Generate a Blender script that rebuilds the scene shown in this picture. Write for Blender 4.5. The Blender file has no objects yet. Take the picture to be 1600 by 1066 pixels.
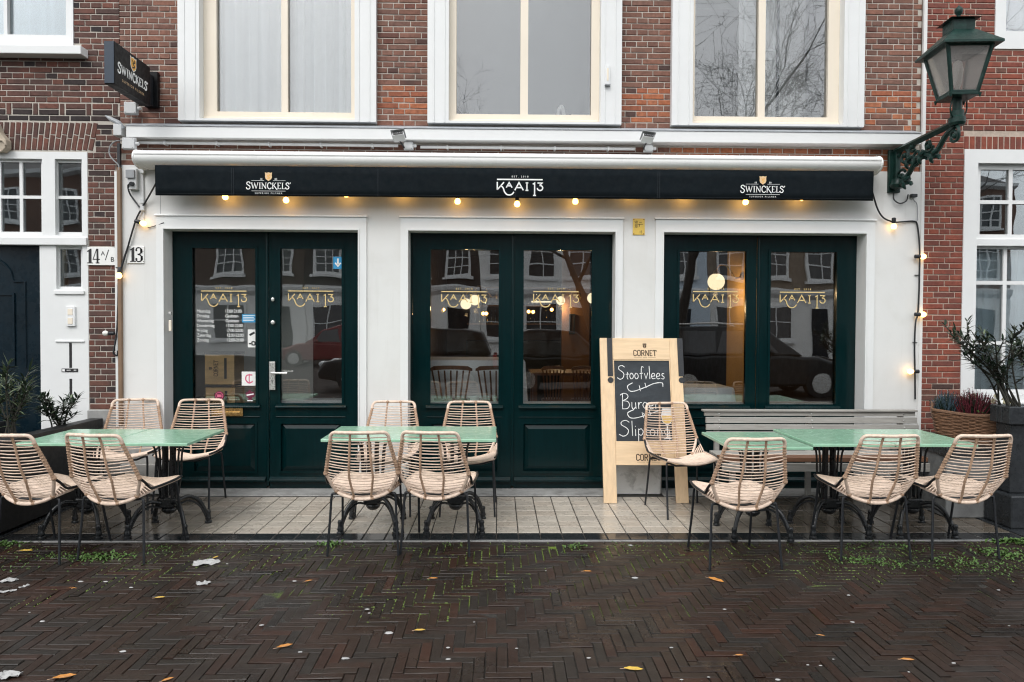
import bpy, math, random
from mathutils import Vector, Matrix, noise
random.seed(11)
S = bpy.context.scene
COL = S.collection
PI = math.pi
R = math.radians

# ------------------------------------------------------------------ camera
FPX = 1130.0                                   # focal length in photo pixels (photo is 1600 wide)
YAW, PITCH, ROLL = R(1.1), R(1.2), R(0.25)
CAM = Vector((0.0, -6.57, 1.53))
ROT = (Matrix.Rotation(-YAW, 3, 'Z') @ Matrix.Rotation(R(90) - PITCH, 3, 'X') @ Matrix.Rotation(ROLL, 3, 'Z'))
cd = bpy.data.cameras.new('camera'); cam = bpy.data.objects.new('camera', cd); COL.objects.link(cam)
cd.sensor_width = 36.0; cd.lens = FPX / 1600 * 36.0; cd.clip_start = 0.05; cd.clip_end = 500
cam.matrix_world = Matrix.Translation(CAM) @ ROT.to_4x4()
S.camera = cam

# ------------------------------------------------------------------ world, sun, exposure
w = bpy.data.worlds.new('World'); S.world = w; w.use_nodes = True
nt = w.node_tree; nt.nodes.clear()
sky = nt.nodes.new('ShaderNodeTexSky'); sky.sky_type = 'NISHITA'; sky.sun_disc = False
SUN_EL, SUN_ROT = R(48), R(200)
sky.sun_elevation = SUN_EL; sky.sun_rotation = SUN_ROT
sky.air_density = 1.0; sky.dust_density = 4.0; sky.ozone_density = 1.0
hs = nt.nodes.new('ShaderNodeHueSaturation'); hs.inputs['Saturation'].default_value = 0.22
mixw = nt.nodes.new('ShaderNodeMixRGB'); mixw.inputs[0].default_value = 0.55
mixw.inputs[2].default_value = (7.4, 7.7, 8.0, 1)        # even cloud deck
bg = nt.nodes.new('ShaderNodeBackground'); bg.inputs['Strength'].default_value = 0.15
ow = nt.nodes.new('ShaderNodeOutputWorld')
nt.links.new(sky.outputs[0], hs.inputs['Color']); nt.links.new(hs.outputs[0], mixw.inputs[1])
nt.links.new(mixw.outputs[0], bg.inputs[0]); nt.links.new(bg.outputs[0], ow.inputs[0])
sl = bpy.data.lights.new('sun', 'SUN'); sl.energy = 0.5; sl.angle = R(25); sl.color = (1.0, .97, .93)
so = bpy.data.objects.new('sun', sl); COL.objects.link(so)
so.rotation_euler = (R(90) - SUN_EL, 0, R(-22)); so.location = (0, -10, 20)
S.view_settings.view_transform = 'Standard'; S.view_settings.look = 'None'
S.view_settings.gamma = 1.0; S.view_settings.use_curve_mapping = False
S.view_settings.exposure = 0.76
S.render.engine = 'CYCLES'
cy = S.cycles
cy.use_denoising = True
try:
    cy.denoiser = 'OPENIMAGEDENOISE'; cy.denoising_input_passes = 'RGB_ALBEDO_NORMAL'
except Exception:
    pass
cy.max_bounces = 10; cy.diffuse_bounces = 4; cy.glossy_bounces = 5; cy.transparent_max_bounces = 24; cy.transmission_bounces = 6
cy.caustics_reflective = False; cy.caustics_refractive = False
cy.sample_clamp_indirect = 6.0
cy.pixel_filter_type = 'BLACKMAN_HARRIS'; cy.filter_width = 1.15
cy.use_adaptive_sampling = True; cy.adaptive_threshold = 0.012

# ------------------------------------------------------------------ survey helpers: photo measurement + known plane -> metres
def U(px, py, Y=0.0):
    d = ROT @ Vector(((px - 800) / FPX, (533 - py) / FPX, -1))
    return CAM + d * ((Y - CAM.y) / d.y)
def G(px, py, z=-0.012):
    d = ROT @ Vector(((px - 800) / FPX, (533 - py) / FPX, -1))
    return CAM + d * ((z - CAM.z) / d.z)
def UX(px, Y=0.0, py=500): return U(px, py, Y).x
def UZ(py, Y=0.0, px=780): return U(px, py, Y).z

# ------------------------------------------------------------------ object bookkeeping
ORG = {}
def tag(o, label=None, cat=None, group=None, kind=None):
    if label: o['label'] = label
    if cat: o['category'] = cat
    if group: o['group'] = group
    if kind: o['kind'] = kind
    return o
def thing(name, label, cat, loc=(0, 0, 0), rz=0.0, group=None, local=False):
    o = bpy.data.objects.new(name, None); COL.objects.link(o)
    o.empty_display_size = 0.1
    o.location = loc; o.rotation_euler = (0, 0, rz)
    tag(o, label, cat, group)
    ORG[o.name] = Vector((0, 0, 0)) if local else Vector(loc)
    return o
KIDS = {}
def link_mesh(name, me, parent=None, loc=None):
    o = bpy.data.objects.new(name, me); COL.objects.link(o)
    if parent is not None:
        o.parent = parent
        KIDS.setdefault(parent.name, []).append(o)
        ORG[o.name] = ORG.get(parent.name, Vector((0, 0, 0)))
    if loc is not None: o.location = loc
    return o
def copy_tree(o, parent=None):
    c = o.copy(); COL.objects.link(c)
    if parent is not None: c.parent = parent
    for ch in KIDS.get(o.name, []): copy_tree(ch, c)
    return c

class MB:
    def __init__(s): s.v = []; s.f = []; s.mi = []; s.cur = 0
    def add(s, vs, fs, M=None):
        n = len(s.v)
        s.v += [tuple(M @ Vector(p)) for p in vs] if M is not None else [tuple(p) for p in vs]
        for f in fs: s.f.append(tuple(i + n for i in f)); s.mi.append(s.cur)
        return s
    def box(s, x0, x1, y0, y1, z0, z1, M=None):
        if x1 < x0: x0, x1 = x1, x0
        if y1 < y0: y0, y1 = y1, y0
        if z1 < z0: z0, z1 = z1, z0
        vs = [(x0, y0, z0), (x1, y0, z0), (x1, y1, z0), (x0, y1, z0), (x0, y0, z1), (x1, y0, z1), (x1, y1, z1), (x0, y1, z1)]
        return s.add(vs, [(0, 3, 2, 1), (4, 5, 6, 7), (0, 1, 5, 4), (1, 2, 6, 5), (2, 3, 7, 6), (3, 0, 4, 7)], M)
    def tube(s, pts, r, n=6, caps=True, closed=False):
        pts = [Vector(p) for p in pts]; m = len(pts)
        rr = r if isinstance(r, (list, tuple)) else [r] * m
        ref = None; rings = []
        for i, p in enumerate(pts):
            a = pts[(i - 1) % m] if (i > 0 or closed) else p
            b = pts[(i + 1) % m] if (i < m - 1 or closed) else p
            t = (b - a)
            if t.length < 1e-9: t = Vector((0, 0, 1))
            t.normalize()
            if ref is None:
                ref = Vector((0, 0, 1)) if abs(t.z) < .9 else Vector((1, 0, 0))
            u = ref - t * ref.dot(t)
            if u.length < 1e-6: u = t.orthogonal()
            u.normalize(); ref = u; vv = t.cross(u)
            rings.append([p + (u * math.cos(2 * PI * k / n) + vv * math.sin(2 * PI * k / n)) * rr[i] for k in range(n)])
        vs = [q for rg in rings for q in rg]; fs = []
        for i in range(m if closed else m - 1):
            j = (i + 1) % m
            for k in range(n):
                k2 = (k + 1) % n
                fs.append((i * n + k, i * n + k2, j * n + k2, j * n + k))
        if caps and not closed:
            fs.append(tuple(range(n - 1, -1, -1))); fs.append(tuple((m - 1) * n + k for k in range(n)))
        return s.add(vs, fs)
    def lathe(s, prof, n=16, M=None):             # prof: (r, z) from bottom to top
        vs = []; fs = []; m = len(prof)
        for r, z in prof:
            for k in range(n): vs.append((r * math.cos(2 * PI * k / n), r * math.sin(2 * PI * k / n), z))
        for i in range(m - 1):
            for k in range(n):
                k2 = (k + 1) % n
                fs.append((i * n + k, i * n + k2, (i + 1) * n + k2, (i + 1) * n + k))
        if prof[0][0] > 1e-5: fs.append(tuple(range(n - 1, -1, -1)))
        if prof[-1][0] > 1e-5: fs.append(tuple((m - 1) * n + k for k in range(n)))
        return s.add(vs, fs, M)
    def sphere(s, c, r, nu=12, nv=8, sc=(1, 1, 1)):
        prof = [(max(1e-6, r * math.sin(PI * i / nv)), -r * math.cos(PI * i / nv)) for i in range(nv + 1)]
        return s.lathe(prof, nu, Matrix.Translation(Vector(c)) @ Matrix.Diagonal((sc[0], sc[1], sc[2], 1)))
    def prism(s, poly, y0, y1, M=None):           # poly: (x, z), extruded along y from y0 (front) to y1
        n = len(poly)
        vs = [(x, y0, z) for x, z in poly] + [(x, y1, z) for x, z in poly]
        fs = [tuple(range(n)), tuple(range(2 * n - 1, n - 1, -1))]
        for i in range(n):
            j = (i + 1) % n; fs.append((i, i + n, j + n, j))
        return s.add(vs, fs, M)
    def profx(s, poly, x0, x1, M=None):           # poly: (y, z), extruded along x
        n = len(poly)
        vs = [(x0, y, z) for y, z in poly] + [(x1, y, z) for y, z in poly]
        fs = [tuple(range(n - 1, -1, -1)), tuple(range(n, 2 * n))]
        for i in range(n):
            j = (i + 1) % n; fs.append((i, j, j + n, i + n))
        return s.add(vs, fs, M)
    def wall(s, X, Z, holes, y0, y1):             # slab with rectangular holes; holes (x0,x1,z0,z1)
        xs = sorted({X[0], X[1], *[min(max(h[k], X[0]), X[1]) for h in holes for k in (0, 1)]})
        zs = sorted({Z[0], Z[1], *[min(max(h[k], Z[0]), Z[1]) for h in holes for k in (2, 3)]})
        nx, nz = len(xs) - 1, len(zs) - 1
        def solid(i, j):
            if i < 0 or j < 0 or i >= nx or j >= nz: return False
            cx, cz = (xs[i] + xs[i + 1]) / 2, (zs[j] + zs[j + 1]) / 2
            return not any(h[0] < cx < h[1] and h[2] < cz < h[3] for h in holes)
        for i in range(nx):
            for j in range(nz):
                if not solid(i, j): continue
                a, b, c, d = xs[i], xs[i + 1], zs[j], zs[j + 1]
                s.add([(a, y0, c), (b, y0, c), (b, y0, d), (a, y0, d)], [(0, 1, 2, 3)])
                s.add([(a, y1, c), (b, y1, c), (b, y1, d), (a, y1, d)], [(3, 2, 1, 0)])
                if not solid(i - 1, j): s.add([(a, y0, c), (a, y1, c), (a, y1, d), (a, y0, d)], [(3, 2, 1, 0)])
                if not solid(i + 1, j): s.add([(b, y0, c), (b, y1, c), (b, y1, d), (b, y0, d)], [(0, 1, 2, 3)])
                if not solid(i, j - 1): s.add([(a, y0, c), (b, y0, c), (b, y1, c), (a, y1, c)], [(3, 2, 1, 0)])
                if not solid(i, j + 1): s.add([(a, y0, d), (b, y0, d), (b, y1, d), (a, y1, d)], [(0, 1, 2, 3)])
        return s
    def frame(s, x0, x1, z0, z1, t, y0, y1, tb=None, tt=None):   # rectangular ring, outer size x0..z1, thickness t
        tb = t if tb is None else tb; tt = t if tt is None else tt
        return s.wall((x0, x1), (z0, z1), [(x0 + t, x1 - t, z0 + tb, z1 - tt)], y0, y1)
    def mesh(s, name, mats, shift=None, smooth=False, angle=40):
        me = bpy.data.meshes.new(name)
        vs = s.v if shift is None or shift.length == 0 else [(x - shift.x, y - shift.y, z - shift.z) for x, y, z in s.v]
        me.from_pydata(vs, [], s.f)
        for m in (mats if isinstance(mats, (list, tuple)) else [mats]): me.materials.append(m)
        if any(s.mi): me.polygons.foreach_set('material_index', s.mi)
        if smooth:
            me.shade_smooth()
            try: me.set_sharp_from_angle(angle=R(angle))
            except Exception: pass
        me.update()
        return me
    def build(s, name, mats, parent=None, smooth=False, bevel=0, angle=40, kind=None, segs=2):
        o = link_mesh(name, s.mesh(name, mats, ORG.get(parent.name) if parent is not None else None, smooth, angle), parent)
        if bevel:
            md = o.modifiers.new('edge', 'BEVEL'); md.width = bevel; md.segments = segs; md.limit_method = 'ANGLE'; md.angle_limit = R(40)
            md.harden_normals = False
        if kind: o['kind'] = kind
        return o

def crom(pts, n=6, closed=False):                 # Catmull-Rom through points
    P = [Vector(p) for p in pts]; out = []; m = len(P)
    for i in range(m if closed else m - 1):
        p0 = P[(i - 1) % m] if (closed or i > 0) else P[i] * 2 - P[i + 1]
        p1 = P[i]; p2 = P[(i + 1) % m]
        p3 = P[(i + 2) % m] if (closed or i + 2 < m) else p2 * 2 - p1
        for k in range(n):
            t = k / n
            out.append(0.5 * ((2 * p1) + (p2 - p0) * t + (2 * p0 - 5 * p1 + 4 * p2 - p3) * t * t + (3 * p1 - p0 - 3 * p2 + p3) * t ** 3))
    if not closed: out.append(P[-1])
    return out

# ------------------------------------------------------------------ materials
def nodes_of(name):
    m = bpy.data.materials.new(name); m.use_nodes = True
    t = m.node_tree; t.nodes.clear()
    o = t.nodes.new('ShaderNodeOutputMaterial'); b = t.nodes.new('ShaderNodeBsdfPrincipled')
    t.links.new(b.outputs[0], o.inputs[0])
    return m, t, b, o
def N(t, kind, **kw):
    n = t.nodes.new(kind)
    for k, v in kw.items(): setattr(n, k, v)
    return n
def noise_n(t, vec, scale, detail=5, rough=.6, dist=0):
    n = N(t, 'ShaderNodeTexNoise'); n.inputs['Scale'].default_value = scale; n.inputs['Detail'].default_value = detail
    n.inputs['Roughness'].default_value = rough; n.inputs['Distortion'].default_value = dist
    t.links.new(vec, n.inputs['Vector']); return n
def ramp(t, fac, stops):
    n = N(t, 'ShaderNodeValToRGB'); e = n.color_ramp.elements
    while len(e) < len(stops): e.new(.5)
    for i, (p, c) in enumerate(stops):
        e[i].position = p; e[i].color = (*c, 1) if len(c) == 3 else c
    t.links.new(fac, n.inputs[0]); return n
def mixc(t, fac, a, b, mode='MIX'):
    n = N(t, 'ShaderNodeMixRGB', blend_type=mode)
    for s_, x in ((0, fac), (1, a), (2, b)):
        if hasattr(x, 'links') or hasattr(x, 'is_linked'): t.links.new(x, n.inputs[s_])
        elif isinstance(x, (int, float)): n.inputs[s_].default_value = x
        else: n.inputs[s_].default_value = (*x, 1)
    return n
def mapr(t, v, a, b, c, d):
    n = N(t, 'ShaderNodeMapRange'); t.links.new(v, n.inputs[0])
    for i, x in enumerate((a, b, c, d)): n.inputs[i + 1].default_value = x
    return n
def setv(b, **kw):
    for k, v in kw.items():
        b.inputs[k.replace('_', ' ')].default_value = (*v, 1) if isinstance(v, tuple) and len(v) == 3 else v
def mul(c, k): return tuple(min(1, x * k) for x in c)
def mk(name, col, rough=.5, var=.14, scale=6, metal=0, spec=.5, bump=0.0, bscale=90, coat=0, rvar=.12, stain=None, stain_amt=.5, stain_scale=2.5, stretch=(1, 1, 1), world=False):
    m, t, b, o = nodes_of(name)
    if world:
        vec = N(t, 'ShaderNodeNewGeometry').outputs['Position']
    else:
        vec = N(t, 'ShaderNodeTexCoord').outputs['Object']
    mp = N(t, 'ShaderNodeMapping'); mp.inputs['Scale'].default_value = stretch; t.links.new(vec, mp.inputs[0]); vec = mp.outputs[0]
    n1 = noise_n(t, vec, scale, 6, .62)
    cr = ramp(t, n1.outputs[0], [(.3, mul(col, 1 - var)), (.7, mul(col, 1 + var))])
    c = cr.outputs[0]
    if stain is not None:
        n3 = noise_n(t, vec, stain_scale, 7, .68, .4)
        f = mapr(t, n3.outputs[0], .52, .72, 0, stain_amt)
        c = mixc(t, f.outputs[0], c, stain).outputs[0]
    t.links.new(c, b.inputs['Base Color'])
    setv(b, Metallic=metal, Specular_IOR_Level=spec, Coat_Weight=coat, Coat_Roughness=.08)
    n4 = noise_n(t, vec, scale * 2.3, 4, .6)
    rr = mapr(t, n4.outputs[0], .3, .7, max(.02, rough - rvar), min(1, rough + rvar)); t.links.new(rr.outputs[0], b.inputs['Roughness'])
    if bump:
        n2 = noise_n(t, vec, bscale, 5, .6)
        bp = N(t, 'ShaderNodeBump'); bp.inputs['Strength'].default_value = bump; bp.inputs['Distance'].default_value = .004
        t.links.new(n2.outputs[0], bp.inputs['Height']); t.links.new(bp.outputs[0], b.inputs['Normal'])
    return m
def emit(name, col, strength):
    m = bpy.data.materials.new(name); m.use_nodes = True; t = m.node_tree; t.nodes.clear()
    o = N(t, 'ShaderNodeOutputMaterial'); e = N(t, 'ShaderNodeEmission'); e.inputs[0].default_value = (*col, 1); e.inputs[1].default_value = strength
    t.links.new(e.outputs[0], o.inputs[0]); return m
def glass(name, refl=1.5, tint=(.98, .992, .99), wav=.004, wscale=2.2, floor=0.0, haze=0.0):
    m = bpy.data.materials.new(name); m.use_nodes = True; t = m.node_tree; t.nodes.clear()
    o = N(t, 'ShaderNodeOutputMaterial'); mx = N(t, 'ShaderNodeMixShader'); tr = N(t, 'ShaderNodeBsdfTransparent'); gl = N(t, 'ShaderNodeBsdfGlossy')
    tr.inputs[0].default_value = (*tint, 1); gl.inputs['Roughness'].default_value = 0.0; gl.inputs[0].default_value = (1, 1, 1, 1)
    fr = N(t, 'ShaderNodeFresnel'); fr.inputs[0].default_value = 1.5
    mu = N(t, 'ShaderNodeMath', operation='MULTIPLY_ADD', use_clamp=True); mu.inputs[1].default_value = refl; mu.inputs[2].default_value = floor
    t.links.new(fr.outputs[0], mu.inputs[0]); t.links.new(mu.outputs[0], mx.inputs[0])
    t.links.new(tr.outputs[0], mx.inputs[1]); t.links.new(gl.outputs[0], mx.inputs[2]); t.links.new(mx.outputs[0], o.inputs[0])
    if wav:
        vec = N(t, 'ShaderNodeNewGeometry').outputs['Position']
        n2 = noise_n(t, vec, wscale, 1, .4); bp = N(t, 'ShaderNodeBump'); bp.inputs['Strength'].default_value = 1; bp.inputs['Distance'].default_value = wav
        t.links.new(n2.outputs[0], bp.inputs['Height']); t.links.new(bp.outputs[0], gl.inputs['Normal'])
    return m
def brickmat(name, cols, rough=.8, seed=0.0, spec=.3, nvar=.35, wet=False, bump=.35, bscale=110, soot=None):
    """colour drawn per brick (object random + island random), grain by noise inside each brick"""
    m, t, b, o = nodes_of(name)
    oi = N(t, 'ShaderNodeObjectInfo'); ge = N(t, 'ShaderNodeNewGeometry')
    a = N(t, 'ShaderNodeMath', operation='ADD'); t.links.new(oi.outputs['Random'], a.inputs[0]); t.links.new(ge.outputs['Random Per Island'], a.inputs[1])
    a2 = N(t, 'ShaderNodeMath', operation='ADD'); t.links.new(a.outputs[0], a2.inputs[0]); a2.inputs[1].default_value = seed
    fr = N(t, 'ShaderNodeMath', operation='FRACT'); t.links.new(a2.outputs[0], fr.inputs[0])
    n = len(cols); cr = ramp(t, fr.outputs[0], [((i + .5) / n, c) for i, c in enumerate(cols)]); cr.color_ramp.interpolation = 'LINEAR'
    pos = ge.outputs['Position']
    n1 = noise_n(t, pos, 28, 7, .7); n2 = noise_n(t, pos, 7, 4, .6)
    f = mapr(t, n1.outputs[0], .3, .72, 1 - nvar, 1 + nvar)
    c = mixc(t, 1.0, cr.outputs[0], (1, 1, 1), 'MULTIPLY'); t.links.new(f.outputs[0], c.inputs[2])
    out = c.outputs[0]
    if soot is not None:
        f2 = mapr(t, n2.outputs[0], .5, .75, 0, .7); out = mixc(t, f2.outputs[0], out, soot).outputs[0]
    t.links.new(out, b.inputs['Base Color'])
    setv(b, Specular_IOR_Level=spec)
    if wet:
        rr = mapr(t, n2.outputs[0], .35, .65, rough - .12, rough + .14); t.links.new(rr.outputs[0], b.inputs['Roughness'])
    else: setv(b, Roughness=rough)
    n3 = noise_n(t, pos, bscale, 6, .65); bp = N(t, 'ShaderNodeBump'); bp.inputs['Strength'].default_value = bump; bp.inputs['Distance'].default_value = .004
    t.links.new(n3.outputs[0], bp.inputs['Height']); t.links.new(bp.outputs[0], b.inputs['Normal'])
    return m

M = {}
M['plaster'] = mk('plaster', (.68, .68, .665), .75, .035, 1.6, bump=.14, bscale=150, stain=(.52, .505, .46), stain_amt=.3, stain_scale=1.3)
_m = M['plaster']; _t = _m.node_tree; _b = [n for n in _t.nodes if n.type == 'BSDF_PRINCIPLED'][0]        # rain streaks and splash dirt near the ground
_p = N(_t, 'ShaderNodeNewGeometry').outputs['Position']; _mp = N(_t, 'ShaderNodeMapping'); _mp.inputs['Scale'].default_value = (9, 9, .55); _t.links.new(_p, _mp.inputs[0])
_n1 = noise_n(_t, _mp.outputs[0], 1.6, 6, .65); _f1 = mapr(_t, _n1.outputs[0], .56, .78, 0, .28)
_sp = N(_t, 'ShaderNodeSeparateXYZ'); _t.links.new(_p, _sp.inputs[0]); _n2 = noise_n(_t, _p, 9, 6, .7); _ad = N(_t, 'ShaderNodeMath', operation='MULTIPLY_ADD'); _t.links.new(_n2.outputs[0], _ad.inputs[0]); _ad.inputs[1].default_value = -.7; _t.links.new(_sp.outputs[2], _ad.inputs[2])
_f2 = mapr(_t, _ad.outputs[0], -.28, .22, .55, 0); _s = _b.inputs['Base Color'].links[0].from_socket
_c1 = mixc(_t, _f1.outputs[0], _s, (.50, .49, .45)); _c2 = mixc(_t, _f2.outputs[0], _c1.outputs[0], (.30, .29, .26)); _t.links.new(_c2.outputs[0], _b.inputs['Base Color'])
M['plinth'] = mk('plinth_plaster', (.60, .60, .58), .8, .06, 5, bump=.3, bscale=60, stain=(.20, .20, .19), stain_amt=.75, stain_scale=9)
M['white'] = mk('white_paint', (.72, .73, .725), .42, .03, 3, bump=.04, bscale=40, stain=(.6, .59, .55), stain_amt=.15, stain_scale=3)
M['cream'] = mk('cream_paint', (.78, .70, .58), .45, .03, 3, bump=.03, bscale=40)
M['lead'] = mk('lead_sheet', (.33, .35, .37), .5, .18, 9, spec=.4, bump=.2, bscale=30, stain=(.5, .5, .5), stain_amt=.5, stain_scale=14)
M['green'] = mk('green_gloss_paint', (.0010, .0128, .0142), .16, .16, 5, spec=.26, bump=.025, bscale=18, rvar=.07, stretch=(8, 8, .7), stain=(.002, .017, .019), stain_amt=.3)
M['signsky'] = mk('sign_end_sky_tint', (.016, .032, .055), .4, .1, 12)  # bluish sky reflection of the black box end, put into the colour
M['signblack'] = mk('sign_black', (.005, .0055, .0065), .45, .1, 12, spec=.2)
M['lampgreen'] = mk('lamp_green_paint', (.0045, .024, .0195), .42, .3, 20, spec=.3, bump=.15, bscale=120, stain=(.03, .085, .068), stain_amt=.5, stain_scale=18)
M['navy'] = mk('dark_door_paint', (.0035, .011, .017), .3, .2, 6, spec=.2, bump=.03)
M['mortar'] = mk('mortar', (.47, .435, .385), .9, .12, 30, spec=.2, bump=.4, bscale=140, stain=(.36, .33, .29), stain_amt=.4, stain_scale=5, world=True)
M['mortar_r'] = mk('mortar_light', (.47, .385, .32), .9, .16, 30, spec=.2, bump=.4, bscale=140, stain=(.30, .25, .2), stain_amt=.5, stain_scale=5, world=True)
M['brick_mid'] = brickmat('brick_brown_red', [(.205, .100, .073), (.17, .084, .063), (.235, .110, .077), (.195, .104, .078), (.145, .076, .061), (.215, .102, .071)], soot=(.10, .06, .048))
M['brick_left'] = brickmat('brick_dark', [(.125, .056, .043), (.09, .047, .039), (.165, .064, .045), (.105, .054, .044), (.065, .04, .035), (.15, .056, .041), (.135, .064, .048)], seed=.3, soot=(.05, .036, .034))
M['brick_dark'] = brickmat('brick_black', [(.035, .026, .026), (.05, .032, .03), (.028, .022, .023)], seed=.2)
M['brick_right'] = brickmat('brick_red', [(.22, .062, .042), (.17, .052, .038), (.25, .072, .046), (.14, .05, .039), (.20, .06, .04), (.24, .065, .04)], seed=.6, soot=(.10, .045, .038))
M['brick_orange'] = brickmat('brick_orange', [(.36, .125, .06), (.30, .10, .055), (.40, .155, .08), (.26, .09, .05)], seed=.1)
M['paver'] = brickmat('wet_clay_paver', [(.023, .0130, .0090), (.027, .0138, .0092), (.018, .0140, .0116), (.038, .0150, .0090), (.0195, .0153, .0122), (.0145, .012, .0104), (.0245, .0152, .0106), (.0255, .0115, .0076), (.0215, .0155, .012)], rough=.40, seed=.45, spec=.34, nvar=.38, wet=True, bump=.45, bscale=55)
_m = M['paver']; _t = _m.node_tree; _b = [n for n in _t.nodes if n.type == 'BSDF_PRINCIPLED'][0]          # damp and drier patches
_p = N(_t, 'ShaderNodeNewGeometry').outputs['Position']; _n = noise_n(_t, _p, 1.1, 5, .6); _f = mapr(_t, _n.outputs[0], .35, .65, .62, 1.25)
_s = _b.inputs['Base Color'].links[0].from_socket; _c = mixc(_t, 1.0, _s, (1, 1, 1), 'MULTIPLY'); _t.links.new(_f.outputs[0], _c.inputs[2]); _ng = noise_n(_t, _p, .55, 4, .6); _fg = mapr(_t, _ng.outputs[0], .42, .62, 0, .45); _cg = mixc(_t, _fg.outputs[0], _c.outputs[0], (.0195, .017, .015)); _t.links.new(_cg.outputs[0], _b.inputs['Base Color'])
_rs = _b.inputs['Roughness'].links[0].from_socket; _ra = mapr(_t, _n.outputs[0], .35, .65, -.15, .12); _rn = N(_t, 'ShaderNodeMath', operation='ADD', use_clamp=True); _t.links.new(_rs, _rn.inputs[0]); _t.links.new(_ra.outputs[0], _rn.inputs[1]); _t.links.new(_rn.outputs[0], _b.inputs['Roughness'])
M['sandstone'] = mk('sandstone', (.42, .36, .28), .85, .2, 14, bump=.4)
M['stone'] = mk('blue_stone', (.30, .30, .29), .6, .2, 9, bump=.3, bscale=60, stain=(.11, .11, .105), stain_amt=.7, stain_scale=6)
M['kerb'] = mk('wet_kerb_stone', (.24, .24, .235), .35, .3, 12, bump=.3, bscale=60)
M['darkstone'] = mk('dark_wet_stone', (.022, .025, .028), .3, .3, 10, bump=.3, bscale=40)
M['concrete'] = mk('weathered_concrete', (.16, .165, .165), .8, .3, 7, bump=.4, bscale=60, stain=(.06, .062, .06), stain_amt=.8, stain_scale=4)
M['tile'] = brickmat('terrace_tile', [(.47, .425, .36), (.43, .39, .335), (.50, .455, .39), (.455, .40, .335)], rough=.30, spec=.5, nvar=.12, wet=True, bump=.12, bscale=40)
_m = M['tile']; _t = _m.node_tree; _b = [n for n in _t.nodes if n.type == 'BSDF_PRINCIPLED'][0]       # both ends rain-wet, with shade of tables and planters painted into the colour
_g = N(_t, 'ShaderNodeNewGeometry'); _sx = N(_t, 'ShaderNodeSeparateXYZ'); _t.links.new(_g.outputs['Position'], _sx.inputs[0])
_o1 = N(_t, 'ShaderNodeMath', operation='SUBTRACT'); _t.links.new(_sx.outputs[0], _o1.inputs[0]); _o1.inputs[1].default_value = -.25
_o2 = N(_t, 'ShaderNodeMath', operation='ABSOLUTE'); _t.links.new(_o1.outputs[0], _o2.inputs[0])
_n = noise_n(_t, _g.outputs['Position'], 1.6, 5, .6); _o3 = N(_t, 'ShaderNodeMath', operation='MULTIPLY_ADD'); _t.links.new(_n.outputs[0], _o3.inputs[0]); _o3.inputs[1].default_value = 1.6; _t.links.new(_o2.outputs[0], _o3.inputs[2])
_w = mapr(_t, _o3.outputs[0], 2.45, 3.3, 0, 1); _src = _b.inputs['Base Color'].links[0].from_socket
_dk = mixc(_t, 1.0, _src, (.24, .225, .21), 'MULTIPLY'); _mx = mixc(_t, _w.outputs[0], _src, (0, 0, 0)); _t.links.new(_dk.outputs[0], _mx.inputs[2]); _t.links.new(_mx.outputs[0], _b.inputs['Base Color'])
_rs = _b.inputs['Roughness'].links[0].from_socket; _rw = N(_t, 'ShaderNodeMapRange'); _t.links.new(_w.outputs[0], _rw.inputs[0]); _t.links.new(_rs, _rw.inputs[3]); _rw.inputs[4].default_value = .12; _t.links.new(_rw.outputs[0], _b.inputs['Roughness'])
M['tile_edge'] = brickmat('dark_edge_tile', [(.016, .018, .02), (.022, .023, .025)], rough=.17, spec=.6, nvar=.2, wet=True, bump=.02, bscale=30)
M['joint'] = mk('tile_joint', (.035, .032, .029), .7, .3, 20)
M['black'] = mk('black_metal', (.011, .013, .016), .38, .25, 30, spec=.5, bump=.08, bscale=200)
M['iron'] = mk('cast_iron', (.010, .012, .014), .33, .3, 25, spec=.55, bump=.3, bscale=120)
M['blackpaint'] = mk('black_painted_wood', (.012, .013, .014), .5, .3, 12, bump=.2)
M['rattan'] = mk('rattan', (.71, .56, .45), .5, .16, 45, spec=.35, bump=.25, bscale=300, stain=(.54, .40, .29), stain_amt=.5, stain_scale=20)
M['rattan_dark'] = mk('rattan_binding', (.44, .295, .20), .55, .3, 60, spec=.35, bump=.6, bscale=260)
M['table'] = mk('pale_green_tabletop', (.30, .54, .38), .2, .1, 9, spec=.5, bump=.10, bscale=26, coat=.3, rvar=.1, stain=(.46, .65, .52), stain_amt=.75, stain_scale=9, stretch=(1, 4, 1))
M['fabric'] = mk('awning_cloth', (.0045, .008, .0105), .85, .15, 10, spec=.15, bump=.2, bscale=400)
M['stitch'] = mk('stitching', (.03, .035, .042), .9, .2, 60)
M['cassette'] = mk('cassette_white', (.80, .80, .785), .3, .02, 3, spec=.5)
M['plastic'] = mk('grey_plastic', (.56, .57, .57), .45, .06, 12)
M['plastic_d'] = mk('mid_grey_plastic', (.27, .28, .29), .45, .1, 12)
M['whiteplastic'] = mk('white_plastic', (.74, .75, .75), .35, .03, 10)
M['print_white'] = mk('white_print', (.78, .79, .78), .6, .04, 20)
M['print_gold'] = mk('gold_print', (.72, .54, .24), .4, .1, 20)
M['print_tan'] = mk('tan_print', (.72, .50, .28), .5, .12, 60)
M['print_orange'] = mk('orange_print', (.80, .42, .08), .5, .15, 50)
M['print_black'] = mk('black_print', (.014, .013, .014), .5, .1, 20)
M['print_brown'] = mk('brown_print', (.07, .04, .02), .6, .1, 30)
M['print_blue'] = mk('blue_sticker', (.03, .27, .52), .4, .05, 20)
M['print_pink'] = mk('pink_print', (.62, .13, .22), .5, .05, 20)
M['print_maroon'] = mk('maroon_print', (.13, .012, .04), .5, .05, 20)
M['chalk'] = mk('chalk', (.72, .73, .72), .95, .25, 60, spec=.1)
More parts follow.
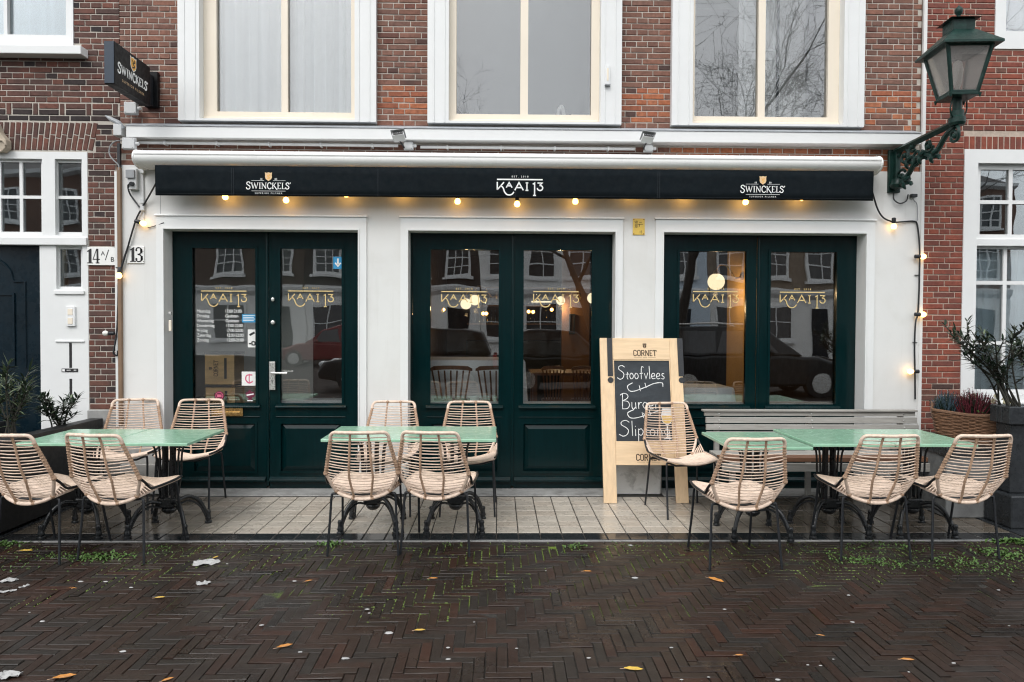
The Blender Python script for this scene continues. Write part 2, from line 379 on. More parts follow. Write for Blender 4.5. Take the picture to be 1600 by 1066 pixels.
M['slate'] = mk('chalkboard', (.012, .018, .024), .55, .25, 5, bump=.05, stain=(.04, .05, .058), stain_amt=.5, stain_scale=5, stretch=(1, 1, 2))
M['beer'] = mk('beer_print', (.80, .56, .17), .5, .15, 40)
M['pine'] = mk('pine_wood', (.72, .53, .33), .5, .10, 4, bump=.10, bscale=60, stretch=(9, 9, .8), stain=(.58, .38, .2), stain_amt=.35)
M['pine_x'] = mk('pine_wood_across', (.72, .53, .33), .5, .10, 4, bump=.10, bscale=60, stretch=(.8, 9, 9), stain=(.58, .38, .2), stain_amt=.35)
M['crate'] = mk('crate_wood', (.72, .46, .21), .55, .22, 3, bump=.1, stretch=(1.2, 1.2, 7))
M['greywood'] = mk('weathered_slat', (.33, .32, .295), .6, .22, 4, bump=.25, bscale=50, stretch=(.7, 10, 10), stain=(.19, .175, .155), stain_amt=.6)
M['brownwood'] = mk('brown_slat', (.17, .085, .05), .45, .25, 4, bump=.2, bscale=50, stretch=(.7, 10, 10))
M['chairwood'] = mk('brown_chair_wood', (.16, .068, .032), .35, .2, 6, stretch=(6, 6, .8))
M['brass'] = mk('brass', (.55, .36, .14), .3, .15, 30, metal=.85)
M['steel'] = mk('satin_steel', (.62, .62, .60), .3, .06, 40, metal=.7)
M['brownpipe'] = mk('brown_conduit', (.20, .125, .075), .55, .12, 8)
M['wicker'] = mk('wicker', (.17, .09, .05), .6, .35, 40, bump=.5, bscale=200)
M['bark'] = mk('bark', (.035, .03, .025), .85, .3, 20, bump=.5)
M['stem'] = mk('green_brown_stem', (.03, .028, .02), .7, .3, 30)
M['leaf'] = mk('oleander_leaf', (.020, .036, .020), .35, .4, 12, spec=.5)
M['leaf2'] = mk('pale_leaf', (.13, .17, .095), .45, .35, 12)
M['heather_r'] = mk('heather_red', (.17, .026, .04), .7, .4, 30)
M['heather_b'] = mk('heather_blue_grey', (.06, .10, .13), .7, .4, 30)
M['petal'] = mk('cream_petal', (.75, .68, .45), .6, .1, 30)
M['moss'] = mk('moss', (.11, .165, .03), .8, .4, 40, bump=.3)
M['weed'] = mk('weed_leaf', (.07, .14, .03), .55, .35, 30)
M['soil'] = mk('soil', (.018, .014, .011), .9, .3, 30)
M['paper'] = mk('wet_paper', (.38, .38, .375), .6, .1, 20, bump=.3)
M['leaf_o'] = mk('orange_fallen_leaf', (.52, .22, .045), .45, .3, 25)
M['leaf_y'] = mk('yellow_fallen_leaf', (.60, .40, .06), .45, .25, 25)
M['yellow'] = mk('yellow_plate', (.72, .50, .10), .4, .06, 20)
M['enamel'] = mk('white_enamel', (.80, .80, .78), .2, .03, 10)
M['curtain'] = mk('white_curtain', (.86, .90, .91), .8, .05, 3)
M['blind'] = mk('grey_room_wall', (.12, .14, .155), .8, .05, 3)
M['roomwhite'] = mk('room_white', (.84, .86, .86), .8, .04, 3)
M['floorwood'] = mk('cafe_floor', (.025, .016, .011), .4, .3, 6, stretch=(1, 6, 1))
M['midbrown'] = mk('brown_cafe_wall', (.17, .08, .028), .7, .15, 3)
M['cafewall'] = mk('cafe_dark_wall', (.05, .028, .017), .7, .2, 3)
M['ochre'] = mk('ochre_wall', (.60, .36, .11), .7, .1, 3)
M['vestibule'] = mk('vestibule_panel', (.62, .62, .58), .7, .06, 3)
M['cloth'] = mk('white_tablecloth', (.93, .94, .95), .8, .04, 4)
M['glass'] = glass('door_glass', 1.0, wav=.0014, floor=.095)
M['glass_up'] = glass('upper_window_glass', 2.4, tint=(.98, .99, .99), wav=.0006, floor=.0)
M['glass_nb'] = glass('old_window_glass', 2.6, tint=(.85, .9, .92), wav=.0007, wscale=3)
M['glass_lamp'] = glass('lantern_glass', 1.3, tint=(.97, .96, .95), wav=.001)
_t = M['glass_lamp'].node_tree; _o = [n for n in _t.nodes if n.type == 'OUTPUT_MATERIAL'][0]; _mx = _o.inputs[0].links[0].from_node
_d = N(_t, 'ShaderNodeBsdfDiffuse'); _d.inputs[0].default_value = (.80, .76, .73, 1); _tl = N(_t, 'ShaderNodeBsdfTranslucent'); _tl.inputs[0].default_value = (.80, .76, .73, 1)
_a = N(_t, 'ShaderNodeMixShader'); _a.inputs[0].default_value = .5; _t.links.new(_d.outputs[0], _a.inputs[1]); _t.links.new(_tl.outputs[0], _a.inputs[2])
_m2 = N(_t, 'ShaderNodeMixShader'); _m2.inputs[0].default_value = .26; _t.links.new(_mx.outputs[0], _m2.inputs[1]); _t.links.new(_a.outputs[0], _m2.inputs[2]); _t.links.new(_m2.outputs[0], _o.inputs[0])
M['bulb_on'] = emit('lit_bulb', (1.0, .50, .10), 9.0)
M['globe_on'] = emit('lit_globe', (1.0, .80, .50), .85)
M['bulb_side'] = emit('lit_bulb_side', (1.0, .56, .16), 4.5)
M['bulb_off'] = mk('unlit_bulb', (.72, .71, .66), .2, .04, 10)
M['street'] = mk('street_surface', (.022, .018, .016), .85, .3, 3, spec=.15, bump=.4, bscale=30)
M['carpaint_red'] = mk('dark_red_car_paint', (.16, .014, .016), .2, .05, 3, coat=.15, spec=.3)
M['carpaint_black'] = mk('black_car_paint', (.008, .009, .010), .18, .05, 3, coat=.15, spec=.3)
M['carpaint_grey'] = mk('dark_grey_car_paint', (.02, .024, .026), .2, .05, 3, coat=.15, spec=.3)
M['carglass'] = mk('car_window', (.012, .016, .018), .06, .05, 3, spec=.8)
M['tyre'] = mk('tyre_rubber', (.012, .012, .012), .8, .1, 20)
M['lampglass'] = mk('headlight_lens', (.6, .62, .62), .1, .05, 10)
M['tailred'] = mk('tail_lamp_lens', (.35, .012, .01), .15, .05, 10)
M['h_brick'] = mk('far_brick_brown', (.10, .072, .058), .85, .12, 2, bump=.2, world=True)
M['h_dark'] = mk('far_brick_dark', (.05, .04, .036), .85, .12, 2, bump=.2, world=True)
M['h_red'] = mk('far_brick_red', (.15, .085, .06), .85, .12, 2, bump=.2, world=True)
M['h_beige'] = mk('far_brick_beige', (.22, .18, .14), .85, .1, 2, bump=.2, world=True)
M['h_white'] = mk('far_white_render', (.78, .78, .76), .8, .04, 2, world=True)
M['h_blue'] = mk('far_pale_blue_render', (.55, .64, .72), .8, .04, 2, world=True)
M['h_glass'] = mk('far_window_glass', (.03, .037, .042), .08, .2, 2, spec=.6)
M['roof'] = mk('roof_tiles', (.06, .05, .047), .8, .3, 8)
# ------------------------------------------------------------------ lettering
def project(p):
    q = ROT.transposed() @ (Vector(p) - CAM)
    if q.z > -0.05: return (-1e4, -1e4)
    return (800 + FPX * q.x / -q.z, 533 - FPX * q.y / -q.z)
def in_view(p, m=4):
    x, y = project(p); return -m < x < 1600 + m and -m < y < 1066 + m
_TC = {}
def text_geo(s, spacing=1.0, weight=0.0, align='CENTER'):
    k = (s, spacing, weight, align)
    if k not in _TC:
        cu = bpy.data.curves.new('lettering', 'FONT'); cu.body = s; cu.size = 1; cu.align_x = align; cu.space_character = spacing; cu.offset = weight; cu.resolution_u = 3
        ob = bpy.data.objects.new('lettering', cu); COL.objects.link(ob)
        dg = bpy.context.evaluated_depsgraph_get(); dg.update()
        me = bpy.data.meshes.new_from_object(ob.evaluated_get(dg))
        _TC[k] = ([tuple(v.co) for v in me.vertices], [tuple(p.vertices) for p in me.polygons])
        bpy.data.objects.remove(ob); bpy.data.curves.remove(cu); bpy.data.meshes.remove(me)
    return _TC[k]
def plane_M(x, y, z, rz=0.0, tilt=0.0):            # maps (x right, y up, z out) to a board facing -Y at (x,y,z)
    return Matrix.Translation((x, y, z)) @ Matrix.Rotation(rz, 4, 'Z') @ Matrix.Rotation(tilt, 4, 'X') @ Matrix(((1, 0, 0, 0), (0, 0, -1, 0), (0, 1, 0, 0), (0, 0, 0, 1)))
def put_text(mb, s, PM, x, y, size, spacing=1.0, weight=0.0, align='CENTER', sx=1.0):
    vs, fs = text_geo(s, spacing, weight, align)
    mb.add([(x + v[0] * size * sx, y + v[1] * size, 0) for v in vs], fs, PM)
def ribbon(mb, pts, wd, PM, taper=False):
    P = [Vector((p[0], p[1])) for p in pts]; Q = [P[0]]
    for p in P[1:]:
        if (p - Q[-1]).length > 1e-6: Q.append(p)
    P = Q; m = len(P)
    if m < 2: return
    L = []; Rr = []
    closed = (P[0] - P[-1]).length < 1e-6 and m > 3
    for i in range(m):
        d1 = (P[i] - P[i - 1]).normalized() if i > 0 else None
        d2 = (P[i + 1] - P[i]).normalized() if i < m - 1 else None
        if closed and i in (0, m - 1): d1, d2 = (P[-1] - P[-2]).normalized(), (P[1] - P[0]).normalized()
        d1 = d1 or d2; d2 = d2 or d1
        n1 = Vector((-d1.y, d1.x)); n2 = Vector((-d2.y, d2.x)); nn = n1 + n2
        if nn.length < .2: nn = n1; k = 1
        else: nn.normalize(); k = min(2.0, 1 / max(.3, nn.dot(n1)))
        h = wd / 2 * k
        if taper: h *= .55 + .45 * math.sin(PI * min(1, (i + .6) / m))
        L.append(P[i] + nn * h); Rr.append(P[i] - nn * h)
    n = m
    mb.add([(p.x, p.y, 0) for p in L] + [(p.x, p.y, 0) for p in Rr], [(n + i, n + i + 1, i + 1, i) for i in range(n - 1)], PM)
def sm(pts, n=5):
    return [(p.x, p.y) for p in crom([(a, b, 0) for a, b in pts], n)]
def strokes(mb, lst, PM, ox, oy, s, wd, sx=1.0):
    for st in lst:
        k = 1.0
        if isinstance(st, tuple): st, k = st
        ribbon(mb, [(ox + x * s * sx, oy + y * s) for x, y in st], wd * k, PM)

def kaai_logo(mb, PM, cx, cy, wdt, line=1.0):
    """the KAAI 13 wordmark; drawn in the units of a 810 wide sheet, y down, centre (840, 440)"""
    k = wdt / 810.0
    f = lambda pts: [((x - 840) * k + cx, -(y - 440) * k + cy) for x, y in pts]
    t = 24 * k * line
    for pts in ([(432, 346), (1240, 346)],
                [(438, 390), (438, 528)], [(438, 528), (556, 396)],
                sm([(494, 462), (525, 474), (548, 510), (565, 560), (600, 605), (650, 620), (700, 605), (732, 566)]),
                [(597, 490), (648, 402), (700, 490)], [(616, 458), (682, 458)],
                [(748, 535), (822, 400), (900, 535)], [(776, 488), (870, 488)],
                [(963, 404), (963, 536)], [(940, 404), (986, 404)], [(938, 536), (988, 536)],
                [(1066, 428), (1099, 406), (1099, 622)], [(1072, 624), (1124, 624)],
                [(1150, 405), (1232, 405), (1186, 448)],
                sm([(1186, 448), (1222, 456), (1242, 490), (1226, 526), (1190, 536), (1156, 520), (1148, 492)])):
        ribbon(mb, f(pts), t, PM)
    put_text(mb, 'EST. 2018', PM, cx, -(308 - 440) * k + cy, 42 * k, spacing=1.75, weight=.012)

SERIF = {
 'S': (.66, [(sm([(.55, .74), (.50, .92), (.31, 1.0), (.13, .90), (.10, .72), (.28, .56), (.47, .43), (.54, .24), (.42, .04), (.22, 0), (.07, .10), (.04, .28)]), 1)]),
 'W': (1.22, [([(.10, .98), (.36, .02)], 1), ([(.36, .02), (.60, .9)], .6), ([(.56, .98), (.84, .02)], 1), ([(.84, .02), (1.10, .98)], .6), ([(-.02, .97), (.24, .97)], .5), ([(1.0, .97), (1.2, .97)], .5)]),
 'I': (.40, [([(.2, 0), (.2, 1)], 1), ([(.06, .03), (.34, .03)], .5), ([(.06, .97), (.34, .97)], .5)]),
 'N': (.92, [([(.17, 0), (.17, 1)], .65), ([(.15, .97), (.75, .03)], 1.05), ([(.75, 0), (.75, 1)], .65), ([(.02, .97), (.2, .97)], .5), ([(.06, .03), (.29, .03)], .5), ([(.63, .97), (.88, .97)], .5)]),
 'C': (.76, [(sm([(.68, .72), (.62, .90), (.44, 1.0), (.22, .90), (.12, .65), (.12, .36), (.24, .10), (.44, 0), (.62, .08), (.70, .22)]), 1)]),
 'K': (.84, [([(.18, 0), (.18, 1)], 1), ([(.24, .48), (.64, .97)], .6), ([(.34, .58), (.74, .0), (.88, -.1)], 1), ([(.05, .03), (.32, .03)], .5), ([(.05, .97), (.32, .97)], .5), ([(.53, .97), (.74, .97)], .5)]),
 'E': (.70, [([(.18, 0), (.18, 1)], 1), ([(.06, .97), (.60, .97), (.60, .80)], .55), ([(.18, .52), (.48, .52)], .55), ([(.06, .03), (.62, .03), (.62, .2)], .55)]),
 'L': (.66, [([(.18, 0), (.18, 1)], 1), ([(.06, .97), (.32, .97)], .5), ([(.06, .03), (.60, .03), (.60, .22)], .55)]),
 "'": (.2, [([(.12, 1.05), (.05, .82)], .9)]),
}
def swinckels(mb, PM, cx, y, width, wt=.145):
    word = "SWINCKELS'"
    adv = [SERIF[c][0] * (1.16 if i == 0 else 1.0) for i, c in enumerate(word)]
    k = width / sum(adv); x = cx - width / 2
    for i, c in enumerate(word):
        b = 1.16 if i == 0 else 1.0
        strokes(mb, SERIF[c][1], PM, x, y - (.05 * k if i == 0 else 0), k * b, wt * k)
        x += adv[i] * k
    return k
def shield_pts(w_, h_):
    p = [(-.5, .5), (-.28, .44), (0, .5), (.28, .44), (.5, .5), (.46, .2), (.48, -.05), (.38, -.28), (0, -.5), (-.38, -.28), (-.48, -.05), (-.46, .2)]
    return [(x * w_, y * h_) for x, y in p]
def poly(mb, pts, PM):
    mb.add([(x, y, 0) for x, y in pts], [tuple(range(len(pts) - 1, -1, -1))] if area2(pts) < 0 else [tuple(range(len(pts)))], PM)
def area2(p): return sum(p[i][0] * p[(i + 1) % len(p)][1] - p[(i + 1) % len(p)][0] * p[i][1] for i in range(len(p)))
SLAB = {
 'C': (.62, [([(.52, .72), (.52, .84), (.40, .95), (.22, .95), (.10, .84), (.10, .16), (.22, .05), (.40, .05), (.52, .16), (.52, .28)], 1)]),
 'O': (.64, [([(.22, .05), (.10, .16), (.10, .84), (.22, .95), (.42, .95), (.54, .84), (.54, .16), (.42, .05), (.22, .05)], 1)]),
 'R': (.66, [([(.12, 0), (.12, 1)], 1), ([(.12, .94), (.42, .94), (.52, .84), (.52, .60), (.42, .5), (.12, .5)], 1), ([(.34, .5), (.54, 0)], 1), ([(.02, .03), (.22, .03)], .6)]),
 'N': (.70, [([(.12, 0), (.12, 1)], .9), ([(.13, .97), (.55, .03)], 1), ([(.56, 0), (.56, 1)], .9), ([(.02, .03), (.22, .03)], .6), ([(.46, .97), (.66, .97)], .6)]),
 'E': (.58, [([(.12, 0), (.12, 1)], 1), ([(.04, .94), (.50, .94)], .9), ([(.12, .5), (.40, .5)], .9), ([(.04, .06), (.52, .06)], .9)]),
 'T': (.60, [([(.30, 0), (.30, 1)], 1), ([(.04, .74), (.04, .94), (.56, .94), (.56, .74)], .85), ([(.2, .03), (.40, .03)], .6)]),
}
def cornet(mb, PM, cx, y, width, emblem=True):
    word = 'CORNET'; adv = [SLAB[c][0] for c in word]; k = width / sum(adv); x = cx - width / 2
    for i, c in enumerate(word):
        strokes(mb, SLAB[c][1], PM, x, y, k, .15 * k); x += adv[i] * k
    ribbon(mb, [(cx - width * .46, y - k * .22), (cx - width * .14, y - k * .22)], .03 * k, PM)
    ribbon(mb, [(cx + width * .14, y - k * .22), (cx + width * .46, y - k * .22)], .03 * k, PM)
    put_text(mb, 'OAKED', PM, cx, y - k * .29, .16 * k, 1.2, .01)
    if emblem:
        e = [(-.30, .80), (.30, .80), (.32, .58), (-.32, .58)]
        poly(mb, [(cx + a * k, y + k * (b + 1.28)) for a, b in e], PM)
        e2 = [(-.29, .54), (.29, .54), (.27, .18), (0, 0), (-.27, .18)]
        for sgn in (-1, 1):
            h = [(sgn * .02, .54), (sgn * .29, .54), (sgn * .27, .18), (sgn * .02, .01)]
            poly(mb, [(cx + a * k, y + k * (b + 1.28)) for a, b in h], PM)
    return k
HAND = {
 'S': (.72, [sm([(.68, .88), (.45, 1.0), (.18, .92), (.16, .72), (.42, .56), (.60, .36), (.50, .08), (.24, -.02), (.0, .10)])]),
 'B': (.74, [[(.14, .98), (.10, .0)], sm([(-.04, .90), (.2, 1.02), (.5, .94), (.52, .72), (.16, .54)]), sm([(.16, .54), (.52, .48), (.66, .26), (.48, .04), (.08, .0)])]),
 't': (.30, [sm([(.16, .52), (.13, .06), (.22, .0)]), [(.0, .34), (.30, .36)]]),
 'o': (.42, [sm([(.30, .40), (.14, .42), (.04, .22), (.14, .02), (.30, .06), (.36, .24), (.28, .40), (.20, .38)])]),
 'f': (.40, [sm([(.42, .86), (.26, .92), (.20, .70), (.18, .0)]), [(.04, .40), (.36, .44)]]),
 'v': (.40, [[(.04, .42), (.18, .02), (.36, .46)]]),
 'l': (.20, [[(.08, .98), (.10, .0)]]),
 'e': (.42, [sm([(.06, .20), (.32, .24), (.30, .40), (.14, .42), (.04, .22), (.14, .02), (.38, .06)])]),
 's': (.36, [sm([(.30, .40), (.12, .40), (.12, .26), (.28, .16), (.22, .0), (.02, .04)])]),
 'u': (.46, [sm([(.06, .44), (.06, .10), (.20, .0), (.34, .14)]), [(.34, .44), (.38, .0)]]),
 'r': (.36, [[(.08, .44), (.10, .0)], sm([(.10, .26), (.20, .42), (.34, .42)])]),
 'g': (.46, [sm([(.34, .36), (.18, .44), (.04, .26), (.16, .06), (.34, .18)]), sm([(.36, .42), (.36, -.2), (.20, -.36), (.02, -.26)])]),
 'i': (.18, [[(.08, .42), (.09, .0)], [(.08, .60), (.085, .64)]]),
 'p': (.44, [[(.08, .46), (.07, -.36)], sm([(.08, .36), (.26, .46), (.38, .26), (.26, .04), (.08, .10)])]),
 'n': (.46, [[(.07, .44), (.08, .0)], sm([(.08, .28), (.22, .44), (.34, .32), (.36, .0)])]),
}
def handwrite(mb, word, PM, x, y, s, wd, rise=0.0, rnd=None):
    for c in word:
        a, sts = HAND[c]
        for st in sts: ribbon(mb, [(x + px * s, y + py * s) for px, py in st], wd, PM)
        x += a * s * 1.06; y += rise * a * s
    return x

# ------------------------------------------------------------------ bricks
def brick_piece(name, L, H, D, mat, seed, c=.004):
    rnd = random.Random(seed); j = lambda a: rnd.uniform(-a, a)
    mb = MB(); hx, hz = L / 2, H / 2
    o4 = [(-hx + j(.0015), c, -hz + j(.0012)), (hx + j(.0015), c, -hz + j(.0012)), (hx + j(.0015), c, hz + j(.0012)), (-hx + j(.0015), c, hz + j(.0012))]
    i4 = [(x * (1 - 2 * c / L), j(.0012), z * (1 - 2 * c / H)) for x, y, z in o4]
    b4 = [(x, D, z) for x, y, z in o4]
    mb.add(i4 + o4 + b4, [(0, 1, 2, 3), (4, 5, 1, 0), (5, 6, 2, 1), (6, 7, 3, 2), (7, 4, 0, 3), (8, 9, 5, 4), (9, 10, 6, 5), (10, 11, 7, 6), (11, 8, 4, 7)])
    return mb.mesh(name, mat)
_BM = {}
def brick_mesh(mat, var):
    k = (mat, var)
    if k not in _BM: _BM[k] = brick_piece('brick', .19, .044, .03, M[mat], var * 17 + len(_BM))
    return _BM[k]
JN = .0078; COURSE = .0526
def cuts(X, holes, z0, z1):
    iv = [X]
    for h in holes:
        if h[3] <= z0 + .004 or h[2] >= z1 - .004: continue
        nx = []
        for a, b in iv:
            if h[1] <= a or h[0] >= b: nx.append((a, b)); continue
            if h[0] > a: nx.append((a, h[0]))
            if h[1] < b: nx.append((h[1], b))
        iv = nx
    return iv
def cross_bond(X, Z, holes, matf, z_start=None, phase=0):
    out = []; z = Z[0]; row = phase
    while z + .03 < Z[1]:
        z1 = min(Z[1], z + COURSE) - JN
        for a, b in cuts(X, holes, z, z1):
            if b - a < .03: continue
            if row % 2 == 0: L = .2; off = (0 if (row // 2) % 2 == 0 else .1)
            else: L = .1; off = .05
            x = a - (off if L > .15 else off) + random.uniform(-.004, .004)
            while x < b - .02:
                l = L
                if L > .15 and random.random() < .10: l = .1
                if L < .15 and random.random() < .08: l = .2
                p, q = max(a, x), min(b, x + l - JN)
                if q > b - .03: q = b
                if q - p > .03: out.append((p, q, z, z1, matf((p + q) / 2, (z + z1) / 2)))
                x += l
        z += COURSE; row += 1
    return out
def lay(part, bricks, Y, budget, name='brick'):
    """the bricks that show largest become objects of their own, the rest one joined part"""
    vis = []; rest = []
    for br in bricks:
        (vis if in_view(((br[0] + br[1]) / 2, Y, (br[2] + br[3]) / 2), 30) else rest).append(br)
    vis.sort(key=lambda b: -(b[1] - b[0]) * (b[3] - b[2]))
    rest += vis[budget:]; vis = vis[:budget]
    org = ORG[part.name]
    for i, (a, b, c, d, m) in enumerate(vis):
        me = brick_mesh(m, i % 5)
        o = link_mesh(name, me, part, (((a + b) / 2 - org.x), Y + random.uniform(-.002, .002) - org.y, (c + d) / 2 - org.z))
        if (d - c) > (b - a) and (d - c) > .06:
            o.rotation_euler = (0, PI / 2, 0); o.scale = ((d - c) / .19, 1, (b - a) / .044)
        else: o.scale = ((b - a) / .19, 1, (d - c) / .044)
    if rest:
        by = {}
        for br in rest: by.setdefault(br[4], []).append(br)
        for m, lst in by.items():
            mb = MB()
            for a, b, c, d, _ in lst:
                cc = .004
                mb.add([(a + cc, Y, c + cc), (b - cc, Y, c + cc), (b - cc, Y, d - cc), (a + cc, Y, d - cc), (a, Y + cc, c), (b, Y + cc, c), (b, Y + cc, d), (a, Y + cc, d), (a, Y + .03, c), (b, Y + .03, c), (b, Y + .03, d), (a, Y + .03, d)],
                       [(0, 1, 2, 3), (4, 5, 1, 0), (5, 6, 2, 1), (6, 7, 3, 2), (7, 4, 0, 3), (8, 9, 5, 4), (9, 10, 6, 5), (10, 11, 7, 6), (11, 8, 4, 7)])
            mb.build('remaining_bricks', M[m], part, kind='stuff')
def curtain_mb(x0, x1, z0, z1, Y, amp=.025, waves=9, seed=0):
    rnd = random.Random(seed); mb = MB(); n = waves * 10
    ph = [rnd.uniform(0, 6.28) for _ in range(4)]
    vs = []
    for i in range(n + 1):
        u = i / n; x = x0 + (x1 - x0) * u
        y = Y + amp * (math.sin(u * waves * 6.283 + ph[0]) + .5 * math.sin(u * waves * 3.1 + ph[1]) + .3 * math.sin(u * waves * 14 + ph[2]))
        vs += [(x, y * 1.0, z0), (x + .01 * math.sin(i), Y + (y - Y) * .6, z1)]
    mb.add(vs, [(2 * i, 2 * i + 2, 2 * i + 3, 2 * i + 1) for i in range(n)])
    return mb

# ================================================================== SETTING: street, pavement, terrace
st = MB().box(-45, 45, -46, -3.98, -.30, -.03); st.box(-45, -5.2, -3.98, 12, -.30, -.03); st.box(5.2, 45, -3.98, 12, -.30, -.03)
tag(st.build('street', M['street']), kind='structure')

pav = thing('pavement', None, None, (0, -2.7, -.05)); tag(pav, kind='structure')
mj, tj, bj, oj = nodes_of('mossy_joint_sand')
ge = N(tj, 'ShaderNodeNewGeometry'); pos = ge.outputs['Position']
na = noise_n(tj, pos, 3.2, 5, .62); nb = noise_n(tj, pos, 40, 5, .7); sx = N(tj, 'ShaderNodeSeparateXYZ'); tj.links.new(pos, sx.inputs[0])
gy = mapr(tj, sx.outputs[1], -3.3, -1.6, -.16, .16); ad = N(tj, 'ShaderNodeMath', operation='ADD'); tj.links.new(na.outputs[0], ad.inputs[0]); tj.links.new(gy.outputs[0], ad.inputs[1])
fm = mapr(tj, ad.outputs[0], .50, .64, 0, 1); sand = ramp(tj, nb.outputs[0], [(.3, (.012, .011, .010)), (.6, (.045, .042, .037)), (.8, (.13, .125, .11))])
mos = ramp(tj, nb.outputs[0], [(.2, (.05, .085, .012)), (.75, (.17, .25, .035))])
tj.links.new(mixc(tj, fm.outputs[0], sand.outputs[0], mos.outputs[0]).outputs[0], bj.inputs['Base Color']); setv(bj, Roughness=.75, Specular_IOR_Level=.3)
bb = N(tj, 'ShaderNodeBump'); bb.inputs['Strength'].default_value = .8; bb.inputs['Distance'].default_value = .01; tj.links.new(nb.outputs[0], bb.inputs['Height']); tj.links.new(bb.outputs[0], bj.inputs['Normal'])
MB().box(-5.2, 5.2, -3.98, -1.44, -.2, -.0165).build('joint_sand', mj, pav)

# herringbone clay pavers, 4 to 1, laid square to the front
PW = .0515; GAP = .0042
def paver_piece(seed, L=4 * PW - GAP, W=PW - GAP, c=.0022):
    rnd = random.Random(seed); j = lambda a: rnd.uniform(-a, a)
    hx, hy = L / 2, W / 2
    top = [(-hx + c + j(.002), -hy + c + j(.001), j(.0012)), (hx - c + j(.002), -hy + c + j(.001), j(.0012)), (hx - c + j(.002), hy - c + j(.001), j(.0012)), (-hx + c + j(.002), hy - c + j(.001), j(.0012))]
    rim = [(-hx, -hy, -c), (hx, -hy, -c), (hx, hy, -c), (-hx, hy, -c)]; bot = [(x, y, -.03) for x, y, z in rim]
    return top + rim + bot, [(0, 1, 2, 3), (4, 5, 1, 0), (5, 6, 2, 1), (6, 7, 3, 2), (7, 4, 0, 3), (8, 9, 5, 4), (9, 10, 6, 5), (10, 11, 7, 6), (11, 8, 4, 7)]
PV = []
for sd in range(6):
    mb = MB(); mb.add(*paver_piece(sd)); PV.append(mb.mesh('paver', M['paver']))
cells = []; slivers = []
nxc, nyc = int(10.2 / PW), int(2.52 / PW)
for iy in range(-4, nyc):
    for ix in range(-4, nxc):
        k = (ix - iy) % 8
        x, y = -5.1 + ix * PW, -3.96 + iy * PW
        if k == 0: c = (x + 2 * PW, y + PW / 2, 0)
        elif k == 7: c = (x + PW / 2, y + 2 * PW, 1)
        else: continue
        if c[0] < -5.1 or c[0] > 5.1 or c[1] < -3.95: continue
        if c[2] == 0:
            if c[1] > -1.497 - PW / 2:
                if -1.497 - y > .016: slivers.append((c[0], (y - 1.497) / 2, -1.497 - y))
                continue
            cells.append(c + (4 * PW,))
        else:
            y1 = min(y + 4 * PW, -1.497)
            if y1 - y > .025: cells.append((c[0], (y + y1) / 2, 1, y1 - y))
def wavy(x, y): return .006 * noise.noise(Vector((x * 1.3, y * 1.3, 0))) + .0025 * noise.noise(Vector((x * 6, y * 6, 3)))
cells.sort(key=lambda c: (not in_view((c[0], c[1], -.03), 10), c[1]))
rest = MB()
for i, (x, y, v, ln) in enumerate(cells):
    z = -.0105 + wavy(x, y) + random.uniform(-.0022, .0018)
    rx, ry, rz = random.gauss(0, .008), random.gauss(0, .009), (PI / 2 if v else 0) + random.gauss(0, .009); x += random.gauss(0, .0008); y += random.gauss(0, .0008)
    if i < 300:
        o = link_mesh('paver', PV[i % 6], pav, Vector((x, y, z)) - ORG[pav.name]); o.rotation_euler = (rx, ry, rz)
    else:
        vs, fs = paver_piece(i, L=ln - GAP)
        rest.add(vs, fs, Matrix.Translation((x, y, z)) @ Matrix.Rotation(rz, 4, 'Z') @ Matrix.Rotation(rx, 4, 'X') @ Matrix.Rotation(ry, 4, 'Y'))
for x, y, wd in slivers: rest.add(*paver_piece(int(abs(x) * 997), W=wd - GAP), Matrix.Translation((x, y, -.0112)))
# cut pavers along the terrace edge
x = -5.1
while x < 5.1:
    l = random.choice((.2, .2, .12, .09)); rest.add(*paver_piece(int(x * 999) % 997, L=l - .006, W=.05), Matrix.Translation((x + l / 2, -1.468, -.011))); x += l
rest.build('remaining_pavers', M['paver'], pav, kind='stuff')

ter = thing('terrace', None, None, (0, -.75, -.02)); tag(ter, kind='structure')
TX0, TX1, TY0, TY1 = -3.55, 3.86, -1.425, -.135
MB().box(TX0 - 2.0, TX1 + 2.0, TY0 + .004, .16, -.2, -.006).build('tile_bed', M['joint'], ter)
kb = MB().box(-5.2, 5.2, TY0 - .012, TY0 + .003, -.2, -.004); kb.build('kerb_strip', M['kerb'], ter, bevel=.003)
def tile_mesh(w, d, mat, c=.003):
    hx, hy = w / 2, d / 2
    mb = MB(); mb.add([(-hx + c, -hy + c, 0), (hx - c, -hy + c, 0), (hx - c, hy - c, 0), (-hx + c, hy - c, 0), (-hx, -hy, -c), (hx, -hy, -c), (hx, hy, -c), (-hx, hy, -c), (-hx, -hy, -.015), (hx, -hy, -.015), (hx, hy, -.015), (-hx, hy, -.015)],
        [(0, 1, 2, 3), (4, 5, 1, 0), (5, 6, 2, 1), (6, 7, 3, 2), (7, 4, 0, 3), (8, 9, 5, 4), (9, 10, 6, 5), (10, 11, 7, 6), (11, 8, 4, 7)])
    return mb
TP = .1605
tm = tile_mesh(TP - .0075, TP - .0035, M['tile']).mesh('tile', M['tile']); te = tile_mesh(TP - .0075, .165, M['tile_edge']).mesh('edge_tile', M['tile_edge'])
trest = MB(); ncol = int((TX1 - TX0) / TP); nt_ = 0
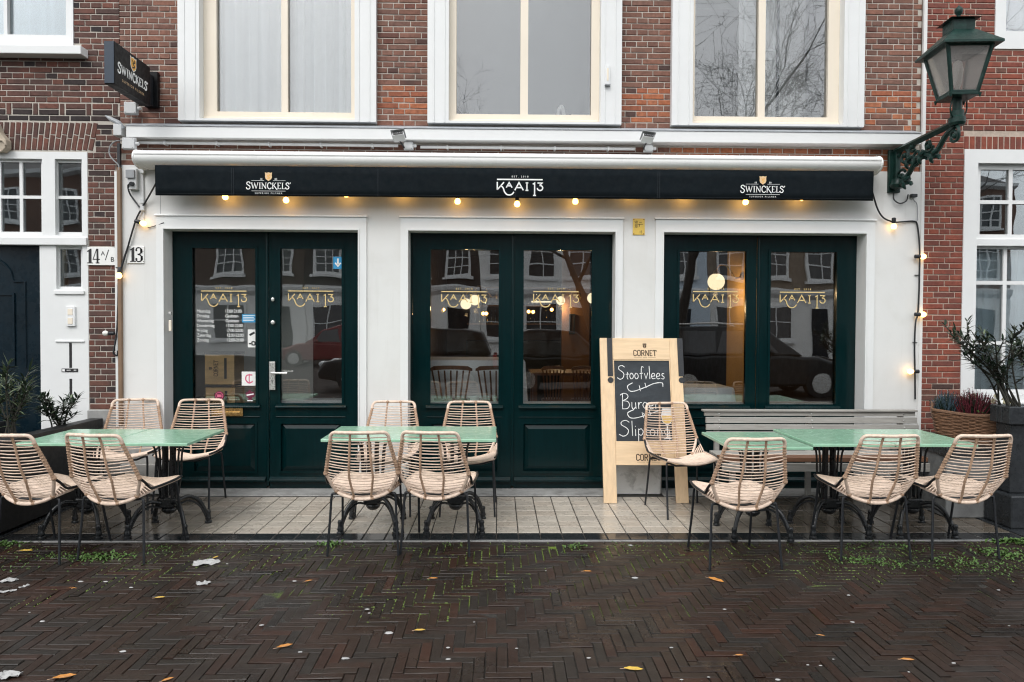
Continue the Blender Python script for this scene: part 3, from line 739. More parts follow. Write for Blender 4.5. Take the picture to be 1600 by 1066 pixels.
for r in range(8):
    y = -1.2545 + TP * (r + .5)
    if y > -.16: continue
    for cidx in range(ncol):
        x = TX0 + TP * (cidx + .5) + .012
        if nt_ < 298:
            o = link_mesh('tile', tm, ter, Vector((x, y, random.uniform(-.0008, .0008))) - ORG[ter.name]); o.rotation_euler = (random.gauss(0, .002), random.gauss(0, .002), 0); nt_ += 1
        else:
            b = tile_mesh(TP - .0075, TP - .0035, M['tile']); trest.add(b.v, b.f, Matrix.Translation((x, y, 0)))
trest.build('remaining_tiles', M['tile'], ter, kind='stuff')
for cidx in range(ncol):
    link_mesh('edge_tile', te, ter, Vector((TX0 + TP * (cidx + .5) + .012, -1.340, random.uniform(-.001, 0))) - ORG[ter.name])
# slate slabs beside the tiles, left and right
for i, (x0, x1) in enumerate(((-5.2, -4.4), (-4.4, TX0), (TX1, 4.5), (4.5, 5.2))):
    MB().box(x0 + .004, x1 - .004, -1.42, -.14, -.03, .002).build('slate_slab', M['darkstone'], ter, bevel=.004)
# ================================================================== CAFE BUILDING
cafe = thing('cafe_building', 'middle building, white plastered cafe front with dark green glazed doors under a brick storey', 'building', (0.3, 0, 0))
BX0, BX1 = UX(187), UX(1436)                         # party lines
DY = .145                                            # door leaves stand this far back
ZT = 2.385                                           # top of the openings
openings = [(UX(269.5, DY, 560), UX(560, 0, 560)), (UX(641, DY, 560), UX(956, DY, 560)), (UX(1035.5, 0, 500), UX(1338, DY, 500))]
ZP = 2.955
MB().wall((BX0, BX1), (0, ZP), [(a, b, -1, ZT) for a, b in openings], 0, .30).build('plaster_wall', M['plaster'], cafe, bevel=.003)
# plinths at the feet of the piers, stained near the ground
for a, b in ((BX0 + .01, openings[0][0] - .02), (openings[0][1] + .015, openings[1][0] - .015), (openings[1][1] + .015, openings[2][0] - .015), (openings[2][1] + .02, BX1 - .01)):
    MB().box(a, b, -.035, -.001, 0, .27).build('plinth', M['plinth'], cafe, bevel=.006)
for a, b in openings:
    MB().box(a - .0, b + .0, -.125, .30, 0, .014).build('doorstep', M['stone'], cafe, bevel=.005)
# white surrounds
sur = [(UX(246), UX(573)), (UX(626), UX(972)), (UX(1023), UX(1364))]
for (a, b), (s0, s1) in zip(openings, sur):
    zt2 = UZ(342, 0)
    MB().wall((s0, s1), (.27, zt2), [(a, b, 0, ZT)], -.018, -.0005).build('door_surround', M['white'], cafe, bevel=.003)
    m = MB(); m.wall((a - .012, b + .012), (.27, ZT + .012), [(a, b, 0, ZT)], -.026, -.0185); m.build('surround_bead', M['white'], cafe, bevel=.002)
    MB().profx([(-.024, zt2 + .002), (-.034, zt2 + .004), (-.030, zt2 + .016), (-.0005, zt2 + .022), (-.0005, zt2 + .002)], s0 - .01, s1 + .01).build('drip_moulding', M['white'], cafe)
# fine joints in the plaster
m = MB(); m.box(UX(251.5), UX(252.2), -.0015, .001, UZ(340), ZP); m.build('plaster_joint', M['plastic_d'], cafe)
# ---- brick upper storey
BF = .03
ups = [(UX(278, -.03, 100), UX(587.5, -.03, 100)), (UX(668, -.03, 100), UX(971.5, -.03, 100)), (UX(1050, -.03, 100), UX(1351, -.03, 100))]
zsill = UZ(193, -.03)
upper = MB().wall((BX0, BX1), (ZP, 11.0), [(a + .06, b - .06, zsill + .04, 5.9) for a, b in ups], BF + .0055, .34).build('brick_wall', M['mortar'], cafe)
def mcol(x, z):
    if z < 3.72 and random.random() < (.8 if z > 3.42 else .35) and (abs(x - UX(628)) < .16 or abs(x - UX(1010)) < .16 or x > UX(1352)): return 'brick_orange'
    return 'brick_mid' if random.random() > .12 else 'brick_left'
bs = []
for a, b, ph in ((BX0 + .1, ups[0][0], 0), (ups[0][1], ups[1][0], 1), (ups[1][1], ups[2][0], 1), (ups[2][1], BX1 - .085, 0)):
    bs += cross_bond((a, b), (3.335, 4.62), [], mcol, phase=ph)
bs += cross_bond((BX0, BX0 + .092), (3.335, 4.62), [], lambda x, z: 'brick_mid', phase=0)
bs += cross_bond((BX1 - .077, BX1), (3.335, 4.62), [], mcol, phase=1)
lay(upper, bs, BF, 300)
bs = []
x = BX0
while x < BX1 - .05:
    rt = x > UX(1012); l = .115 if rt else .2
    for r_ in range(4):
        z = ZP + .004 + r_ * COURSE
        xx = x + (.05 if r_ % 2 else 0)
        bs.append((xx, min(BX1, xx + l - JN), z, z + COURSE - JN, 'brick_orange' if rt and random.random() < .9 else 'brick_mid'))
    x += l
strip = MB().box(BX0, BX1, BF + .002, BF + .0054, ZP, 3.20).build('brick_strip', M['mortar'], cafe)
lay(strip, bs, BF - .002, 0)
# ---- cornice and lead flashing
CZ0, CZ1 = UZ(219.5, -.1), UZ(202.5, -.1)
xc0, xc1 = UX(197, -.1, 205), UX(1439, -.1, 215)
MB().profx([(.03, CZ0), (-.10, CZ0), (-.10, CZ1), (.03, CZ1 + .012)], xc0, xc1).build('cornice', M['white'], cafe, bevel=.002)
edges = [xc0 - .01, -1.9, -.95, .05, .62, 1.5, 2.4, 3.1, xc1 + .005]
for a, b in zip(edges[:-1], edges[1:]):
    MB().profx([(-.107, CZ1 + .001), (-.107, CZ1 + .008), (.029, CZ1 + .060), (.029, CZ1 + .02)], a, b - .0015).build('lead_flashing', M['lead'], cafe, bevel=.001)
# ---- upper windows
def upper_window(i, a, b, inner, mull, hue):
    """white architrave, cream sash with two panes"""
    zb = zsill
    f = MB(); w_ = .10 + .095
    xa, xb = a, b
    gx0, gx1 = UX(inner[0], .1, 100), UX(inner[1], .1, 100)
    f.wall((xa, xb), (zb, 5.95), [(xa + .19, xb - .19, zb + (.02), 5.8)], -.035, .06)
    fo = f.build('window', M['white'], cafe, bevel=.004)
    for xx in (xa + .055, xa + .15, xb - .155, xb - .06): MB().box(xx, xx + .008, -.041, -.0355, zb + .002, 5.9).build('architrave_bead', M['white'], fo, bevel=.002)
    zg = UZ(180.5, .1)
    mx0, mx1 = UX(mull[0], .09, 100), UX(mull[1], .09, 100)
    MB().wall((xa + .15, xb - .15), (zb - .0, 5.85), [(gx0, mx0, zg, 5.8), (mx1, gx1, zg, 5.8)], .062, .125).build('sash', M['cream'], fo, bevel=.006)
    MB().box(xa + .191, xb - .191, .035, .0615, zb + .002, zb + .055).build('sash_sill', M['cream'], fo, bevel=.006)
    for p, q in ((gx0, mx0), (mx1, gx1)):
        MB().box(p - .004, q + .004, .098, .104, zg - .004, 5.8).build('pane', M['glass_up'], fo)
    return fo, gx0, gx1, zg, mx0, mx1
W1 = upper_window(0, *ups[0], (341, 550), (441, 451), 0)
W2 = upper_window(1, *ups[1], (713.5, 923), (813, 825), 0)
W3 = upper_window(2, *ups[2], (1084, 1291), (1183, 1194), 0)
# rooms behind the upper windows
def room(name, x0, x1, y0, y1, z0, z1, mat, parent):
    m = MB()
    m.box(x0, x1, y1, y1 + .05, z0, z1); m.box(x0 - .05, x0, y0, y1, z0, z1); m.box(x1, x1 + .05, y0, y1, z0, z1); m.box(x0, x1, y0, y1, z1, z1 + .05); m.box(x0, x1, y0, y1, z0 - .05, z0)
    return m.build(name, mat, parent)
zr = 3.36
room('upper_room', BX0 + .2, UX(628) - .03, .345, 3.4, zr, 5.9, M['roomwhite'], cafe)
room('upper_room', UX(628) + .03, UX(1010) - .03, .345, 4.4, zr, 5.9, M['blind'], cafe)
room('upper_room', UX(1010) + .03, BX1 - .2, .345, 3.4, zr, 5.9, M['roomwhite'], cafe)
fo, gx0, gx1, zg, mx0, mx1 = W1
curtain_mb(gx0 - .02, mx0 + .06, zg - .05, 5.85, .165, .018, 5, 1).build('curtain', M['curtain'], fo, smooth=True)
curtain_mb(mx1 - .05, gx1 - .18, zg - .05, 5.85, .18, .016, 4, 2).build('curtain', M['curtain'], fo, smooth=True)
curtain_mb(gx1 - .22, gx1 + .06, zg - .05, 5.85, .16, .016, 3, 3).build('curtain', M['curtain'], fo, smooth=True)
fo, gx0, gx1, zg, mx0, mx1 = W2
MB().box(gx0 - .1, gx1 + .1, .70, .72, zr, 5.85).build('room_blind', M['blind'], fo)
# a white chair back and the corner of a box on the sill, seen through the middle window
t = thing('white_chair', 'white chair back showing behind the middle upstairs window', 'chair', (UX(874, .45, 170), .45, zr))
m = MB(); xx = UX(872, .45, 170); m.tube(crom([(xx + .02, .45, zr), (xx + .0, .47, zg + .10), (xx + .02, .48, zg + .19), (xx + .05, .47, zg + .17), (xx + .075, .45, zr)], 5), .017, 6); m.build('backrest', M['white'], t, smooth=True)
m = MB(); m.box(xx - .02, xx + .35, .45, .8, zr, zr + .06); m.build('seat', M['white'], t)
t = thing('white_box', 'low white box on the sill inside the middle upstairs window', 'box', (UX(905, .3, 176), .32, zg - .04))
xx = UX(908, .3, 176); m = MB(); m.box(xx - .1, xx + .1, .2, .42, zg - .06, zg + .032); m.build('carton', M['white'], t, bevel=.004); MB().box(xx - .105, xx + .105, .195, .425, zg + .0325, zg + .045).build('lid', M['cream'], t, bevel=.003)
fo, gx0, gx1, zg, mx0, mx1 = W3
m = MB(); xx = UX(1208, .8, 100)
m.box(mx1 + .03, mx1 + .72, .9, .94, zr, 5.85)
m.build('room_door', M['white'], fo)
m = MB()
for k, (za, zb) in enumerate(((3.5, 3.85), (3.92, 4.3), (4.37, 4.9))): m.frame(mx1 + .08, mx1 + .40, za, zb, .02, .89, .899)
m.build('room_door_panels', M['roomwhite'], fo)
MB().box(mx1 + .42, mx1 + .44, .87, .899, zr, 5.8).build('room_door_edge', M['blind'], fo)
# white fly-latch box on the architrave of the middle window
t = thing('sensor_box', 'slim white box screwed to the right upright of the middle upstairs window', 'sensor', (UX(949, -.04, 115), -.036, UZ(115, -.04)))
x0, x1 = UX(945.5, -.04, 115), UX(952.5, -.04, 115)
MB().box(x0, x1, -.062, -.0365, UZ(131, -.04), UZ(101, -.04)).build('case', M['whiteplastic'], t, bevel=.004)
MB().box(x0 + .012, x1 - .012, -.066, -.0625, UZ(126, -.04), UZ(106, -.04)).build('face', M['cream'], t, bevel=.002)
MB().box(x0 - .004, x1 + .004, -.07, -.037, UZ(133, -.04), UZ(131.2, -.04)).build('foot', M['plastic_d'], t)

# ---- door leaves
ZD0, ZD1 = .019, 2.37
gz0, gz1 = UZ(632, DY), UZ(389.5, DY)
kick = UZ(747, DY)
def door_leaf(x0, x1, gx, px, closed=True, name='door'):
    """stiles and rails with a glazed upper light and a fielded lower panel"""
    zp0, zp1 = UZ(737, DY), UZ(662, DY)
    m = MB(); m.wall((x0, x1), (ZD0, ZD1), [(gx[0], gx[1], gz0, gz1), (px[0], px[1], zp0, zp1)], DY, DY + .055)
    o = m.build(name, M['green'], cafe, bevel=.003)
    b = MB(); b.frame(gx[0] - .014, gx[1] + .014, gz0 - .014, gz1 + .014, .022, DY - .012, DY - .0005); b.build('glazing_bead', M['green'], o, bevel=.004)
    b = MB(); b.profx([(DY - .0005, gz0 - .035), (DY - .03, gz0 - .035), (DY - .03, gz0 - .024), (DY - .0125, gz0 - .006), (DY - .0005, gz0 - .006)], gx[0] - .035, gx[1] + .035); b.build('glass_sill', M['green'], o, bevel=.002)
    MB().box(gx[0] - .006, gx[1] + .006, DY + .022, DY + .028, gz0 - .006, gz1 + .006).build('pane', M['glass'], o)
    b = MB(); b.box(px[0] - .004, px[1] + .004, DY + .022, DY + .05, zp0 - .004, zp1 + .004)
    b.add([(px[0] + .0, DY + .0215, zp0), (px[1], DY + .0215, zp0), (px[1], DY + .0215, zp1), (px[0], DY + .0215, zp1), (px[0] + .05, DY + .005, zp0 + .05), (px[1] - .05, DY + .005, zp0 + .05), (px[1] - .05, DY + .005, zp1 - .05), (px[0] + .05, DY + .005, zp1 - .05)],
          [(0, 1, 5, 4), (1, 2, 6, 5), (2, 3, 7, 6), (3, 0, 4, 7), (4, 5, 6, 7)])
    b.build('panel', M['green'], o)
    b = MB(); b.frame(px[0] - .016, px[1] + .016, zp0 - .016, zp1 + .016, .02, DY - .011, DY - .0005); b.build('panel_moulding', M['green'], o, bevel=.004)
    b = MB(); b.profx([(DY - .0005, kick - .028), (DY - .04, kick - .028), (DY - .04, kick - .012), (DY - .012, kick + .014), (DY - .0005, kick + .014)], x0 + .006, x1 - .006); b.build('weather_bar', M['green'], o, bevel=.002)
    b = MB(); zz = UZ(652, DY); b.box(px[0] - .04, px[1] + .04, DY - .008, DY - .0005, zz - .004, zz + .004); b.build('rail_bead', M['green'], o, bevel=.002)
    return o
def DX(px, py=510): return UX(px, DY, py)
leafs = []
for (a, b), (mid0, mid1), (g1, g2), (p1, p2) in zip(openings,
        ((416.5, 420.5), (799.5, 803), (1181.5, 1185)),
        (((300, 401), (437, 535.5)), ((671.5, 780.5), (816.5, 925)), ((1059.5, 1166), (1201.5, 1307.5))),
        (((302, 399), (438, 533)), ((674, 778), (818, 923)), ((1061, 1164), (1203, 1306)))):
    jl = .018
    m = MB(); m.wall((a + .001, b - .001), (ZD0 - .003, ZT - .001), [(a + jl, b - jl, 0, ZT - .018)], DY + .01, DY + .09); m.build('door_frame', M['green'], cafe, bevel=.002)
    leafs.append(door_leaf(a + jl + .003, DX(mid0), (DX(g1[0]), DX(g1[1])), (DX(p1[0]), DX(p1[1]))))
    leafs.append(door_leaf(DX(mid1), b - jl - .003, (DX(g2[0]), DX(g2[1])), (DX(p2[0]), DX(p2[1]))))
    # rebate strip covering the meeting stiles
    m = MB(); xm = DX((mid0 + mid1) / 2); m.box(xm - .011, xm + .011, DY - .016, DY - .0005, ZD0 + .02, ZD1 - .002)
    m.build('meeting_strip', M['green'], cafe, bevel=.005)
# lettering on the glass (inside face of each pane)
for o, (cx, cy) in zip(leafs, ((349, 463), (485, 463), (725, 464), (869, 464), (1119, 464), (1255, 465))):
    PM = plane_M(0, DY + .0205, 0); m = MB(); kaai_logo(m, PM, DX(cx), UZ(cy, DY, cx), DX(cx + 35.5) - DX(cx - 35.5), .7)
    m.build('cafe_lettering', M['print_gold'], o)
L1, L2 = leafs[0], leafs[1]
PM = plane_M(0, DY + .0205, 0)
m = MB(); m2 = MB()
rows = [('Maandag', '17:00 21:00'), ('Dinsdag', 'Gesloten'), ('Woensdag', 'Gesloten'), ('Donderdag', '17:00 22:00'), ('Vrijdag', '17:00-23:00'), ('Zaterdag', '12:00-23:00'), ('Zondag', '12:00-21:00')]
for i, (d, h) in enumerate(rows):
    z = UZ(488.5 + i * 7.55, DY, 340)
    put_text(m, d, PM, DX(306), z, .041, .95, .0, 'LEFT', .92)
    put_text(m2, h, PM, DX(350 + i * .5), z, .042, .9, .004, 'LEFT', .88)
m.build('opening_days', M['print_white'], L1); m2.build('opening_hours', M['print_white'], L1)
def sticker(parent, name, px0, py0, px1, py1, mat, deco=None, rnd=0.0):
    m = MB(); x0, x1, z0, z1 = DX(px0, py0), DX(px1, py0), UZ(py1, DY, px0), UZ(py0, DY, px0)
    m.box(x0, x1, DY + .0195, DY + .0215, z0, z1); o = m.build(name, M[mat], parent)
    return o, (x0 + x1) / 2, (z0 + z1) / 2, x1 - x0, z1 - z0
PMs = plane_M(0, DY + .0190, 0)
o, cx, cz, w_, h_ = sticker(L1, 'blue_notice', 377, 491, 399.5, 504, 'print_blue')
m = MB()
for k in range(4): m.box(cx - w_ * .42, cx + w_ * (.42 - .1 * (k % 2)), DY + .0186, DY + .0190, cz + h_ * (.28 - .2 * k), cz + h_ * (.36 - .2 * k))
m.build('notice_lines', M['print_white'], L1)
o, cx, cz, w_, h_ = sticker(L1, 'payment_notice', 386, 515, 399.5, 543, 'enamel')
m = MB(); ribbon(m, [(cx - w_ * .3, cz + h_ * .18), (cx + w_ * .3, cz + h_ * .34)], h_ * .12, PMs); ribbon(m, sm([(cx + .0, cz - h_ * .36), (cx, cz - h_ * .2), (cx + w_ * .3, cz - h_ * .2), (cx + w_ * .3, cz - h_ * .36), (cx + .0, cz - h_ * .36)]), h_ * .07, PMs); m.box(cx - w_ * .36, cx - w_ * .1, DY + .0186, DY + .0189, cz - h_ * .33, cz - h_ * .25); m.build('notice_marks', M['print_black'], L1)
o, cx, cz, w_, h_ = sticker(L1, 'pink_notice', 376.5, 581, 399.5, 603, 'enamel')
m = MB(); ribbon(m, sm([(cx + .03, cz + .035), (cx - .02, cz + .03), (cx - .03, cz - .01), (cx + .0, cz - .04), (cx + .035, cz - .025)]), .012, PMs); m.box(cx - .003, cx + .006, DY + .0186, DY + .0189, cz - .045, cz + .045); m.build('notice_marks', M['print_pink'], L1)
m = MB(); m.lathe([(.043, -.0008), (.043, .0008)], 20, plane_M(DX(341), DY + .0195, UZ(620, DY))); m.build('round_sticker', M['print_maroon'], L1)
m = MB(); ribbon(m, [(.033 * math.cos(k * PI / 8), .033 * math.sin(k * PI / 8)) for k in range(17)], .005, plane_M(DX(341), DY + .0185, UZ(620, DY))); m.box(DX(341) - .02, DX(341) + .02, DY + .0183, DY + .0186, UZ(622, DY), UZ(618, DY)); m.build('sticker_ring', M['print_pink'], L1)
m = MB(); cx, cz = DX(389), UZ(619, DY); poly(m, [(cx + a * .045, cz + b * .055) for a, b in ((-.5, -.9), (.5, -.9), (.3, -.5), (1, -.2), (.9, .5), (.3, .6), (0, 1), (-.4, .6), (-.9, .4), (-.7, -.3), (-.3, -.5))], plane_M(0, DY + .0195, 0)); m.build('crest_sticker', M['print_maroon'], L1)
m = MB(); ribbon(m, [(cx - .03, cz + .0), (cx + .035, cz + .012)], .012, PMs); ribbon(m, [(cx - .025, cz - .05), (cx + .025, cz - .05)], .01, PMs); m.build('crest_marks', M['print_white'], L1)
o, cx, cz, w_, h_ = sticker(L2, 'blue_arrow_sign', 520, 401, 534.5, 420, 'print_blue')
m = MB(); ribbon(m, [(cx, cz + .04), (cx, cz - .02)], .016, PMs); ribbon(m, [(cx - .026, cz + .0), (cx, cz - .03), (cx + .026, cz + .0)], .014, PMs); m.build('arrow', M['print_white'], L2)
# letterbox plate, handle plate and lever, cylinders
m = MB(); m.box(DX(331), DX(380), DY - .018, DY - .0125, UZ(651, DY), UZ(637.5, DY)); m.box(DX(336), DX(376), DY - .026, DY - .0185, UZ(649, DY), UZ(644, DY)); m.build('letterbox', M['brass'], L1, bevel=.003)
m = MB(); x0, x1 = DX(421.8), DX(431); m.box(x0, x1, DY - .026, DY - .0165, UZ(610, DY), UZ(566.5, DY)); m.build('handle_plate', M['steel'], L2, bevel=.003)
m = MB(); zz = UZ(583.5, DY); m.tube([((x0 + x1) / 2, DY - .027, zz), ((x0 + x1) / 2, DY - .06, zz), ((x0 + x1) / 2 + .02, DY - .072, zz), (DX(452), DY - .072, zz)], .0095, 8); m.build('handle', M['steel'], L2, smooth=True)
m = MB(); m.lathe([(.006, -.001), (.006, .001)], 10, plane_M((x0 + x1) / 2, DY - .0275, UZ(596, DY))); m.box((x0 + x1) / 2 - .002, (x0 + x1) / 2 + .002, DY - .028, DY - .0265, UZ(600, DY), UZ(596, DY)); m.build('keyhole', M['print_black'], L2)
for py, sx_ in ((470, .012), (505.5, .016)):
    m = MB(); m.lathe([(sx_ * 1.15, -.012), (sx_ * 1.1, .012), (sx_ * .5, .016)], 14, plane_M(DX(427.5), DY - .018, UZ(py, DY)) @ Matrix.Diagonal((1, 1.35 if py == 470 else 1, 1, 1))); m.build('lock_cylinder', M['steel'], L2, smooth=True)
# small hinge-side bell on the white reveal at the left
t = thing('door_bell', 'small cream bell push on the white surround left of the entrance doors', 'doorbell', (UX(268.5, -.02), -.02, UZ(512)))
x0 = UX(267, -.02); MB().box(x0 - .012, x0 + .012, -.042, -.019, UZ(520), UZ(503)).build('case', M['cream'], t, bevel=.005); MB().box(x0 - .014, x0 + .01, -.038, -.019, UZ(494), UZ(490)).build('button', M['steel'], t, bevel=.002)

# ---- cafe interior, behind the doors
IX0, IX1, IY1, IZ = -1.0, 3.62, 7.6, 2.9
fl = MB().box(BX0 + .1, BX1, .31, IY1, -.1, .02).build('cafe_floor', M['floorwood'], cafe)
room('cafe_room', IX0, IX1, .31, IY1, .02, IZ, M['cafewall'], cafe)
MB().box(BX0 + .05, IX0 - .1, 1.25, 1.3, .02, IZ).build('vestibule_wall', M['vestibule'], cafe)
m = MB(); m.box(BX0 + .05, BX0 + .1, .31, 1.25, .02, IZ); m.box(IX0 - .1, IX0 - .055, .31, 1.3, .02, IZ); m.box(BX0 + .05, IX0 - .1, .31, 1.25, IZ - .05, IZ); m.build('vestibule_sides', M['vestibule'], cafe)
xg = (DX(481), DX(537))
MB().box(UX(490, 1.2, 560), IX0 - .12, 1.18, 1.22, .75, 1.9).build('vestibule_board', M['cafewall'], cafe)
# inner window boards
for o, (g0, g1) in zip(leafs[2:], ((671.5, 780.5), (816.5, 925), (1059.5, 1166), (1201.5, 1307.5))):
    MB().box(DX(g0) - .03, DX(g1) + .03, .215, .36, gz0 - .06, gz0 + .008).build('window_board', M['roomwhite'], o, bevel=.004)
MB().box(DX(437) - .03, DX(535) + .03, .215, .40, gz0 - .06, gz0 + .03).build('window_board', M['roomwhite'], L2, bevel=.004)
# ochre cross wall with the globe lamp, seen in the right pair
MB().box(2.74, 2.82, 1.0, 2.05, .02, IZ).build('ochre_wall', M['ochre'], cafe)
MB().box(UX(878, 4.2, 500), UX(921, 4.2, 500), 4.2, 4.3, .02, IZ).build('brown_wall', M['midbrown'], cafe)
def globe_lamp(label, bx, by, bz, side, r=.094):
    t = thing('globe_lamp', label, 'lamp', (bx, by, bz), 0, 'globe lamps inside the cafe')
    m = MB(); m.lathe([(.045, -.01), (.042, .006), (.02, .016)], 14, Matrix.Translation((bx, by, bz)) @ Matrix.Rotation(-side * PI / 2, 4, 'Y')); m.build('wall_rose', M['brass'], t, smooth=True)
    gx = bx - side * .29
    m = MB(); m.tube(crom([(bx, by, bz), (bx - side * .07, by, bz - .02), (bx - side * .16, by, bz + .10), (bx - side * .25, by, bz + .12), (gx, by, bz + .06)], 6), .008, 8); m.lathe([(.04, 0), (.03, .03), (.012, .045)], 12, Matrix.Translation((gx, by, bz + .02))); m.build('arm', M['brass'], t, smooth=True)
    m = MB(); m.sphere((gx, by, bz - .065), r, 20, 14); m.build('globe', M['globe_on'], t, smooth=True)
    ld = bpy.data.lights.new('globe_light', 'POINT'); ld.energy = 4; ld.color = (1.0, .66, .32); ld.shadow_soft_size = .03
    lo = bpy.data.objects.new('globe_light', ld); COL.objects.link(lo); lo.location = (gx, by, bz - .065 - r - .045)
    return t
globe_lamp('lit white globe lamp on a curved brass arm seen through the right pair of doors', 2.73, 1.5, 2.10, 1)
p = U(876, 470, 4.1); globe_lamp('lit globe lamp deep in the cafe, behind the right leaf of the middle doors', p.x + .29, 4.1, p.z + .065, 1, .066)
p = U(742, 469, 3.0); globe_lamp('nearer lit globe lamp behind the left leaf of the middle doors', p.x + .29, 3.0, p.z + .065, 1, .07)
p = U(728, 475, 4.0); globe_lamp('farther lit globe lamp behind the left leaf of the middle doors', p.x + .29, 4.0, p.z + .065, 1, .08)
p = U(926, 466, 2.6); globe_lamp('lit globe lamp half hidden by the stile at the right edge of the middle doors', p.x + .29, 2.6, p.z + .065, 1, .07)
# bar shelf with small lights at the back
t = thing('bar_shelf', 'dark bar shelf with bottles and small lit bulbs at the back of the cafe', 'shelf', (1.0, 7.2, .02))
m = MB(); m.box(-.6, 2.2, 6.9, 7.55, .02, 1.25); m.build('counter', M['blackpaint'], t)
for z in (1.55, 1.9, 2.25): MB().box(-.6, 1.6, 7.35, 7.55, z, z + .03).build('shelf_board', M['chairwood'], t)
m = MB()
for i in range(56):
    x = -.55 + i * .038; z = 1.58 if i % 2 else 1.93; h = random.uniform(.16, .26); m.lathe([(.014, z), (.016, z + h * .6), (.006, z + h * .75), (.006, z + h)], 6, Matrix.Translation((x * 1.0, 7.44, 0)))
m.build('bottles', M['glass_nb'], t, smooth=True, kind='stuff')
for px, py in ((826, 487), (833, 487.5), (862, 484), (687, 484), (693, 484), (755, 490), (760, 490)):
    p = U(px, py, 6.6); m = MB(); m.sphere(p, .03, 10, 8); m.build('bulb', M['bulb_on'], t, smooth=True)
m = MB(); m.box(UX(830, 7.3), UX(862, 7.3), 7.25, 7.3, UZ(472.5, 7.3), UZ(470.5, 7.3)); m.build('light_strip', M['globe_on'], t)
t = thing('picture_frame', 'narrow black picture frame on the warm wall inside the middle doors', 'picture', (UX(893, 4.19), 4.195, UZ(505, 4.19)))
MB().frame(UX(889, 4.19), UX(898, 4.19), UZ(522, 4.19), UZ(490, 4.19), .02, 4.17, 4.199).build('frame', M['blackpaint'], t); MB().box(UX(890, 4.19), UX(897, 4.19), 4.185, 4.198, UZ(521, 4.19), UZ(491, 4.19)).build('print', M['cafewall'], t)
# dining furniture
t = thing('dining_table', 'dining table under a long white cloth behind the middle doors', 'table', (-.35, 1.25, .02))
x0, x1 = UX(660, .56, 600), UX(819, .56, 600); zt = UZ(563, .56, 720)
m = MB(); nn = 24; ring = []
def cloth(xa, xb, ya, yb, zt, drop, mbx):
    per = []
    for i in range(80):
        u = i / 80 * 4; s_ = int(u); f = u - s_
        q = ((xa + (xb - xa) * f, ya), (xb, ya + (yb - ya) * f), (xb - (xb - xa) * f, yb), (xa, yb - (yb - ya) * f))[s_]; per.append((q, s_))
    nrm = ((0, -1), (1, 0), (0, 1), (-1, 0)); vs = []
    for lv, (d, k) in enumerate(((0, 0), (.02, .008), (drop * .5, .03), (drop, .055))):
        for i, ((x, y), s_) in enumerate(per):
            wv = k * (1 + .7 * math.sin(i * 1.7)); vs.append((x + nrm[s_][0] * wv, y + nrm[s_][1] * wv, zt - d))
    n = 80; fs = [tuple(range(n))]
    for lv in range(3):
        for i in range(n): j = (i + 1) % n; fs.append((lv * n + i, (lv + 1) * n + i, (lv + 1) * n + j, lv * n + j))
    mbx.add(vs, fs); return mbx
cloth(x0, x1, .56, 1.35, zt, zt - .12, m).build('cloth', M['cloth'], t, smooth=True, angle=50)
m = MB()
for xx in (x0 + .08, x1 - .08):
    for yy in (1.03, 1.57): m.box(xx - .025, xx + .025, yy - .025, yy + .025, .02, zt - .03)
m.build('legs', M['chairwood'], t)
def spindle_chair(px0, px1, Y, label):
    x0, x1 = UX(px0, Y, 575), UX(px1, Y, 575); cx = (x0 + x1) / 2; w_ = x1 - x0
    zt = UZ(571, Y, 720); zs = UZ(626, Y, 720)
    t = thing('dining_chair', label, 'chair', (cx, Y + .2, .02), 0, 'wooden dining chairs in the cafe')
    m = MB(); n = 10; vs = []
    for i in range(n + 1):
        u = i / n * 2 - 1; x = cx + u * w_ / 2; y = Y + .05 * (1 - u * u) * -1; top = zt - .012 * u * u - (.02 if abs(u) > .95 else 0); bot = zt - .055 + .018 * (1 - u * u)
        vs += [(x, y, bot), (x, y, top), (x, y + .022, top), (x, y + .022, bot)]
    fs = [(0, 1, 2, 3), (4 * n + 3, 4 * n + 2, 4 * n + 1, 4 * n)]
    for i in range(n):
        a = 4 * i; b_ = a + 4
        for k in range(4): fs.append((a + k, b_ + k, b_ + (k + 1) % 4, a + (k + 1) % 4))
    m.add(vs, fs); m.build('top_rail', M['chairwood'], t, smooth=True, bevel=0)
    for i in range(7):
        u = (i - 3) / 3; m = MB(); m.tube([(cx + u * w_ * .44, Y - .02 * (1 - u * u), zt - .05), (cx + u * w_ * .32, Y + .06, zs)], [.008, .0095], 6); m.build('spindle', M['chairwood'], t, smooth=True)
    m = MB(); m.lathe([(w_ * .40, 0), (w_ * .45, .012), (w_ * .44, .035)], 18, Matrix.Translation((cx, Y + .22, zs - .03))); m.build('seat', M['chairwood'], t, smooth=True)
    for sx_ in (-1, 1):
        for yy in (.08, .36): m = MB(); m.tube([(cx + sx_ * w_ * .30, Y + yy, zs - .02), (cx + sx_ * w_ * .42, Y + yy + (-.05 if yy < .2 else .05), .02)], [.016, .012], 6); m.build('leg', M['chairwood'], t, smooth=True)
spindle_chair(671, 738, .36, 'brown spindle-back chair behind the left leaf of the middle doors, farther from the centre stile')
spindle_chair(743, 808, .36, 'brown spindle-back chair just behind the centre stile of the middle doors')
t = thing('dining_table', 'bare brown table deep in the cafe behind the right leaf of the middle doors', 'table', (.75, 2.2, .02))
MB().box(.38, 1.15, 1.75, 2.5, .96, .99).build('tabletop', M['chairwood'], t, bevel=.004)
for xx in (.43, 1.10):
    for yy in (1.8, 2.45): MB().box(xx - .025, xx + .025, yy - .025, yy + .025, .02, .9595).build('leg', M['chairwood'], t)
spindle_chair(846, 884, 1.45, 'spindle-back chair before the bare brown table deep in the cafe, nearer its centre')
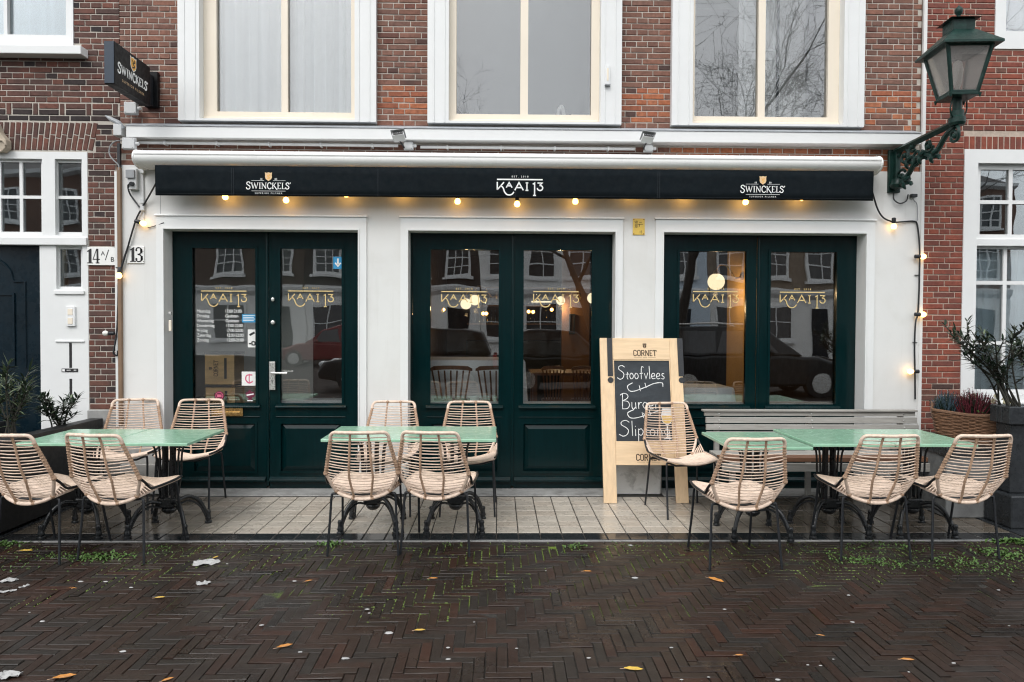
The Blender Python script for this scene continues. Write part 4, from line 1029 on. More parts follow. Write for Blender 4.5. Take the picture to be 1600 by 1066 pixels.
spindle_chair(893, 931, 1.45, 'spindle-back chair before the bare brown table deep in the cafe, next to the right stile')
t = thing('dining_table', 'small table under a white cloth just inside the left leaf of the right doors', 'table', (2.05, .7, .02))
m = MB(); cloth(UX(1062, .45, 610), UX(1146, .45, 610), .45, .95, UZ(606, .45, 1100), .6, m).build('cloth', M['cloth'], t, smooth=True, angle=50)
m = MB(); m.lathe([(.2, .02), (.2, .05), (.03, .07), (.03, .8)], 14, Matrix.Translation((UX(1104, .45, 610), .7, 0))); m.build('pedestal', M['chairwood'], t, smooth=True, angle=40)
# two wooden counter boxes in the vestibule
def crate(label, px0, px1, py0, py1, Y, lid=True):
    x0, x1, z0, z1 = UX(px0, Y, py0), UX(px1, Y, py0), UZ(py1, Y, 340), UZ(py0, Y, 340)
    t = thing('wooden_box', label, 'box', ((x0 + x1) / 2, Y + .12, z0), 0, 'wooden boxes stacked inside the entrance')
    m = MB(); m.box(x0, x1, Y, Y + .26, z0, z1 - .022); m.build('case', M['crate'], t, bevel=.003)
    MB().box(x0 - .006, x1 + .006, Y - .006, Y + .266, z1 - .0218, z1).build('lid', M['blackpaint'], t, bevel=.003)
    xs = x0 + (x1 - x0) * .70; MB().box(xs - .012, xs + .012, Y - .002, Y - .0003, z0 + (z1 - z0) * .18, z0 + (z1 - z0) * .82).build('slot', M['print_black'], t)
    m = MB(); PMc = plane_M(x0 + (x1 - x0) * .33, Y - .0012, (z0 + z1) / 2) @ Matrix.Rotation(PI / 2, 4, 'Z'); cornet(m, PMc, 0, -.03, .15, True); m.build('lettering', M['print_brown'], t)
crate('upper wooden box with a black lid inside the left entrance door', 320, 366, 550.5, 601, .232)
crate('lower wooden box of the stack inside the left entrance door', 321, 367, 602, 652, .232)
t = thing('box_stand', 'dark stand under the wooden boxes inside the left entrance door', 'stand', (UX(343, .6), .68, .02)); zz = UZ(652.6, .232, 340)
MB().box(UX(316, .6, 640), UX(372, .6, 640), .226, .62, zz - .04, zz).build('top', M['blackpaint'], t)
for xx in (320, 368):
    for yy in (.29, .58): MB().box(UX(xx, .6) - .02, UX(xx, .6) + .02, yy - .02, yy + .02, .02, zz - .0405).build('leg', M['blackpaint'], t)
# ================================================================== NEIGHBOUR LEFT
hl = thing('brick_house', 'dark brick house at the left with white door surround and navy panelled door', 'house', (-4.6, 0, 0))
LX0, LX1 = -6.2, BX0 - .004
lw_win = (UX(-70, 0, 40), UX(112, 0, 40), UZ(70, 0, 60), 5.6)
dsx0, dsx1, dst = UX(-62, 0, 400), UX(134.5, 0, 400), UZ(236, 0, 70)
lwall = MB().wall((LX0, LX1), (0, 11), [lw_win, (dsx0, dsx1, -.1, dst)], .0355, .36).build('brick_wall', M['mortar'], hl)
zb0, zb1 = UZ(187, 0, 80), UZ(158, 0, 80)           # patterned band
za0, za1 = UZ(236, 0, 80), UZ(189.5, 0, 80)          # flat arch
def lcol(x, z): return 'brick_left' if random.random() > .08 else 'brick_dark'
xarch = UX(146, 0, 210)
bs = cross_bond((UX(135.5, 0, 400), LX1), (UZ(640, 0, 150), za1 - .01), [(LX0, xarch, za0, 9)] , lcol)
bs += cross_bond((LX0 + .9, LX1), (zb1, 4.62), [lw_win, (lw_win[0] - .1, UX(124, 0, 75), UZ(84, 0, 60), UZ(69, 0, 60))], lcol, phase=1)
x = LX0 + .9                                          # band of paired stretchers and uprights
while x < LX1 - .02:
    if x + .185 < LX1: bs += [(x, x + .172, zb0 + .052, zb0 + .052 + .046, 'brick_dark'), (x, x + .172, zb0 + .107, zb0 + .107 + .046, 'brick_left')]
    for k in range(2):
        xx = x + .182 + k * .054
        if xx + .04 < LX1 and k < 1: bs.append((xx, xx + .042, zb0 + .052, zb0 + .153, 'brick_left'))
    x += .29 - .054
x = LX0 + .9
while x < LX1 - .03: bs.append((x, min(LX1, x + .172), zb0, zb0 + .043, 'brick_dark')); x += .182
lay(lwall, bs, .03, 300)
n = 0; x = UX(-40, 0, 210)                            # soldier bricks of the flat arch, splayed
while x < xarch - .03:
    lean = R(2 + 10 * max(0, (x - UX(-10)) / (xarch - UX(-10))))
    h = za1 - za0 - .012
    for k in (0, 1):
        hh = h * (.56 if (n + k) % 2 else .44); zz = za0 + .012 + (0 if k == 0 else h - hh)
        o = link_mesh('brick', brick_mesh('brick_left', n % 5), lwall, (x + math.tan(lean) * (zz + hh / 2 - za0) - ORG[hl.name].x, .03, zz + hh / 2))
        o.rotation_euler = (0, PI / 2 + lean, 0); o.scale = ((hh - .007) / .19, 1, .92)
    x += .050; n += 1
MB().box(UX(136, 0, 650), LX1, .0, .05, 0, UZ(641, 0, 150)).build('base_stone', M['stone'], hl, bevel=.008)
# upper window
fw = MB(); gx1 = UX(104, .03, 40); zg = UZ(55, .03, 50)
fw.wall((lw_win[0], lw_win[1]), (lw_win[2], 5.6), [(UX(-50, .03, 40), UX(7, .03, 40), zg, 5.5), (UX(12.5, .03, 40), gx1, zg, 5.5)], .02, .09)
wo = fw.build('window', M['white'], hl, bevel=.005)
MB().box(LX0 + .8, UX(125, -.1, 75), -.09, .03, UZ(83, -.1, 60), UZ(69.5, -.1, 60)).build('sill', M['white'], wo, bevel=.006)
MB().box(UX(-51, .03, 40), UX(8, .03, 40), .06, .066, zg, 5.5).build('pane', M['glass_nb'], wo); MB().box(UX(12, .03, 40), gx1 + .005, .06, .066, zg, 5.5).build('pane', M['glass_nb'], wo)
curtain_mb(UX(-50, .2), UX(114, .2), zg - .05, 5.5, .17, .02, 9, 5).build('curtain', M['curtain'], wo, smooth=True)
# white door surround with transom lights and side light
zt0, zt1 = UZ(368, .05, 60), UZ(249, .05, 60)
xl, xm0, xm1, xr = UX(-40, .05, 300), UX(68, .05, 300), UX(88, .05, 300), UX(130, .05, 300)
sg0, sg1 = UZ(452, .05, 110), UZ(385, .05, 110)
ds = MB().wall((dsx0, dsx1), (0, dst), [(UX(-46, .05, 500), UX(65, .05, 500), -.1, UZ(383, .05, 40)), (xl, xm0, zt0, zt1), (xm1, xr, zt0, zt1), (UX(90, .05, 420), xr, sg0, sg1)], .03, .12).build('door_surround', M['white'], hl, bevel=.006)
def panes(parent, x0, x1, z0, z1, nx, nz, Y, mat='glass_nb', bw=.028, frame=.03, split=None):
    """glazed light with bars; every pane an object"""
    xs = [x0 + (x1 - x0) * i / nx for i in range(nx + 1)]; zs = split or [z0 + (z1 - z0) * i / nz for i in range(nz + 1)]
    holes = [(xs[i] + bw / 2, xs[i + 1] - bw / 2, zs[j] + bw / 2, zs[j + 1] - bw / 2) for i in range(nx) for j in range(nz)]
    MB().wall((x0 - frame, x1 + frame), (z0 - frame, z1 + frame), holes, Y, Y + .04).build('glazing_bars', M['white'], parent, bevel=.004)
    for h in holes: MB().box(h[0] - .004, h[1] + .004, Y + .018, Y + .023, h[2] - .004, h[3] + .004).build('pane', M[mat], parent)
panes(ds, UX(-35, .07, 300), UX(67, .07, 300), zt0 + .02, zt1 - .01, 3, 2, .07)
panes(ds, UX(88, .07, 300), UX(130, .07, 300), zt0 + .02, zt1 - .01, 1, 2, .07)
panes(ds, UX(91, .07, 420), UX(129, .07, 420), sg0 + .01, sg1 - .01, 1, 1, .07)
for q in ((dsx0 + .3, dsx1 + .0, .0, .0295, UZ(383, .02, 40), UZ(371, .02, 40)), (UX(85, .02), UX(132, .02), .012, .0295, UZ(460, .02, 100), UZ(454, .02, 100)), (UX(86, .02), UX(131, .02), .018, .0295, UZ(535, .02, 100), UZ(531.5, .02, 100))): MB().box(*q).build('surround_rail', M['white'], ds, bevel=.005)
for a, b in ((535.5, 575), (592, 632)): MB().box(UX(107.8, .03), UX(112, .03), .0285, .0296, UZ(b, .03, 110), UZ(a, .03, 110)).build('letter_slot', M['print_black'], ds)
m = MB(); m.box(UX(96, .03), UX(121.5, .03), .026, .0294, UZ(581.5, .03, 110), UZ(576, .03, 110)); m.build('name_strip', M['print_black'], ds)
m = MB(); m.box(UX(97, .03), UX(101, .03), .0255, .0259, UZ(580.5, .03, 110), UZ(577, .03, 110)); m.box(UX(104, .03), UX(110, .03), .0255, .0259, UZ(579, .03, 110), UZ(578, .03, 110)); m.box(UX(115, .03), UX(119, .03), .0255, .0259, UZ(579, .03, 110), UZ(578, .03, 110)); m.build('name_strip_marks', M['print_white'], ds)
dk0, dk1 = UX(-46, .1, 500), UX(65.5, .1, 500)
do = MB().box(dk0, dk1, .10, .15, 0, UZ(382, .1, 40)).build('door', M['navy'], hl)
m = MB(); zc = UZ(437, .1, 40)
arc = [(UX(24, .1) + .28 * math.cos(k * PI / 16) * -1 - .02, zc - .02 + .22 * math.sin(k * PI / 16)) for k in range(17)]
pa = [(UX(40, .1), UZ(577, .1)), (UX(40, .1), zc - .02), (UX(24, .1), zc - .02)] + [(UX(24, .1) - .02 - .24 * (1 - math.cos(k * PI / 20)), zc + .20 * math.sin(k * PI / 20)) for k in range(11)]
m.tube([(x, .098, z) for x, z in pa], .012, 6); m.build('panel_moulding', M['navy'], do, smooth=True)
m = MB(); m.frame(UX(-30, .1), UX(24, .1), UZ(575, .1), UZ(462, .1), .02, .086, .0995); m.build('panel_frame', M['navy'], do, bevel=.005)
room('hall', LX0 + .1, LX1 - .1, .37, 2.2, 0, 5.6, M['roomwhite'], hl)
MB().box(UX(84, .6, 420), UX(104, .6, 420), .6, .63, 0, 2.4).build('hall_door_edge', M['pine'], hl)
# carved stone at the far left of the arch
m = MB(); m.prism([(UX(-6, -.02, 215) + a * .11, UZ(215, -.02, 2) + b * .13) for a, b in ((-1, 1), (.1, 1), (.45, .3), (.95, -.2), (.95, -.7), (.6, -1), (-1, -.9))], -.05, .028); m.tube([(UX(1, -.05, 228) + .05 * math.cos(a * .5), -.055, UZ(228, -.05, 2) + .05 * math.sin(a * .5)) for a in range(11)], .012, 6); m.build('carved_stone', M['sandstone'], hl, bevel=.01)
# intercom
t = thing('intercom', 'white intercom panel on the white side panel of the left house', 'intercom', (UX(110, .03), .029, UZ(494, .03)))
x0, x1, z0, z1 = UX(103, .01), UX(117, .01), UZ(510, .01, 110), UZ(479, .01, 110)
MB().box(x0, x1, .008, .0288, z0, z1).build('case', M['whiteplastic'], t, bevel=.004)
for k in range(2): MB().box(x0 + .018, x1 - .018, .004, .0078, z0 + .02 + k * (z1 - z0) * .46, z0 + (z1 - z0) * (.42 + .46 * k)).build('button_panel', M['cream'], t, bevel=.002)
# house number plates (enamel with fat-face figures)
def fig1(mb, PM, x, y, s): poly(mb, [(x + a * s, y + b * s) for a, b in ((.12, 0), (.52, 0), (.52, .05), (.42, .07), (.42, 1), (.34, 1), (.12, .84), (.12, .79), (.22, .80), (.22, .07), (.12, .05))], PM); return .5 * s
def fig3(mb, PM, x, y, s):
    ribbon(mb, [(x + a * s, y + b * s) for a, b in sm([(.10, .78), (.14, .92), (.28, .98), (.44, .90), (.46, .70), (.34, .54), (.22, .52)])], .08 * s, PM)
    ribbon(mb, [(x + a * s, y + b * s) for a, b in sm([(.22, .52), (.40, .46), (.50, .26), (.44, .08), (.28, .02), (.12, .10), (.10, .24)])], .08 * s, PM)
    for c in ((.46, .74), (.49, .26)): ribbon(mb, [(x + (c[0] - .0) * s, y + (c[1] - .15) * s), (x + c[0] * s, y + (c[1] + .15) * s)], .15 * s, PM)
    for c in ((.13, .80), (.13, .2)): poly(mb, [(x + (c[0] + .07 * math.cos(k)) * s, y + (c[1] + .07 * math.sin(k)) * s) for k in (0, .9, 1.8, 2.7, 3.6, 4.5, 5.4)], PM)
def fig4(mb, PM, x, y, s):
    ribbon(mb, [(x + a * s, y + b * s) for a, b in ((.36, 1), (.04, .28), (.62, .28))], .06 * s, PM); ribbon(mb, [(x + .42 * s, y), (x + .42 * s, y + s)], .16 * s, PM); ribbon(mb, [(x + .26 * s, y + .03 * s), (x + .58 * s, y + .03 * s)], .06 * s, PM)
t = thing('house_number', 'white enamel plate reading 14 A/B on the brick pier', 'number plate', (UX(157), .02, UZ(401)))
x0, x1, z0, z1 = UX(135.5, .01, 400), UX(179.5, .01, 400), UZ(414.5, .01, 157), UZ(386, .01, 157)
MB().box(x0, x1, .014, .024, z0, z1).build('plate', M['enamel'], t, bevel=.003)
m = MB(); PM = plane_M(0, .0125, 0); s = (z1 - z0) * .80; zz = z0 + (z1 - z0) * .10; fig1(m, PM, x0 - .014, zz, s); fig4(m, PM @ Matrix.Translation((x0 + .050, 0, 0)) @ Matrix.Diagonal((.80, 1, 1, 1)), 0, zz, s)
put_text(m, 'A', PM, x0 + .142, z0 + .088, .054, 1, .004); ribbon(m, [(x0 + .163, z0 + .045), (x0 + .193, z0 + .14)], .007, PM); put_text(m, 'B', PM, x0 + .226, z0 + .032, .062, 1, .004)
m.build('figures', M['print_black'], t)
m = MB()
for a, b in ((.012, .012), (.988, .99)): m.lathe([(.004, 0), (.003, .003)], 8, plane_M(x0 + (x1 - x0) * a, .0135, z0 + (z1 - z0) * b))
m.build('screws', M['steel'], t)
t = thing('house_number', 'white enamel plate reading 13 on the plaster beside the brown pipe', 'number plate', (UX(211), -.01, UZ(398)))
x0, x1, z0, z1 = UX(198.5, -.01, 400), UX(225, -.01, 400), UZ(411.5, -.01, 211), UZ(384.5, -.01, 211)
MB().box(x0, x1, -.012, -.001, z0, z1).build('plate', M['enamel'], t, bevel=.003)
m = MB(); PM = plane_M(0, -.0135, 0); s = (z1 - z0) * .84; zz = z0 + (z1 - z0) * .08; fig1(m, PM, x0 + .012, zz, s); fig3(m, PM, x0 + .068, zz, s)
m.build('figures', M['print_black'], t)
m = MB()
for a, b in ((.94, .7), (.97, .1)): m.lathe([(.004, 0), (.003, .003)], 8, plane_M(x0 + (x1 - x0) * a, -.0125, z0 + (z1 - z0) * b))
m.build('screws', M['print_brown'], t)

# ================================================================== NEIGHBOUR RIGHT
hr = thing('brick_house', 'red brick house at the right with tall white sash windows', 'house', (4.9, 0, 0))
RX0, RX1 = BX1 + .03, 6.6
rw = (UX(1503, 0, 430), UX(1680, 0, 430), UZ(640, 0, 1540), UZ(234, 0, 1540))
ru = (UX(1554, 0, 40), UX(1700, 0, 40), UZ(77, 0, 1570), 5.8)
rwall = MB().wall((RX0 - .02, RX1), (0, 11), [rw, ru], .0025, .34).build('brick_wall', M['mortar_r'], hr)
zs0, zs1 = UZ(233.5, 0, 1540), UZ(212.5, 0, 1540)
bs = cross_bond((RX0, 5.2), (.02, 4.66), [rw, (ru[0], ru[1], ru[2] - .01, 9), (rw[0] - .005, 9, zs0, zs1 + .004)], lambda x, z: 'brick_right' if random.random() > (.03 if z > 1 else .5) else 'brick_left')
x = rw[0]
while x < 5.2: bs.append((x, x + .044, zs0 + .004, zs1 - .006, 'brick_right')); x += .0535
lay(rwall, bs, -.003, 300)
MB().box(BX1 - .0, BX1 + .03, -.006, .02, 0, 11).build('mortar_strip', M['plaster'], hr)
ro = MB().wall((rw[0], rw[1]), (rw[2], rw[3]), [(UX(1522, .02, 430), UX(1680, .02, 430), UZ(616, .02, 1540), UZ(256, .02, 1540))], -.012, .06).build('window', M['white'], hr, bevel=.005)
zu0, zu1, zl0, zl1 = UZ(373, .06, 1560), UZ(263, .06, 1560), UZ(612, .06, 1560), UZ(386, .06, 1560)
x0, xmm, x1 = UX(1526, .05, 430), UX(1576, .05, 430), UX(1626, .05, 430)
panes(ro, x0, x1, zu0 + .02, zu1, 2, 2, .045, bw=.034, frame=.03)
zsp = [zl0, UZ(536, .08, 1560), UZ(442, .08, 1560), zl1]
panes(ro, x0 - .02, x1, zl0, zl1, 2, 3, .085, bw=.034, frame=.035, split=zsp)
MB().box(x0 - .06, x1 + .1, .02, .125, UZ(385, .05, 1560), UZ(374, .05, 1560)).build('meeting_rail', M['white'], ro, bevel=.004)
MB().box(rw[0] - .03, rw[1], -.06, .05, UZ(643, -.02, 1540), UZ(628, -.02, 1540)).build('sill', M['white'], ro, bevel=.006)
curtain_mb(x0 - .1, x1 + .1, zl0 - .02, zl1 - .03, .2, .02, 8, 8).build('curtain', M['curtain'], ro, smooth=True)
wo = MB().wall((ru[0], ru[1]), (ru[2], 5.8), [(UX(1568, .02, 40), ru[1], UZ(51, .02, 1580), 5.7)], -.012, .08).build('window', M['white'], hr, bevel=.005)
MB().box(UX(1566, .05, 40), ru[1], .03, .036, UZ(52, .02, 1580), 5.7).build('pane', M['glass_up'], wo)
room('front_room', RX0 + .2, RX1 - .1, .345, 3, 0, 5.8, M['blind'], hr)

# ================================================================== AWNING
aw = thing('awning', 'rolled-up white awning cassette with a black lettered valance across the cafe front', 'awning', (0, -.1, 2.9))
AZ1, AZ0 = UZ(239.5, -.12), UZ(265, -.2)
ax0, ax1 = UX(213, -.15, 250), UX(1373, -.15, 258)
cy_, cz_ = -.11, (AZ0 + AZ1) / 2; hh = (AZ1 - AZ0) / 2
prof = [(-.02, AZ0 + .01), (-.02, AZ1), (-.10, AZ1)] + [(-.135 - .10 * math.sin(k * PI / 12), cz_ + (hh - .008) * math.cos(k * PI / 12)) for k in range(0, 11)] + [(-.12, AZ0)]
MB().profx(prof, ax0 + .02, ax1 - .02).build('cassette', M['cassette'], aw, smooth=True, angle=30)
m = MB(); m.profx([(-.236, cz_ + .030), (-.2415, cz_ + .028), (-.2415, cz_ + .020), (-.237, cz_ + .018)], ax0 + .02, ax1 - .02); m.build('front_lip', M['cassette'], aw)
for xa, xb in ((ax0, ax0 + .0195), (ax1 - .0195, ax1)):
    pr = [(y * 1.0 - .004, cz_ + (z - cz_) * 1.06) for y, z in prof]
    MB().profx(pr, xa, xb).build('end_cap', M['cassette'], aw, bevel=.006)
vx0, vx1 = UX(242.5, -.2, 285), UX(1364.5, -.2, 290)
VZ0, VZ1 = UZ(309.5, -.2), AZ0 + .012
m = MB(); nv = 160; vs = []
for i in range(nv + 1):
    u = i / nv; x = vx0 + (vx1 - vx0) * u
    for k in range(5):
        f = k / 4; vs.append((x, -.205 - .010 * f * noise.noise(Vector((x * 1.5, f * .6, 1))) - .006 * f * math.sin(x * 5), VZ1 + (VZ0 - VZ1) * f))
m.add(vs, [(5 * i + k, 5 * i + k + 1, 5 * i + k + 6, 5 * i + k + 5) for i in range(nv) for k in range(4)])
vo = m.build('valance', M['fabric'], aw, smooth=True); sd = vo.modifiers.new('thick', 'SOLIDIFY'); sd.thickness = .003
m = MB()
for px in (362, 365, 590.5, 803, 806, 1028, 1031):
    x = UX(px, -.22, 290); m.box(x - .0012, x + .0012, -.2185, -.2178, VZ0 + .004, VZ1 - .02)
m.box(vx0, vx1, -.2185, -.2178, VZ0 + .014, VZ0 + .0155); m.build('seam', M['stitch'], aw)
def brew(pxc, pyc):
    PMv = plane_M(0, -.2195, 0); x = UX(pxc, -.22, pyc); z = UZ(pyc, -.22, pxc); w_ = UX(pxc + 35, -.22, pyc) - UX(pxc - 35, -.22, pyc)
    m = MB(); k = swinckels(m, PMv, x, z - .024, w_)
    ribbon(m, [(x - w_ * .38, z + .048), (x - w_ * .10, z + .048)], .0025, PMv); ribbon(m, [(x + w_ * .10, z + .048), (x + w_ * .38, z + .048)], .0025, PMv); ribbon(m, [(x - w_ * .38, z - .042), (x + w_ * .38, z - .042)], .003, PMv)
    put_text(m, 'SUPERIOR PILSNER', PMv, x, z - .068, .0185, 1.6, .004); put_text(m, '18', PMv, x - w_ * .165, z + .054, .022, 1, .002); put_text(m, '80', PMv, x + w_ * .165, z + .054, .022, 1, .002)
    m.build('brewery_lettering', M['print_white'], aw)
    m = MB(); poly(m, [(x + a, z + .082 + b) for a, b in shield_pts(.062, .075)], PMv); m.build('brewery_shield', M['print_tan'], aw)
    m = MB(); PMw = plane_M(0, -.2200, 0); ribbon(m, sm([(x - .012, z + .062), (x + .010, z + .072), (x - .006, z + .084), (x + .014, z + .095), (x + .004, z + .102)]), .006, PMw); ribbon(m, [(x - .014, z + .098), (x - .004, z + .090)], .006, PMw); m.build('shield_device', M['print_orange'], aw)
brew(419.5, 291); brew(1192, 296.5)
m = MB(); kaai_logo(m, plane_M(0, -.2195, 0), UX(812.5, -.22, 290), UZ(289, -.22, 812), UX(848.5, -.22, 290) - UX(777, -.22, 290), 1.0); m.build('cafe_lettering', M['print_white'], aw)

# ================================================================== string of festoon lamps
sl_ = thing('string_lights', 'black festoon cable with lit bulbs under the awning and down both sides', 'string lights', (0, -.05, 2.6))
bulbs = []                                             # (x, y, z, direction, lit)
PITCH_PX = 91.0
for px, py in ((352, 307), (447, 312), (541, 303), (628, 299), (715, 314), (808, 318), (899, 314), (990, 300), (1072, 306), (1165, 315), (1253, 308)):
    p = U(px, py, -.105); bulbs.append((p.x, p.y, p.z, (0, 0, -1), True))
cab = [U(244, 288, -.10), U(300, 288, -.10)]
for b in bulbs: cab.append(Vector((b[0], b[1], b[2] + .075))); cab.append(Vector((b[0] + .25, b[1], b[2] * 0 + 2.70)))
cab = [p for p in cab]; cab[-1] = U(1340, 296, -.10)
left = [U(244, 286, -.16), U(233, 306, -.05), U(222, 325, -.02), U(212, 345, -.02), U(200, 385, -.03), U(190, 418, -.03), U(185.5, 432, -.03), U(184.5, 470, -.02), U(183.5, 500, -.02), U(182, 522, -.03), U(178.5, 545, -.04), U(177.5, 552, -.04), U(183, 556, -.03), U(184, 548, -.03)]
right = [U(1363, 300, -.16), U(1371, 326, -.06), U(1380, 340, -.03), U(1392, 346, -.03), U(1398, 347.5, -.03), U(1412, 346.5, -.02), U(1428, 346, -.012), U(1433.5, 353, -.012), U(1437, 390, -.02), U(1436.5, 430, -.02), U(1436, 455, -.02), U(1434, 490, -.02), U(1430.5, 505, -.03), U(1429, 540, -.03), U(1429.5, 580, -.02), U(1430, 624, -.02)]
for nm, pts in (('cable', cab), ('cable', left), ('cable', right)):
    m = MB(); m.tube(crom(pts, 5), .0075 if pts is not cab else .006, 6); m.build(nm, M['black'], sl_, smooth=True)
m = MB(); m.tube(crom([U(213, 343, -.02), U(203, 375, -.02), U(193, 405, -.025), U(186, 430, -.03)], 5), .006, 6); m.tube(crom([U(231, 356, -.012), U(243, 353, -.012), U(256, 348, -.02)], 4), .004, 5); m.build('cable', M['black'], sl_, smooth=True)
for px, py, d, lit in ((223, 349, (.75, 0, -.25), True), (186, 430, (0, -.25, -1), True), (166, 521, (-1, 0, 0), False), (1396.5, 353, (0, 0, -1), True), (1441.5, 401, (1, 0, 0), True), (1441.5, 491.5, (1, 0, 0), True), (1423.5, 580.5, (-1, 0, 0), True)):
    p = U(px, py, -.045); bulbs.append((p.x, p.y, p.z, d, lit))
for x, y, z, d, lit in bulbs:
    d = Vector(d).normalized(); q = d.to_track_quat('Z', 'Y').to_matrix().to_4x4(); T = Matrix.Translation((x, y, z)) @ q
    m = MB(); m.lathe([(.008, -.075), (.018, -.07), (.019, -.028), (.016, -.02)], 10, T); m.build('socket', M['black'], sl_, smooth=True)
    m = MB(); m.lathe([(.012, -.022), (.019, -.012), (.0255, .002), (.0255, .012), (.018, .026), (.0001, .032)], 12, T); m.build('bulb', M[('bulb_on' if d.z < -.99 and y < -.09 else 'bulb_side') if lit else 'bulb_off'], sl_, smooth=True)
m = MB()
for px, py in ((1433, 401), (1433, 430), (1430, 535), (184, 418)): p = U(px, py, -.012); m.box(p.x - .02, p.x + .02, p.y - .002, p.y + .01, p.z - .002, p.z + .002)
m.build('cable_ties', M['black'], sl_)
# ================================================================== FIXTURES ON THE FRONTS
# projecting light box sign
sg = thing('hanging_sign', 'black projecting light box lettered SWINCKELS on the brick between the houses', 'sign', (-3.09, 0, 3.65))
sx0, sx1 = -3.141, -3.058; sy0, sy1 = -.715, -.125; sz0, sz1 = UZ(131, sy0, 181), UZ(64, sy0, 181)
MB().box(sx0, sx1, sy0, sy1, sz0, sz1).build('light_box', M['signblack'], sg, bevel=.004)
MB().box(sx0 + .004, sx1 - .004, sy0 - .004, sy0 - .0005, sz0 + .004, sz1 - .004).build('end_sky_tint', M['signsky'], sg, bevel=.001)  # thin sheet carrying the painted sky reflection on the box end
MB().box(-3.12, -3.08, -.124, -.02, sz0 + .03, sz0 + .30).build('arm', M['black'], sg, bevel=.004)
MB().box(-3.16, -3.045, -.02, .028, UZ(168, 0, 245), UZ(113, 0, 245)).build('wall_plate', M['signblack'], sg, bevel=.004)
PMg = plane_M(sx1 + .0015, (sy0 + sy1) / 2, (sz0 + sz1) / 2, rz=PI / 2)
m = MB(); swinckels(m, PMg, 0, -.055, .50, .21)
o = m.build('lettering', M['print_white'], sg)
m = MB(); put_text(m, 'SUPERIOR PILSNER', PMg, 0, -.115, .030, 1.5, .004); m.build('small_lettering', M['print_tan'], sg)
m = MB(); poly(m, [(a, b + .085) for a, b in shield_pts(.105, .125)], PMg); m.build('shield', M['print_white'], sg)
PMg2 = plane_M(sx1 + .003, (sy0 + sy1) / 2, (sz0 + sz1) / 2, rz=PI / 2)
m = MB(); poly(m, [(a, b + .085) for a, b in shield_pts(.088, .108)], PMg2); m.build('shield_field', M['print_orange'], sg)
PMg3 = plane_M(sx1 + .0042, (sy0 + sy1) / 2, (sz0 + sz1) / 2, rz=PI / 2)
m = MB(); ribbon(m, sm([(-.022, .055), (.018, .07), (-.012, .092), (.022, .108), (.006, .122)]), .012, PMg3); ribbon(m, [(-.026, .118), (-.008, .104)], .01, PMg3); m.build('shield_device', M['print_brown'], sg)
# junction boxes
def jbox(label, px0, px1, py0, py1, Y, mat='plastic', d=.05):
    x0, x1, z0, z1 = UX(px0, Y, py0), UX(px1, Y, py0), UZ(py1, Y, px0), UZ(py0, Y, px0)
    t = thing('junction_box', label, 'junction box', ((x0 + x1) / 2, Y, (z0 + z1) / 2), 0, 'grey junction boxes on the wall')
    MB().box(x0, x1, Y - d * .7, Y, z0, z1).build('case', M[mat], t, bevel=.006, segs=2); MB().box(x0 + .003, x1 - .003, Y - d, Y - d * .7 - .0005, z0 + .003, z1 - .003).build('cover', M[mat], t, bevel=.008)
    m = MB()
    for a in (.14, .86):
        for b in (.14, .86): m.lathe([(.004, 0), (.003, .002)], 6, plane_M(x0 + (x1 - x0) * a, Y - d, z0 + (z1 - z0) * b))
    m.build('screws', M['plastic_d'], t)
    for sg_ in (1,): m = MB(); m.lathe([(.016, 0), (.016, .02), (.011, .028)], 10, Matrix.Translation((x1, Y - d * .5, (z0 + z1) / 2)) @ Matrix.Rotation(PI / 2, 4, 'Y')); m.build('gland', M[mat], t)
    return t
jbox('grey junction box under the black projecting sign', 197, 217.5, 161, 180.5, -.03)
jbox('grey junction box at the left end of the white awning cassette', 194, 214.5, 216.5, 235, -.075)
jbox('grey junction box under the left floodlight', 631.5, 646.5, 222.5, 235.5, -.02)
jbox('grey junction box under the right floodlight', 1005, 1019.5, 227.5, 239, -.02)
# floodlights (small tilted fittings under hoods)
def flood(label, px, py, lean, jx):
    t = thing('floodlight', label, 'floodlight', (UX(px, -.2, py), -.2, UZ(py, -.2, px)), 0, 'small floodlights above the awning')
    T = Matrix.Translation((UX(px, -.2, py), -.19, UZ(py, -.2, px))) @ Matrix.Rotation(lean, 4, 'Y') @ Matrix.Rotation(R(-22), 4, 'X')
    MB().box(-.05, .05, -.05, .05, -.022, .014, T).build('body', M['plastic'], t, bevel=.004)
    MB().box(-.06, .06, -.075, .055, .016, .022, T).build('hood', M['plastic_d'], t, bevel=.002)
    MB().box(-.042, .042, -.054, -.0505, -.016, .008, T).build('lens', M['print_black'], t)
    m = MB()
    for k in range(5): m.sphere(T @ Vector((-.032 + k * .016, -.055, -.004)), .005, 6, 4)
    m.build('lamp_beads', M['plastic_d'], t)
    q = T @ Vector((0, .04, -.02)); m = MB(); m.tube(crom([q, q + Vector((jx * .6, .08, -.03)), Vector((UX(px, -.02, py) + jx, -.0, UZ(py + 17, -.02, px)))], 5), .007, 6); m.build('arm', M['black'], t, smooth=True)
flood('small grey floodlight with a hood leaning left, on the cornice left of centre', 623, 213, R(-9), .04)
flood('small grey floodlight with a hood leaning right, on the cornice right of centre', 1012, 216, R(8), -.01)
